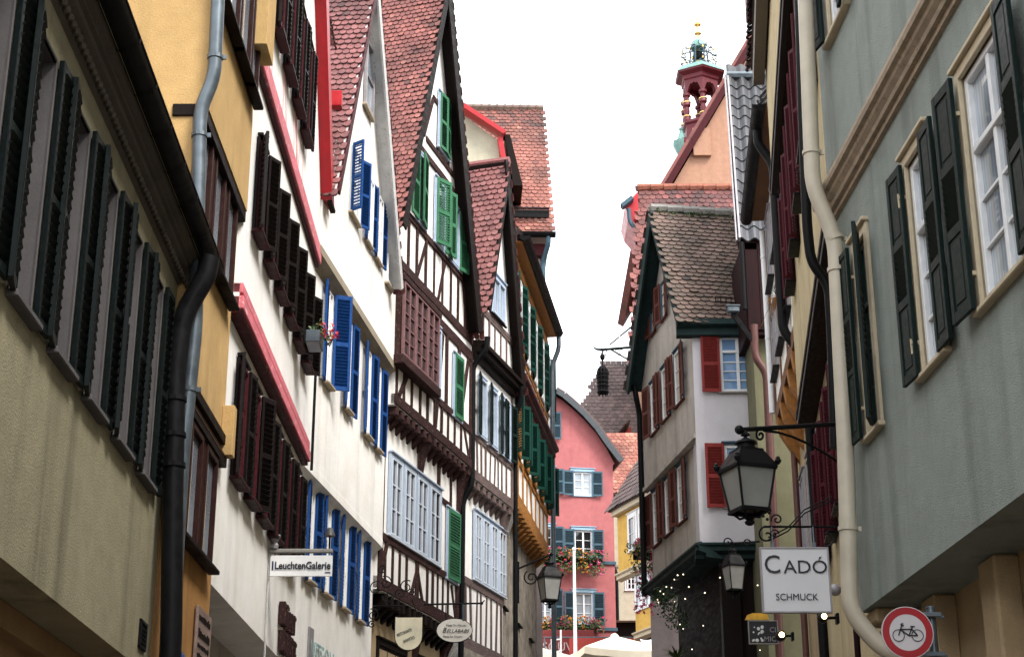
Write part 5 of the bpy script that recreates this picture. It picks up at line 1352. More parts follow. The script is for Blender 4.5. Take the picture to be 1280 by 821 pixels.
for i, w4 in enumerate(W_):
    window(fp, KP, *w4, 0, G['whitepaint'], rec=.09, nx=2, ny=3, casing=.13, cas_mat=G['bluepaint2'], cas_out=.04, sill_mat=G['bluepaint2'], pane=G['glass_pale'] if i in (0, 2, 5) else G['glass_dark'], fw=.075,
           sh=(176, 176), shmat=G['bluegrey_sh'], shw=.46, pitch=.09, standoff=.05)
for py in (703, 786):
    z = fp.z(fp.u(740, 14), py - 0); fbox(fp, KP, 'string_course', G['bluegrey_sh'], 2 * uam - uL, uL + .05, z - .06, z + .08, -.05, .07)
mb = MB(); m2 = MB()
pts = [Vector((u, 0, z)) for u, z in prof]; pts[-1] = pts[-1] + Vector((.25, 0, -.1))
pl = [Vector((2 * uam - p.x, 0, p.z)) for p in pts]
for ch in (pts, pl):
    for a, b in zip(ch, ch[1:]):
        d = (b - a).normalized(); n_ = Vector((-d.z, 0, d.x)); n_ = n_ if n_.z > 0 else -n_
        mb.prism([a + Vector((0, -.4, 0)), b + Vector((0, -.4, 0)), b + n_ * .14 + Vector((0, -.4, 0)), a + n_ * .14 + Vector((0, -.4, 0))], (0, 9, 0))
        m2.prism([a - n_ * .16 + Vector((0, -.43, 0)), b - n_ * .16 + Vector((0, -.43, 0)), b + n_ * .06 + Vector((0, -.43, 0)), a + n_ * .06 + Vector((0, -.43, 0))], (0, .06, 0))
part('roof', mb, G['tile_brown'], KP, fp.M); part('verge_board', m2, paint('slate_verge', (.075, .085, .095), .6, spec=.1), KP, fp.M)
for (px, py, w_, lab, sd_, col) in ((731, 699, 1.5, 'overflowing box of orange and pink flowers under the middle right window of the pink house', 1, ('petal_orange', 'petal')),
                              (690, 696, 1.3, 'box of trailing pink and red geraniums under the middle left window of the pink house', 2, ('petal',)),
                              (730, 783, 1.5, 'box of orange and pink flowers under the lowest right window of the pink house', 4, ('petal_orange', 'petal')),
                              (686, 782, 1.5, 'box of orange and pink flowers under the lowest left window of the pink house', 5, ('petal_orange', 'petal'))):
    u, z = fp.hit(px, py, .3)
    flower_box(fp.M @ Matrix.Translation((u, -.12, z - .1)), w_, lab, sd_, trail=.7 if py < 720 else .35, petals=col, rad=.36, np_=300, nl=700, s=.07, d=.25)
# shop sign letters on the pink house ground floor
def text_obj(name, s, size, M, mat, parent=None, extr=.004, font=None, sx=1.0, shear=0, align='LEFT'):
    c = bpy.data.curves.new(name, 'FONT'); c.body = s; c.size = size; c.extrude = extr; c.align_x = align; c.shear = shear; c.resolution_u = 3; c.offset = size * (.022 if 'Leuchten' in s else 0)
    o = bpy.data.objects.new(name, c); COL.objects.link(o)
    dg = bpy.context.evaluated_depsgraph_get(); me = bpy.data.meshes.new_from_object(o.evaluated_get(dg)); bpy.data.objects.remove(o); bpy.data.curves.remove(c)
    me.materials.clear(); me.materials.append(mat); me.transform(Matrix.Diagonal((sx, 1, 1, 1)))
    return part(name, me, None, parent, M)
FACE = Matrix.Rotation(R(90), 4, 'X')          # text standing upright, facing -Y of its frame
YB_ = YP - 4.5
b0 = at_y(712, 826, YB_); b1 = at_y(806, 793, YB_)
sb = thing('scaffold_banner', Matrix.Translation((b0.x, YB_, ground(YB_))), 'red banner stretched along a rail in front of the pink house', 'banner')
zt_ = at_y(712, 797, YB_).z - ground(YB_)
mb = MB(); mb.bev(0, b1.x - b0.x, 0, .03, zt_ - 1.9, zt_, .01); part('cloth', mb, G['redbanner'], sb)
mb = MB(); mb.tube([(-1.0, .05, zt_ + .03), (b1.x - b0.x + .1, .05, zt_ + .03)], .03, 6); part('rail', mb, G['zinc'], sb)
for xx in (-.95, 2, 4): mb = MB(); mb.tube([(xx, .05, 0), (xx, .05, zt_ + .03)], .03, 6); part('post', mb, G['zinc'], sb)
ss = at_y(678, 813, YP - 1.2)
sg = thing('shop_sign', Matrix.Translation((ss.x, YP - 1.2, ss.z)), 'white SOUVENIRE letters on a dark red fascia below the pink house windows', 'sign')
mb = MB(); mb.bev(-1.5, 2.1, .02, .1, -.25, .85, .01); part('fascia', mb, paint('dark_red_fascia', (.22, .03, .03), .6), sg)
text_obj('lettering', 'SOUVENIRE', .50, Matrix.Translation((ss.x, YP - 1.2, ss.z)) @ FACE, paint('letter_pale', (.6, .45, .42), .5), sg, .02, sx=.95)
# white frame ladder rack
q = at_y(693, 812, YP - 5.5)
lr = thing('clothes_rack', Matrix.Translation((q.x, YP - 5.5, ground(60))), 'thin white metal rack standing left of the white flagpole', 'rack')
zq = at_y(693, 795, YP - 5.5).z - ground(60)
mb = MB()
for x_ in (-.1, .25): mb.tube([(x_, 0, 0), (x_, 0, zq + x_)], .035, 6)
for k in range(8): mb.tube([(-.1, 0, zq - .15 - k * .45), (.25, 0, zq - .1 - k * .45)], .03, 6)
part('frame_rail', mb, G['whitepaint'], lr)
# flagpole
q = at_y(719, 800, 60); fpz = at_y(719, 688, 60).z - ground(60)
fl = thing('flagpole', Matrix.Translation((q.x, 60, ground(60))), 'slim white flagpole in front of the pink house', 'flagpole')
mb = MB(); mb.tube([(0, 0, 0), (0, 0, fpz)], [.085, .05], 12); part('pole', mb, G['whitepaint'], fl, smooth=True)
mb = MB(); mb.ball((0, 0, fpz + .06), .08, 8, 6); part('pole_cap', mb, G['whitepaint'], fl, smooth=True)
mb = MB(); mb.lathe([(.22, 0), (.22, .1), (.12, .16)], n=12); part('pole_base', mb, G['concrete'], fl)
# parasols
def parasol(px, py, Y, rr_, label, rot=.3):
    q = at_y(px, py, Y); zg = ground(Y); H = q.z - zg
    t = thing('market_parasol', Matrix.Translation((q.x, Y, zg)) @ Matrix.Rotation(rot, 4, 'Z'), label, 'parasol', 'cream market parasols on the square')
    mb = MB(); n = 4; seg = 6; top = Vector((0, 0, H)); dz = rr_ * .30
    cor = [Vector((rr_ * math.cos(math.pi / 2 * k + math.pi / 4), rr_ * math.sin(math.pi / 2 * k + math.pi / 4), H - dz)) for k in range(4)]
    for k in range(4):
        a, b = cor[k], cor[(k + 1) % 4]; rows = []
        for i in range(seg + 1):
            t_ = .06 + .94 * i / seg; row = []
            for j in range(9):
                s_ = j / 8; p_ = top.lerp(a.lerp(b, s_), t_); p_.z -= .10 * math.sin(math.pi * s_) * t_ * (1 - .2 * t_) ; row.append(mb.vt(p_))
            rows.append(row)
        for r0, r1_ in zip(rows, rows[1:]):
            for j in range(8): mb.face((r0[j], r1_[j], r1_[j + 1], r0[j + 1]))
        va = [mb.vt(Vector(mb.v[i]) + Vector((0, 0, -.22 - .02 * (k_ % 2)))) for k_, i in enumerate(rows[-1])]
        for j in range(8): mb.face((rows[-1][j], va[j], va[j + 1], rows[-1][j + 1]))
    part('canopy', mb, G['canvas'], t, smooth=True)
    mb = MB(); mb.lathe([(.16, H - .1), (.14, H + .0), (.08, H + .06), (.02, H + .08)], n=8); part('cap', mb, G['canvas'], t)
    mb = MB(); mb.tube([(0, 0, 0), (0, 0, H)], .035, 8); part('pole', mb, G['whitepaint'], t)
    mb = MB(); mb.bev(-.35, .35, -.35, .35, 0, .12, .02); part('base', mb, G['concrete'], t)
    for c_ in cor: mb = MB(); mb.tube([top - Vector((0, 0, .12)), c_ - Vector((0, 0, .03))], .015, 5); part('rib', mb, G['whitepaint'], t)
parasol(768, 794, 55, 2.15, 'cream market parasol right of the white flagpole', .25)
parasol(666, 806, 53, 2.0, 'cream market parasol left of the white flagpole, half behind the street lamp', .5)
# blue-white market tent roofs
q0 = at_y(800, 798, 57); q1 = at_y(852, 797, 57)
t = thing('market_tent', Matrix.Translation((q0.x, 57, ground(57))), 'white and pale blue market tent roof right of the cream parasol', 'tent')
zz = q0.z - ground(57); w_ = q1.x - q0.x
mb = MB(); n = 10
rows = []
for i in range(6):
    row = []
    for j in range(n + 1): row.append(mb.vt((w_ * j / n, -i * .45, zz - i * .13 - .05 * abs(math.sin(j * 1.1)) - .02 * i)))
    rows.append(row)
for a, b in zip(rows, rows[1:]):
    for j in range(n): mb.face((a[j], b[j], b[j + 1], a[j + 1]))
v2 = [mb.vt((w_ * j / n, -2.3, zz - .75 - .3)) for j in range(n + 1)]
for j in range(n): mb.face((rows[-1][j], v2[j], v2[j + 1], rows[-1][j + 1]))
part('canopy', mb, G['whitecanvas'], t, smooth=True)
for x_ in (.1, w_ - .1): mb = MB(); mb.tube([(x_, -2.2, 0), (x_, -2.2, zz - .7)], .03, 6); part('leg', mb, G['zinc'], t)
for x_ in (.1, w_ - .1): mb = MB(); mb.tube([(x_, -.05, 0), (x_, -.05, zz - .05)], .03, 6); part('leg', mb, G['zinc'], t)

# pale cream house in the gap
YQ = 74
q = at_y(750, 700, YQ); fq = Fac(q.x, YQ, 0)
KQ = house('pale_house', fq, 'plain pale cream house in the gap between the pink and the yellow house', 'house')
ur = fq.u(792, 20)
wq = fq.hit(784, 737); 
wn_ = (fq.u(784, wq[1]), fq.u(794, wq[1]), wq[1], fq.z(1, 716))
wall(fq, KQ, rect(0, ur + 1.2, fq.z(1, 775), fq.z(1, 620)), 0, 6, G['sqcream'])
window(fq, KQ, *wn_, 0, G['whitepaint'], rec=-.02, nx=2, ny=3, pane=G['glass_dark'], casing=.1)
fbox(fq, KQ, 'string_course', G['concrete'], 0, ur + 1, fq.z(1, 709), fq.z(1, 706), -.02, .05)
wall(fq, KQ, rect(0, ur + 1.2, 6, fq.z(1, 775)), -.5, 6, G['darkwood'])
tile_roof(KQ, fq.M, (-.2, -.3, fq.z(1, 618)), (1, 0, 0), (0, .6, .8), ur + 1.5, 4.5, G['tile_orange'], tw=.22, ex=.24, seed=101, darkf=lambda a, b: .2)
mb = MB(); mb.prism([(-.2, -.3, fq.z(1, 618) - .06), (-.2, 2.6, fq.z(1, 618) + 3.6), (-.2, 5, fq.z(1, 618))], (ur + 1.4, 0, 0)); part('roof_body', mb, G['tile_brown'], KQ, fq.M)
pipe(KQ, fq.M, [(fq.u(767, 14), -.1, fq.z(1, 705)), (fq.u(772, 14), -.1, fq.z(1, 716)), (fq.u(772, 14), -.1, fq.z(1, 775))], .08, G['black'])

# large brown roof behind
YR = 84
e0 = at_y(686, 600, YR); e1 = at_y(806, 600, YR); rdg = at_y(760, 455, YR + 7)
fr_ = Fac(e0.x, YR, 0)
KR = house('brown_roofed_house', fr_, 'big brown grey tiled roof seen between the pink house and the pale corner house', 'house')
V = Vector((0, 7, rdg.z - e0.z)); w_ = 16; sk = at_y(757, 460, YR + 7).x - e0.x
tile_roof(KR, fr_.M, (0, 0, e0.z), (1, 0, 0), V, w_, V.length, G['tile_brown'], tw=.32, ex=.36, seed=111, inside=lambda x, b: x > sk * b / V.length - .2)
mb = MB(); mb.prism([(0, 0, e0.z - .1), (sk, 7, rdg.z - .1), (0, 14, e0.z - .1)], (w_ - .2, 0, 0)); part('roof_body', mb, G['tile_brown'], KR, fr_.M)
wall(fr_, KR, rect(.3, w_, 6, e0.z), -.3, 12, G['sqcream'])
mb = MB(); q = at_y(768, 545, YR - .5); x_ = q.x - e0.x
for i, (dx, dz, ang) in enumerate(((0, -1.2, 1), )): mb.prism([(x_ - 2.2, -.4, q.z - 3.0), (x_ + .9, -.4, q.z - 3.2), (x_ + .9, -.4, q.z + .6)], (0, 3.5, 0))
part('dormer', mb, G['redbanner'], KR, fr_.M)
tile_roof(KR, fr_.M, (x_ - 2.5, -.8, q.z - 3.1), (0, 1, 0), (3.3, 0, 3.9), 5, 5.1, G['tile_brown'], tw=.3, ex=.32, seed=112)
# red tiled roof patch (middle)
YS = 77
a = at_y(764, 640, YS); 
fs = Fac(a.x, YS, 0); KS = house('low_red_roof_house', fs, 'small house with an orange red tiled roof stepping up behind the yellow house', 'house')
b = at_y(800, 562, YS + 4); V = Vector((0, 4, b.z - a.z)); sk = 2.0
tile_roof(KS, fs.M, (0, 0, a.z), (1, 0, 0), V, 5, V.length, G['tile_orange'], tw=.25, ex=.28, seed=121, inside=lambda x, bb: x > .8 * bb / V.length, darkf=lambda a, b: .1)
mb = MB(); mb.prism([(0, 0, a.z - .08), (.8, 4, b.z - .08), (0, 8, a.z - .08)], (4.8, 0, 0)); part('roof_body', mb, G['tile_orange'], KS, fs.M)
wall(fs, KS, rect(0, 4.8, 6, a.z), -.1, 8, G['sqcream'])

# yellow house on the right of the square
TY = -20.0
YY = 58.5
q = at_y(846, 775, YY)
LY = 12
dY = Vector((math.sin(R(TY)), math.cos(R(TY)), 0))
ey = Vector((q.x + .3, YY, 0)) + dY * LY
fy = right(ey.x, ey.y, TY)
KY = house('yellow_house', fy, 'bright yellow house with white framed narrow windows and pale string courses on the square', 'house')
ul = fy.u(768, 16); 
print('yellow', ul, fy.hit(766, 640), fy.hit(795, 791))
uu0 = fy.u(775, 17)
zt1 = fy.z(uu0, 643); zm1 = fy.z(fy.u(785, 13), 715); zb1 = fy.z(fy.u(797, 12), 790)
wall(fy, KY, rect(uu0, LY + 1, zm1, zt1), .12, 6, G['sqyellow']); u2 = fy.u(793.5, 12)
wall(fy, KY, rect(u2, LY + 1, zb1, zm1), -.05, 6, G['sqyellow']); wall(fy, KY, rect(u2, LY + 1, 6, zb1), -.6, 6, G['darkwood'])
for zz, oo, uz_ in ((zm1, .12, uu0), (zb1, -.05, u2)): mould(fy, KY, uz_, LY + 1, [(-.1, -.3), (.1, -.22), (.1, -.1), (.18, -.05), (.18, 0), (0, .05)], G['casing_cream'], zc=zz, o=oo)
for (a_, b_, o_) in ((669, 634, .12), (757, 722, -.05)):
    pass
for px in (788, 801, 815):
    z0 = fy.z(fy.u(786, 15, .12), 690, .12); u = fy.u(px, z0, .12); window(fy, KY, u, u + .55, z0, z0 + 1.3, .12, G['whitepaint'], rec=-.02, nx=1, ny=2, pane=G['glass_dark'], casing=.18)
for px in (797, 809, 822):
    z0 = fy.z(fy.u(800, 12, -.05), 762, -.05); u = fy.u(px, z0, -.05); window(fy, KY, u, u + .6, z0, z0 + 1.45, -.05, G['whitepaint'], rec=-.02, nx=1, ny=2, pane=G['glass_pale'], casing=.18)
fbox(fy, KY, 'cornice', G['casing_cream'], uu0 - .1, LY + 1, zt1 - .1, zt1 + .12, -.1, .35)
tile_roof(KY, fy.M, (uu0 - .3, -.5, zt1 + .12), (1, 0, 0), (0, .55, .83), LY + 1 - uu0, 3.6, G['tile_brown'], tw=.28, ex=.3, seed=131)
mb = MB(); mb.prism([(uu0 - .2, -.45, zt1 + .1), (uu0 - .2, 1.6, zt1 + 3.1), (uu0 - .2, 3.6, zt1)], (LY + 1 - uu0, 0, 0)); part('roof_body', mb, G['tile_brown'], KY, fy.M)
# ============================================================ signs, lanterns and small things
def scroll(mb, c, r0, turns, a0, ax, az, rad=.012, shrink=.85, sgn=1, n=26):
    """flat spiral in the plane spanned by ax, az starting at radius r0"""
    c, ax, az = Vector(c), Vector(ax), Vector(az); pts = []
    for i in range(n):
        t_ = i / (n - 1); a = a0 + sgn * t_ * turns * 2 * math.pi; r_ = r0 * (1 - shrink * t_)
        pts.append(c + ax * r_ * math.cos(a) + az * r_ * math.sin(a))
    mb.tube(pts, rad, 6)
XA, ZA = (1, 0, 0), (0, 0, 1)
def lantern(M, w, h, label, arm_pts, arm_r=.022, group=None, chim=True, extra=None, glass='lamp_glass'):
    """six-part square street lantern, tapered downwards, hanging from an iron arm. M at the body's base centre"""
    t = thing('street_lantern', M, label, 'street lamp', group or 'black lanterns on iron arms along the lane')
    s_ = w / 2; b = s_ * .68; n = 4
    zt = h * .56                                             # top of the glazed body
    def sq(r_, z, k): a = math.pi / 2 * k + math.pi / 4 + R(20); return Vector((r_ * math.sqrt(2) * math.cos(a), r_ * math.sqrt(2) * math.sin(a), z))
    mb = MB()
    for k in range(4):
        mb.bar(sq(b, 0, k), sq(s_ * .97, zt, k), .026 * w / .5, .026 * w / .5, up=(1, 0, .1))
        mb.bar(sq(b, 0, k), sq(b, 0, k + 1), .03 * w / .5, .03 * w / .5); mb.bar(sq(s_, zt, k), sq(s_, zt, k + 1), .034 * w / .5, .04 * w / .5)
        mb.bar(sq(b * 1.06, -.012, k), sq(b * 1.06, -.012, k + 1), .02, .02)
    part('cage', mb, G['black'], t)
    for k in range(4):
        mb = MB(); mb.poly([sq(b * .97, .01, k), sq(b * .97, .01, k + 1), sq(s_ * .95, zt, k + 1), sq(s_ * .95, zt, k)]); part('pane', mb, G[glass], t)
    mb = MB()                                                # hipped hood with chimney
    prof = [(s_ * 1.08, zt), (s_ * 1.06, zt + .03 * h), (s_ * .62, zt + .25 * h), (s_ * .60, zt + .28 * h)]
    rings = [[mb.vt(sq(r_, z, k)) for k in range(4)] for r_, z in prof]
    for a, c in zip(rings, rings[1:]):
        for k in range(4): mb.face((a[k], a[(k + 1) % 4], c[(k + 1) % 4], c[k]))
    mb.face(rings[0][::-1]); mb.face(rings[-1])
    part('hood', mb, G['black'], t)
    mb = MB(); mb.lathe([(s_ * .5, zt + .27 * h), (s_ * .5, zt + .31 * h), (s_ * .42, zt + .32 * h), (s_ * .42, zt + .36 * h), (s_ * .55, zt + .37 * h), (s_ * .5, zt + .40 * h), (s_ * .2, zt + .44 * h), (.03, zt + .45 * h)], n=14); part('chimney', mb, G['black'], t, smooth=True)
    for k in range(4):
        c = sq(s_ * 1.08, zt + .02, k); mb = MB(); mb.lathe([(.012, 0), (.026, .02), (.03, .035), (.018, .05), (.02, .06), (.004, .075)], c, n=8); part('corner_knob', mb, G['black'], t)
    mb = MB(); mb.lathe([(.02, -.20 * h), (.04, -.18 * h), (.045, -.15 * h), (.025, -.13 * h), (.05, -.1 * h), (.03, -.07 * h), (.012, -.02)], n=8)
    for k in range(4):
        p0 = sq(b * 1.0, -.01, k); p1 = Vector((0, 0, -.12 * h)); mid = (p0 + p1) / 2 + Vector((0, 0, -.035 * h)); mid2 = p0.lerp(p1, .8) + Vector((0, 0, .01))
        mb.tube([p0, p0.lerp(p1, .25) + Vector((0, 0, -.0)), mid, mid2, p1], .011, 6)
    part('bottom_finial', mb, G['black'], t)
    mb = MB(); zc = zt + .45 * h
    A = arm_pts(zc)
    mb.tube([(0, 0, zc - .02), (0, 0, A[0].z)], .014, 6); mb.lathe([(.03, zc + .02), (.035, zc + .04), (.015, zc + .06)], n=8)
    mb.lathe([(.045, A[0].z - .05), (.02, A[0].z - .03)], n=8)
    for a, c in zip(A, A[1:]): mb.tube([a, c], arm_r, 8)
    mb.ball(A[0], arm_r * 1.9, 8, 6)
    part('arm', mb, G['black'], t)
    if extra: mb = MB(); extra(mb, A); part('scroll_bracket', mb, G['black'], t)
    return t
# large lantern on the right
YL = 13.6
bc = at_y(936.5, 638, YL); top = at_y(928, 537, YL); wl = (at_y(968, 560, YL).x - at_y(901, 560, YL).x) * .78
hb = (at_y(935, 557, YL).z - bc.z)
zarm = top.z - bc.z
def armL(zc):
    e = at_y(1044, 530, YL + .6); return [Vector((-.05, 0, zarm)), Vector((e.x - bc.x, .6, e.z - bc.z))]
def exL(mb, A):
    d = (A[1] - A[0]).normalized(); p = A[0] + d * .24; scroll(mb, p + Vector((0, 0, -.06)), .055, 1.3, R(90), d, ZA, .011)
    q = A[0] + d * .28; pts = [q + (A[1] - q) * t_ + Vector((0, 0, -.02 - .33 * t_ ** 1.6)) for t_ in (0, .2, .4, .6, .8, 1)]; mb.tube(pts, .012, 6)
lantern(Matrix.Translation(bc), wl, (hb) / .56 * .62, 'large black street lantern with frosted panes hanging right of the corner house', armL, extra=exL)
# small lantern at the corner house shop
YS_ = 33.2
bc2 = at_y(918, 737, YS_); w2 = at_y(929, 715, YS_).x - at_y(907, 715, YS_).x
def armS(zc): return [Vector((0, 0, zc + .1)), Vector((.6, .3, zc + .2))]
lantern(Matrix.Translation(bc2), w2 * 1.02, .86, 'small black lantern under the black jetty of the corner house', armS, extra=lambda mb, A: (scroll(mb, A[0] + Vector((-.1, 0, .02)), .1, 1.2, 0, XA, ZA, .014), scroll(mb, A[0] + Vector((.3, 0, .0)), .09, 1.2, 0, XA, ZA, .014)))
# lantern on the left row
YM = 35.2
bc3 = at_y(687, 750, YM); w3 = at_y(700, 725, YM).x - at_y(674, 725, YM).x
def armM(zc):
    e = at_y(648, 712, YM); return [Vector((.05, 0, zc + .14)), Vector((e.x - bc3.x, 0, e.z - bc3.z + .03))]
def exM(mb, A):
    p = A[1] + Vector((.28, 0, -.2)); scroll(mb, p, .17, 1.6, R(120), XA, ZA, .016); mb.tube([A[1] + Vector((0, 0, .15)), A[1] + Vector((0, 0, -.75))], .02, 6)
lantern(Matrix.Translation(bc3), w3 * .92, .86, 'black street lantern on an iron arm at the orange timbered house', armM, extra=exM)

def hang_text(t, M, items):
    for s_, x, z, size, mat, sx, sh, al in items:
        text_obj('lettering', s_, size, W[t.name] @ M @ Matrix.Translation((x, -.022, z)) @ FACE, mat, t, .002, sx=sx, shear=sh, align=al)
# CADÓ sign
YC_ = 13.2
a = at_y(953, 766, YC_); b = at_y(1035, 684, YC_); w_, h_ = b.x - a.x, b.z - a.z
cs = thing('shop_sign', Matrix.Translation(a), 'square white hanging sign reading CADÓ SCHMUCK below the large lantern', 'sign')
mb = MB(); mb.bev(.012, w_ - .012, -.015, .015, .012, h_ - .012, .003); part('board', mb, G['sign_white'], cs)
mb = MB()
for q in ((0, w_, 0, .014), (0, w_, h_ - .014, h_), (0, .014, .014, h_ - .014), (w_ - .014, w_, .014, h_ - .014)): mb.bev(q[0], q[1], -.022, .022, q[2], q[3], .003)
part('rim', mb, G['zincpale'], cs)
hang_text(cs, Matrix(), [('C', w_ * .045, h_ * .60, h_ * .40, G['sign_text'], .95, 0, 'LEFT'), ('ADÓ', w_ * .33, h_ * .60, h_ * .285, G['sign_text'], 1.06, 0, 'LEFT'), ('SCHMUCK', w_ * .5, h_ * .19, h_ * .145, G['sign_text'], .93, 0, 'CENTER')])
zr = at_y(990, 658, YC_).z - a.z
for fx in (.2, .8): mb = MB(); mb.bev(w_ * fx - .014, w_ * fx + .014, -.006, .006, h_ - .01, h_ + .045, .003); mb.tube([(w_ * fx, 0, h_ + .03), (w_ * fx, 0, zr)], .006, 6); part('hanger', mb, G['zinc'], cs)
e = at_y(1046, 658, YC_ + .3); ex = e.x - a.x; s0 = at_y(955, 658, YC_).x - a.x
mb = MB(); mb.tube([(s0, 0, zr), (ex, .3, e.z - a.z)], .010, 8); part('rod', mb, G['black'], cs)
mb = MB(); scroll(mb, (s0 + .02, 0, zr - .07), .075, 1.1, R(90), XA, ZA, .008); scroll(mb, (s0 + .11, 0, zr + .06), .05, 1.3, R(200), XA, ZA, .007, sgn=-1); scroll(mb, (s0 + .08, 0, zr - .06), .04, 1.3, 0, XA, ZA, .006)
f_ = at_y(1040, 625, YC_ + .3)
for dz in (0, .03): mb.tube([(s0 + .03, 0, zr - .12 + dz), (s0 + .2, .03, zr - .03 + dz), ((s0 + f_.x - a.x) * .5 + .05, .15, (zr + f_.z - a.z) * .5 + dz), (f_.x - a.x, .3, f_.z - a.z + dz)], .006, 6)
scroll(mb, (ex - .1, .28, zr - .05), .06, .6, R(90), XA, ZA, .008, sgn=-1, shrink=.2)
for an in (.4, 1.3, 2.2): mb.ball((s0 + .02 + .03 * math.cos(an * 3), 0, zr + .05 + .03 * an), .014, 6, 4)
part('scroll_work', mb, G['black'], cs)

# no-bicycles sign
YB2 = 10.6
c = at_y(1134.5, 790, YB2); rb = (at_y(1167, 790, YB2).x - at_y(1102, 790, YB2).x) / 2
post = at_y(1164, 770, YB2 + .1)
bs = thing('traffic_sign', Matrix.Translation((post.x, post.y, ground(YB2))), 'round red rimmed traffic sign with a black bicycle on white', 'traffic sign')
C0 = Vector((c.x - post.x, -.1, c.z - ground(YB2)))
def disc(r_, y, name, mat, r_in=0, n=48, th=.006):
    mb = MB()
    for k in range(n):
        a0, a1 = 2 * math.pi * k / n, 2 * math.pi * (k + 1) / n
        P = [C0 + Vector((r * math.cos(a_), y, r * math.sin(a_))) for r, a_ in ((r_in, a0), (r_, a0), (r_, a1), (r_in, a1))]
        if r_in == 0: P = P[1:3] + [C0 + Vector((0, y, 0))]
        mb.poly(P)
        mb.poly([C0 + Vector((r_ * math.cos(a_), yy, r_ * math.sin(a_))) for a_, yy in ((a0, y), (a1, y), (a1, y + th), (a0, y + th))])
    return part(name, mb, mat, bs)
disc(rb, 0, 'plate', G['sign_rim'], 0, th=.012); disc(rb * .965, -.003, 'red_ring', G['sign_red'], rb * .70, th=.001); disc(rb * .70, -.002, 'white_face', G['sign_rim'], 0, th=.001)
mb = MB(); k_ = rb / 33.0; y_ = -.007
def pp_(x, z): return C0 + Vector((x * k_, y_, z * k_))
def seg(x0, z0, x1, z1, w=1.25): mb.bar(pp_(x0, z0), pp_(x1, z1), .003, w * k_, up=(0, 0, 1) if abs(x1 - x0) > abs(z1 - z0) else (1, 0, 0))
for cx_ in (-12, 12):
    n = 28
    for i in range(n):
        a0, a1 = 2 * math.pi * i / n, 2 * math.pi * (i + 1) / n
        mb.poly([pp_(cx_ + r * math.cos(a_), -4 + r * math.sin(a_)) for r, a_ in ((6.7, a0), (7.8, a0), (7.8, a1), (6.7, a1))])
mbs = [(-12, -4, -7.5, 8), (-9.5, 4, 1, -4), (-9, 3.8, 5.5, 3.8), (1, -4, 6.5, 7), (1, -4, 12, -4), (5.6, 3.8, 12, -4), (-7.5, 8, -4.5, 9), (-7.5, 8, -8, 10.5), (-8, 10.5, -5, 11), (3.5, 7.4, 9.5, 7.4)]
for q in mbs: seg(*q, w=1.6)
part('bicycle_symbol', mb, G['sign_text'], bs)
mb = MB(); mb.tube([(0, 0, 0), (0, 0, C0.z + rb * 1.05)], .03, 12); mb.lathe([(.034, C0.z + rb * 1.03), (.034, C0.z + rb * 1.1)], n=12); part('post', mb, G['zinc'], bs, smooth=True)
for dz in (rb * .72, -rb * .8): mb = MB(); mb.bev(C0.x + .05, .05, -.085, .035, C0.z + dz - .015, C0.z + dz + .015, .004); mb.tube([(.0, .03, C0.z + dz), (.09, .03, C0.z + dz)], .012, 6); part('clamp', mb, G['zinc'], bs)

# LeuchtenGalerie sign
YG = 18.6
a = at_y(337, 720, YG); b = at_y(416, 694, YG); w_, h_ = b.x - a.x, b.z - a.z
gs = thing('shop_sign', Matrix.Translation(a), 'long narrow white hanging sign reading LeuchtenGalerie on the white house', 'sign')
mb = MB(); mb.bev(0, w_, -.012, .012, 0, h_, .003); part('board', mb, paint('sign_bright_white', (.80, .80, .80), .5, .04), gs)
hang_text(gs, Matrix(), [('LeuchtenGalerie', w_ * .075, h_ * .34, h_ * .50, paint('bold_black', (.01, .01, .02), .5, .05), 1.0, 0, 'LEFT')])
g_ = [o for o in COL.objects if o.parent == gs and o.name.startswith('lettering')][0]
bbw = max(v.co.x for v in g_.data.vertices); g_.data.transform(Matrix.Diagonal((w_ * .90 / bbw, 1, 1, 1)))
me_ = g_.data; 
mb = MB(); mb.box(w_ * .03, w_ * .055, -.016, -.012, h_ * .28, h_ * .72); mb.box(w_ * .885, w_ * .975, -.016, -.012, h_ * .14, h_ * .20); part('blue_bars', mb, G['sign_blue'], gs)
mb = MB(); mb.bev(-.02, w_ + .0, -.03, .03, h_ + .03, h_ + .075, .008); part('bracket_bar', mb, G['concrete'], gs)
for fx in (.07, .5, .94): mb = MB(); mb.tube([(w_ * fx, 0, h_ - .01), (w_ * fx, 0, h_ + .04)], .008, 6); part('hanger', mb, G['zinc'], gs)
mb = MB(); mb.tube([(-.015, .02, -1.1), (-.015, .02, h_ + .1)], .012, 6); part('wall_rail', mb, G['greypaint'], gs)
l1 = thing('sign_lamp', Matrix.Translation(a + Vector((w_ * .94, 0, h_ + .075))), 'small black shaded lamp on the right end of the LeuchtenGalerie sign', 'lamp')
mb = MB(); mb.tube([(0, 0, 0), (0, 0, .18)], .012, 6); part('stem', mb, G['black'], l1); mb = MB(); mb.lathe([(.065, .15), (.035, .24), (.02, .25)], n=14); part('shade', mb, paint('dark_shade', (.06, .055, .05), .5), l1, smooth=True)
l2 = thing('sign_lamp', Matrix.Translation(a + Vector((w_ * .06, -.02, h_ + .075))), 'small pale glass lamp on the left end of the LeuchtenGalerie sign', 'lamp')
mb = MB(); mb.lathe([(.04, 0), (.05, .04), (.03, .07), (.07, .15), (.06, .16)], n=10); part('shade', mb, G['zincpale'], l2)

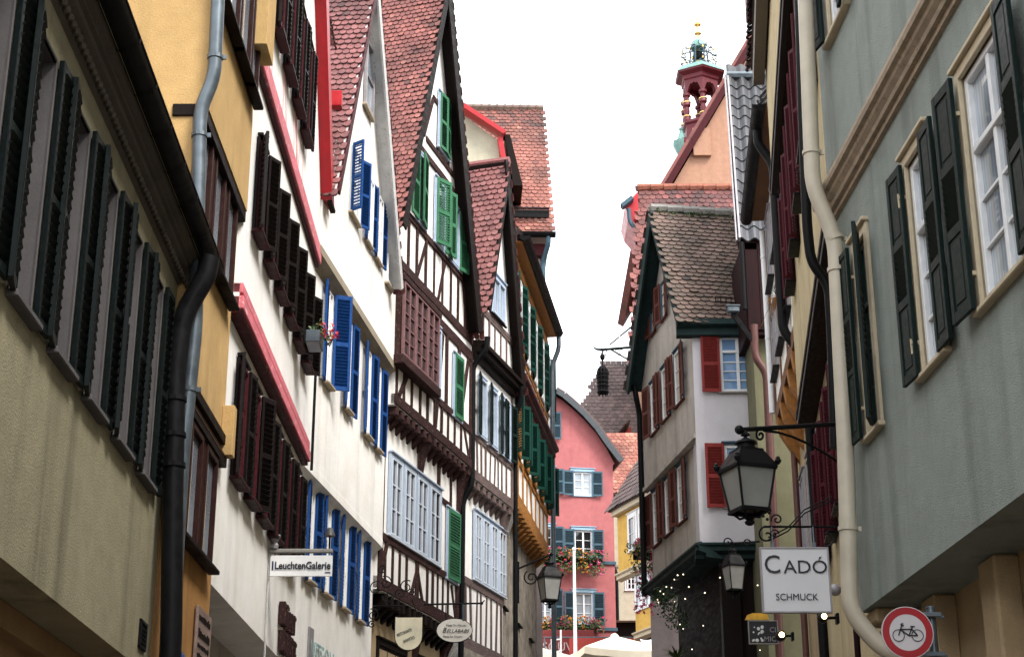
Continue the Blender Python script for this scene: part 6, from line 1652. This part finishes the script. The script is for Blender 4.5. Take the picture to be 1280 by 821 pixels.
# RISTORANTE INVITTO shield
YI = 25.6
a = at_y(494.5, 771, YI); b = at_y(528, 771, YI); w_ = b.x - a.x; h_ = a.z - at_y(511, 812, YI).z
rs = thing('shop_sign', Matrix.Translation((a.x, a.y, a.z - h_)), 'cream shield shaped hanging sign reading RISTORANTE INVITTO', 'sign')
pts = [(0, h_), (0, h_ * .42)] + [(w_ / 2 - w_ / 2 * math.cos(math.pi * i / 12), h_ * .42 - h_ * .42 * math.sin(math.pi * i / 12)) for i in range(1, 12)] + [(w_, h_ * .42), (w_, h_), (w_ * .9, h_ * .985), (w_ * .1, h_ * .985)]
mb = MB(); mb.prism([(x, -.015, z) for x, z in pts], (0, .03, 0)); part('board', mb, G['sign_cream'], rs)
mb = MB(); mb.tube([(x, -.0, z) for x, z in pts + pts[:1]], .011, 6); part('rim', mb, G['brownframe'], rs)
TT = Matrix.Rotation(-R(22), 4, 'Y')
for s_, x, z, sz in (('RISTORANTE', .09, .40, .26), ('INVITTO', .33, .20, .27)):
    o_ = text_obj('lettering', s_, w_ * sz * .62, W[rs.name] @ Matrix.Translation((w_ * x, -.02, h_ * z)) @ TT @ FACE, G['sign_text'], rs, .002, sx=.62 if len(s_) > 8 else .70)
zr = at_y(500, 757, YI).z - W[rs.name].translation.z
e = at_y(466, 752, YI)
mb = MB(); mb.tube([(e.x - a.x, .1, zr + .02), (w_ * .25, 0, zr)], .014, 6)
mb.tube([(w_ * .2, 0, zr), (w_ * .12, 0, h_)], .008, 5); mb.tube([(w_ * .6, 0, zr + .1), (w_ * .85, 0, h_)], .008, 5)
part('arm', mb, G['black'], rs)
mb = MB()
for px, py, r_, a0, sg_ in ((470, 735, .13, 0, 1), (482, 728, .11, 2, -1), (478, 712, .07, 1, 1), (486, 745, .1, 3, 1), (500, 742, .09, 4, -1), (508, 733, .11, 1, 1), (514, 740, .05, 2, -1), (466, 768, .1, 2, -1), (465, 780, .06, 1, 1)):
    p = at_y(px, py, YI) - W[rs.name].translation; scroll(mb, p, r_, 1.4, a0, XA, ZA, .009, sgn=sg_)
part('scroll_work', mb, G['black'], rs)
# BELLABABS oval
YO = 27.6
c = at_y(568, 787.5, YO); rx = (at_y(590, 787, YO).x - at_y(546, 787, YO).x) / 2; rz = c.z - at_y(568, 802, YO).z
os_ = thing('shop_sign', Matrix.Translation(c), 'white oval hanging sign reading BELLABABS', 'sign')
pts = [(rx * math.cos(2 * math.pi * i / 36), rz * math.sin(2 * math.pi * i / 36)) for i in range(36)]
mb = MB(); mb.prism([(x, -.012, z) for x, z in pts], (0, .024, 0)); part('board', mb, paint('sign_warm_white', (.70, .67, .60), .5, .05), os_)
mb = MB(); mb.tube([(x, 0, z) for x, z in pts + pts[:1]], .012, 6); part('rim', mb, G['black'], os_)
hang_text(os_, Matrix(), [('B', -rx * .70, -rz * .20, rz * .62, G['sign_text'], .95, .35, 'LEFT'), ('ELLABABS', -rx * .46, -rz * .20, rz * .44, G['sign_text'], 1.0, .35, 'LEFT'),
                          ('Made for Männer', rx * .1, rz * .36, rz * .25, G['sign_text'], 1.0, .1, 'CENTER'), ('Made for Frauen', -rx * .1, -rz * .62, rz * .25, G['sign_text'], 1.0, .1, 'CENTER')])
zr = at_y(560, 755, YO).z - c.z; xa_, xb_ = at_y(530, 756, YO).x - c.x, at_y(602, 754, YO).x - c.x
mb = MB(); mb.tube([(xa_, .0, zr), (xb_, 0, zr + .02)], .016, 8); mb.ball((xb_, 0, zr + .02), .03, 6, 4); mb.tube([(xb_ - .02, 0, zr), (xb_ + .05, 0, zr + .07)], .01, 5)
part('arm', mb, G['black'], os_)
for dx in (-.5, .5): mb = MB(); mb.tube([(rx * dx, 0, rz * .8), (rx * dx, 0, zr)], .008 if dx < 0 else .02, 6); part('hanger', mb, G['black'] if dx < 0 else G['zinc'], os_)

# raised dark letters on the blue-shuttered house's ground floor wall
def wall_letters(f, name, label, pa, pb, o, mat, s_, depth, mb_col=None, sx=None, size_k=1.0):
    u0, z0 = f.hit(*pa, o); u1 = f.u(pb[0], z0, o); z1 = f.z(u0, pb[1], o)
    t = thing(name, f.M @ Matrix.Translation((u0, -o, z0)), label, 'sign'); return t, u1 - u0, z1 - z0
t, w_, h_ = wall_letters(f3l, 'wall_sign', 'rough dark metal lettering in two rows on the white wall under the LeuchtenGalerie sign', (345, 812), (363, 752), .0, None, '', .1)
rr = random.Random(12)
for row, (z0, z1) in enumerate(((.52, 1.0), (.02, .5))):
    x = .0 + .06 * row
    for k in range(5):
        ww = w_ * rr.uniform(.13, .18); mb = MB(); q0 = h_ * z0 + rr.uniform(-.02, .03); q1 = h_ * z1 + rr.uniform(-.05, .04)
        mb.bev(x, x + ww * .3, -.09, -.01, q0, q1, .005)
        if rr.random() < .7: mb.bev(x + ww * .3, x + ww, -.085, -.012, q1 - .05, q1 - .003, .005)
        if rr.random() < .7: mb.bev(x + ww * .3, x + ww, -.083, -.014, (q0 + q1) / 2, (q0 + q1) / 2 + .045, .005)
        if rr.random() < .6: mb.bev(x + ww * .7, x + ww, -.08, -.016, q0, (q0 + q1) / 2 - .003, .005)
        part('letter', mb, G['timber'], t); x += ww + w_ * .03
t, w_, h_ = wall_letters(f4, 'wall_sign', 'thin pale green and blue painted letters on a sign plate low on the white wall', (384, 828), (424, 783), -.28, None, '', .1)
o_ = text_obj('lettering', 'VITEON', h_ * .9, W[t.name] @ Matrix.Translation((.06, -.03, h_ * .05)) @ FACE, paint('thin_letter_teal', (.30, .45, .44), .6, .5), t, .004, sx=.85)
mb = MB(); mb.bev(-.04, .2, -.028, -.002, 0, h_, .004); part('plate', mb, G['zincpale'], t)

# lit spots on the cream house and grey globe lamp
for (px, py, lab) in ((1030, 770, 'small lit wall spot just under the right corner of the CADÓ sign'), (977, 793, 'small lit wall spot below the CADÓ sign beside the small framed board')):
    p = at_y(px, py, 15.2 if px > 1000 else 19.0); t = thing('wall_spot', Matrix.Translation(p), lab, 'lamp')
    k = 1 if px > 1000 else 1.25
    mb = MB(); mb.lathe([(.035 * k, -.01), (.05 * k, .04), (.05 * k, .10), (.02 * k, .12)], n=12); me = mb; 
    mb2 = MB(); mb2.v = [(Vector((x, z, -y))) for x, y, z in mb.v]; mb2.v = [tuple(v) for v in mb2.v]; mb2.f, mb2.m, mb2.a = mb.f, mb.m, mb.a
    part('housing', mb2, G['black'], t, smooth=True)
    mb = MB(); mb.ball((0, -.012, 0), .026 * k, 10, 6); part('bulb', mb, G['spot'], t, smooth=True)
    mb = MB(); mb.tube([(.0, .1, 0), (.14, .12, 0.01)], .014, 6); mb.bev(.13, .16, .08, .16, -.05, .05); part('mount', mb, G['black'], t)
p = at_y(1044, 737, 14.8); t = thing('globe_lamp', Matrix.Translation(p), 'unlit grey globe lamp beside the ivory pipe right of the CADÓ sign', 'lamp')
mb = MB(); mb.ball((0, 0, 0), .055, 12, 8); part('globe', mb, G['zincpale'], t, smooth=True); mb = MB(); mb.tube([(.02, 0, 0), (.14, 0, 0)], .02, 8); part('mount', mb, G['black'], t)
# small framed shop board with a yellow bracket
YF = 21
a = at_y(936, 805, YF); b = at_y(972, 775, YF); w_, h_ = b.x - a.x, b.z - a.z
t = thing('framed_board', Matrix.Translation(a), 'small black framed board with a yellow top bracket below the CADÓ sign', 'sign')
mb = MB(); mb.bev(0, w_, -.012, .012, 0, h_, .003); part('board', mb, G['sign_text'], t)
mb = MB()
for q in ((0, w_, 0, .015), (0, w_, h_ - .015, h_), (0, .015, .015, h_ - .015), (w_ - .015, w_, .015, h_ - .015)): mb.bev(q[0], q[1], -.02, .02, q[2], q[3], .003)
part('rim', mb, G['concrete'], t)
mb = MB(); mb.prism([(-.03, 0, h_ + .01), (w_ * .72, 0, h_ + .01), (w_ * .68, 0, h_ + .07), (w_ * .6, 0, h_ + .095), (.07, 0, h_ + .095), (.0, 0, h_ + .07)], (0, .05, 0)); part('yellow_bracket', mb, paint('sign_yellow', (.75, .42, .04), .5), t)
hang_text(t, Matrix(), [('CI', w_ * .7, h_ * .5, h_ * .3, G['zincpale'], 1, 0, 'LEFT'), ('MIC', w_ * .5, h_ * .12, h_ * .3, G['zincpale'], 1, 0, 'LEFT')])
rr = random.Random(4); mb = MB()
for i in range(16): mb.ball((w_ * rr.uniform(.08, .5), -.014, h_ * rr.uniform(.1, .85)), rr.uniform(.008, .025), 6, 4, sy=.2)
part('white_flourish', mb, G['sign_white'], t)

# string of lights under the black jetty
t = thing('string_lights', Matrix.Translation(at_y(850, 740, YC - 1.0)), 'string of small warm white bulbs in greenery under the black jetty of the corner house', 'string lights')
O = W[t.name].translation
bulbs = [(847, 718.5), (854, 717.5), (843, 724), (833, 733), (839.5, 734), (861, 733), (825.5, 738.5), (829.5, 742), (881, 740.5), (843.5, 752), (822, 749), (823, 752.5), (856.5, 748), (850, 780), (854, 785.5), (879, 781.5), (865, 811), (900, 721.5), (947, 731), (950, 812)]
prev = None
for i, (px, py) in enumerate(bulbs):
    Y_ = YC + 1.6 if px < 845 else (YC + .2 if px < 862 else YC - .6)
    p = at_y(px, py, Y_) - O
    mb = MB(); mb.ball(p, .016 if py < 760 else .013, 8, 5); part('bulb', mb, G['bulb'], t)
    if prev is not None and i < 17: mb = MB(); mb.tube([prev, (prev + p) / 2 - Vector((0, 0, .06)), p], .006, 5); part('wire', mb, G['black'], t)
    prev = p
vine = tag(part('climbing_vine', (lambda mb: (leafblob(mb, at_y(836, 756, YC + 1.8), .36, 200, .05, random.Random(3), (0, .2)), leafblob(mb, at_y(848, 775, YC + 1.2), .3, 140, .05, random.Random(8), (0, .2)), leafblob(mb, at_y(828, 745, YC + 2.6), .3, 140, .05, random.Random(9), (0, .2)), mb)[-1])(MB()), G['leaf'], None, Matrix()), 'dark climbing vine under the left end of the black jetty with bulbs in it', 'plant')
# flower mass beyond the corner house
flower_box(Matrix.Translation(at_y(806, 700, YC + 6.5)) , .6, 'long hanging cascade of dark pink flowers at the far edge of the corner house', 21, trail=1.6, petals=('petal',), rad=.34, np_=420, nl=600, s=.06, h=.2)
u_, z_ = fy.hit(803, 682, .3); flower_box(fy.M @ Matrix.Translation((u_, -.15, z_)), .9, 'small box of red flowers on an upper window of the yellow house', 22, trail=.1, petals=('petal_red',), rad=.16, np_=160, nl=100, s=.05, h=.12)
# iron guild sign hanging from a long bracket
YW = 41.0
e = at_y(789, 434, YW); t = thing('guild_sign', Matrix.Translation(e), 'dark iron openwork guild sign hanging from a long bracket against the sky', 'guild sign')
def rel(px, py): return at_y(px, py, YW) - e
mb = MB(); mb.tube([rel(740, 433), rel(746, 436.5), rel(752, 437), rel(789, 434)], [.008, .03, .035, .035], 6); mb.tube([rel(764, 437), rel(774, 443), rel(788, 451)], .022, 6); mb.tube([rel(762, 431), rel(774, 421)], .02, 6); mb.tube([rel(775, 420), rel(790, 408)], .022, 6); part('bracket', mb, G['dkgreen'], t)
mb = MB()
for px, py, r_ in ((756, 440, .12), (762, 443, .14), (771, 440, .1), (776, 439, .1), (755, 434, .1), (784, 409, .06), (788, 415, .06)): scroll(mb, rel(px, py), r_, 1.3, px, XA, ZA, .009)
part('scroll_work', mb, G['black'], t)
mb = MB(); mb.tube([rel(753, 437), rel(753, 458)], .02, 6); mb.ball(rel(753, 446), .07, 8, 5, sz=1.4); part('hanging_rod', mb, G['black'], t)
c = rel(753, 458); rw = rel(759.5, 470).x - rel(753, 470).x; hz = c.z - rel(753, 491).z
mb = MB()
for k in range(10):
    an = 2 * math.pi * k / 10; pts = []
    for i in range(9): s_ = i / 8; r_ = rw * (math.sin(math.pi * min(1, s_ * 1.6 + .12)) if s_ < .3 else .95 - .12 * s_); pts.append(c + Vector((r_ * math.cos(an), r_ * math.sin(an), -hz * s_)))
    mb.tube(pts, .030, 5)
for s_ in (.12, .3, .42, .6, .75, .97):
    r_ = rw * (.75 if s_ < .2 else .95); mb.tube([c + Vector((r_ * math.cos(a_ * .5236), r_ * math.sin(a_ * .5236), -hz * s_)) for a_ in range(13)], .035, 5)
mb.lathe([(rw * .55, -hz * .95), (rw * .6, -hz * .5), (rw * .5, -hz * .15)], c, n=8)
for k in range(8): a_ = k * .785; mb.tube([c + Vector((rw * .8 * math.cos(a_), rw * .8 * math.sin(a_), -hz)), c + Vector((rw * .85 * math.cos(a_), rw * .85 * math.sin(a_), -hz - .08))], [.03, .005], 5)
part('openwork_basket', mb, G['black'], t)
# dry grass tuft on the dark pipe of the timbered house
p = at_y(972, 372, 26.2); t = thing('dry_plant', Matrix.Translation(p), 'tuft of dry orange grass and green stems growing on the pipe of the timbered house', 'plant')
rr = random.Random(2); mb = MB(); m2 = MB()
for i in range(70):
    d = Vector((rr.gauss(0, .1), rr.gauss(0, .1), -abs(rr.gauss(.2, .12)))); mb.val = rr.random(); q = Vector((rr.gauss(0, .03), rr.gauss(0, .03), 0)); mb.tube([q, q + d * .6 + Vector((0, 0, .04)), q + d], [.006, .005, .002], 3)
for i in range(26):
    d = Vector((rr.gauss(0, .09), rr.gauss(0, .06), abs(rr.gauss(.22, .1)))); m2.tube([(0, 0, 0), d * .6, d + Vector((0, 0, -.03))], [.006, .005, .002], 3)
part('dry_stems', mb, paint('straw', (.42, .20, .06), .8, .3), t); part('green_stems', m2, G['dkgreen'], t)
# white lamp body at the left edge
p = at_y(-1, 522, 8.9); t = thing('wall_lamp', Matrix.Translation(p), 'small white round wall lamp low on the cream wall at the left edge', 'lamp')
mb = MB(); mb.lathe([(.02, -.05), (.05, -.04), (.055, 0), (.05, .04), (.02, .05)], n=14); part('globe', mb, G['whitepaint'], t, smooth=True); mb = MB(); mb.tube([(0, 0, 0), (-.3, 0, 0)], .015, 6); part('mount', mb, G['zinc'], t)
# potted palm tips at the market
p = at_y(846, 822, 36.5); t = thing('potted_palm', Matrix.Translation((p.x, p.y, ground(36.5))), 'green spiky palm leaves just showing at the bottom edge beside the market tent', 'plant')
zz = p.z - ground(36.5); mb = MB(); mb.tube([(0, 0, .3), (0, 0, zz)], [.08, .05], 8); part('stem', mb, G['timber'], t); mb = MB(); mb.lathe([(.25, 0), (.32, .45), (.28, .46)], n=14); part('pot', mb, G['concrete'], t)
mb = MB(); rr = random.Random(6)
for i in range(30):
    a_ = rr.uniform(0, 6.28); d = Vector((math.cos(a_) * .35, math.sin(a_) * .35, rr.uniform(.05, .28))); mb.val = rr.random(); s_ = d.cross(Vector((0, 0, 1))).normalized() * .02; b0 = Vector((0, 0, zz)); mb.poly([b0 - s_, b0 + d * .6 - s_ + Vector((0, 0, .04)), b0 + d, b0 + d * .6 + s_ + Vector((0, 0, .04)), b0 + s_])
part('leaves', mb, G['leaf'], t)
# ============================================================ ground, sky, light
def strip(name, x0, x1, ys, mat, dz=0.0, kind='structure'):
    mb = MB()
    for a, b in zip(ys, ys[1:]): mb.poly([(x0, a, ground(a) + dz), (x1, a, ground(a) + dz), (x1, b, ground(b) + dz), (x0, b, ground(b) + dz)])
    o = part(name, mb, mat, None, Matrix()); o['kind'] = kind; return o
ys = [-300, -60, -20, 0, 5, 10, 15, 20, 27, 35, 42, 50, 54, 58, 64, 90, 200, 2500]
gm, nt, P, N, L = _nt('ground_paving')
strip('ground', -2000, 2000, ys, stucco('ground_earth', (.16, .14, .12), grain=10))
cm, nt, P, N, L = _nt('cobblestones')
tc = N('ShaderNodeTexCoord'); br = N('ShaderNodeTexBrick'); br.inputs['Scale'].default_value = 5; br.inputs['Color1'].default_value = (.13, .12, .11, 1); br.inputs['Color2'].default_value = (.19, .175, .16, 1); br.inputs['Mortar'].default_value = (.05, .045, .04, 1); br.inputs['Mortar Size'].default_value = .03
L(tc.outputs['Object'], br.inputs[0]); L(br.outputs[0], P.inputs['Base Color']); P.inputs['Roughness'].default_value = .8
b = N('ShaderNodeBump'); b.inputs['Strength'].default_value = .5; b.inputs['Distance'].default_value = .02; L(br.outputs['Fac'], b.inputs['Height']); b.invert = True; L(b.outputs[0], P.inputs['Normal'])
strip('street', -3.2, 6.5, ys[:13], cm, .006)
strip('square', -14, 26, [54, 58, 64, 90], cm, .008)

w = bpy.data.worlds.new('World'); scn.world = w; w.use_nodes = True; nt = w.node_tree; nt.nodes.clear()
N, L = nt.nodes.new, nt.links.new
SUN_EL, SUN_AZ = R(50), R(135)              # azimuth clockwise from +Y: sun behind and to the right of the camera
sky = N('ShaderNodeTexSky'); sky.sky_type = 'NISHITA'; sky.sun_disc = False; sky.sun_elevation = SUN_EL; sky.sun_rotation = SUN_AZ; sky.air_density = 1; sky.dust_density = 4
bg1 = N('ShaderNodeBackground'); L(sky.outputs[0], bg1.inputs[0]); bg1.inputs[1].default_value = .05
bg2 = N('ShaderNodeBackground'); bg2.inputs[0].default_value = (.97, .985, 1, 1); bg2.inputs[1].default_value = 2.6   # bright even cloud cover
ad = N('ShaderNodeAddShader'); L(bg1.outputs[0], ad.inputs[0]); L(bg2.outputs[0], ad.inputs[1])
out = N('ShaderNodeOutputWorld'); L(ad.outputs[0], out.inputs[0])
sd = bpy.data.lights.new('sun', 'SUN'); sd.energy = 5.0; sd.angle = R(20); sd.color = (1, .96, .9)
so = bpy.data.objects.new('sun', sd); COL.objects.link(so)
dirv = Vector((math.sin(SUN_AZ) * math.cos(SUN_EL), math.cos(SUN_AZ) * math.cos(SUN_EL), math.sin(SUN_EL)))
so.rotation_euler = dirv.to_track_quat('Z', 'Y').to_euler()
scn.view_settings.view_transform = 'Standard'; scn.view_settings.look = 'None'; scn.view_settings.exposure = 0; scn.view_settings.gamma = 1
scn.cycles.max_bounces = 6; scn.cycles.diffuse_bounces = 3; scn.cycles.caustics_reflective = False; scn.cycles.caustics_refractive = False
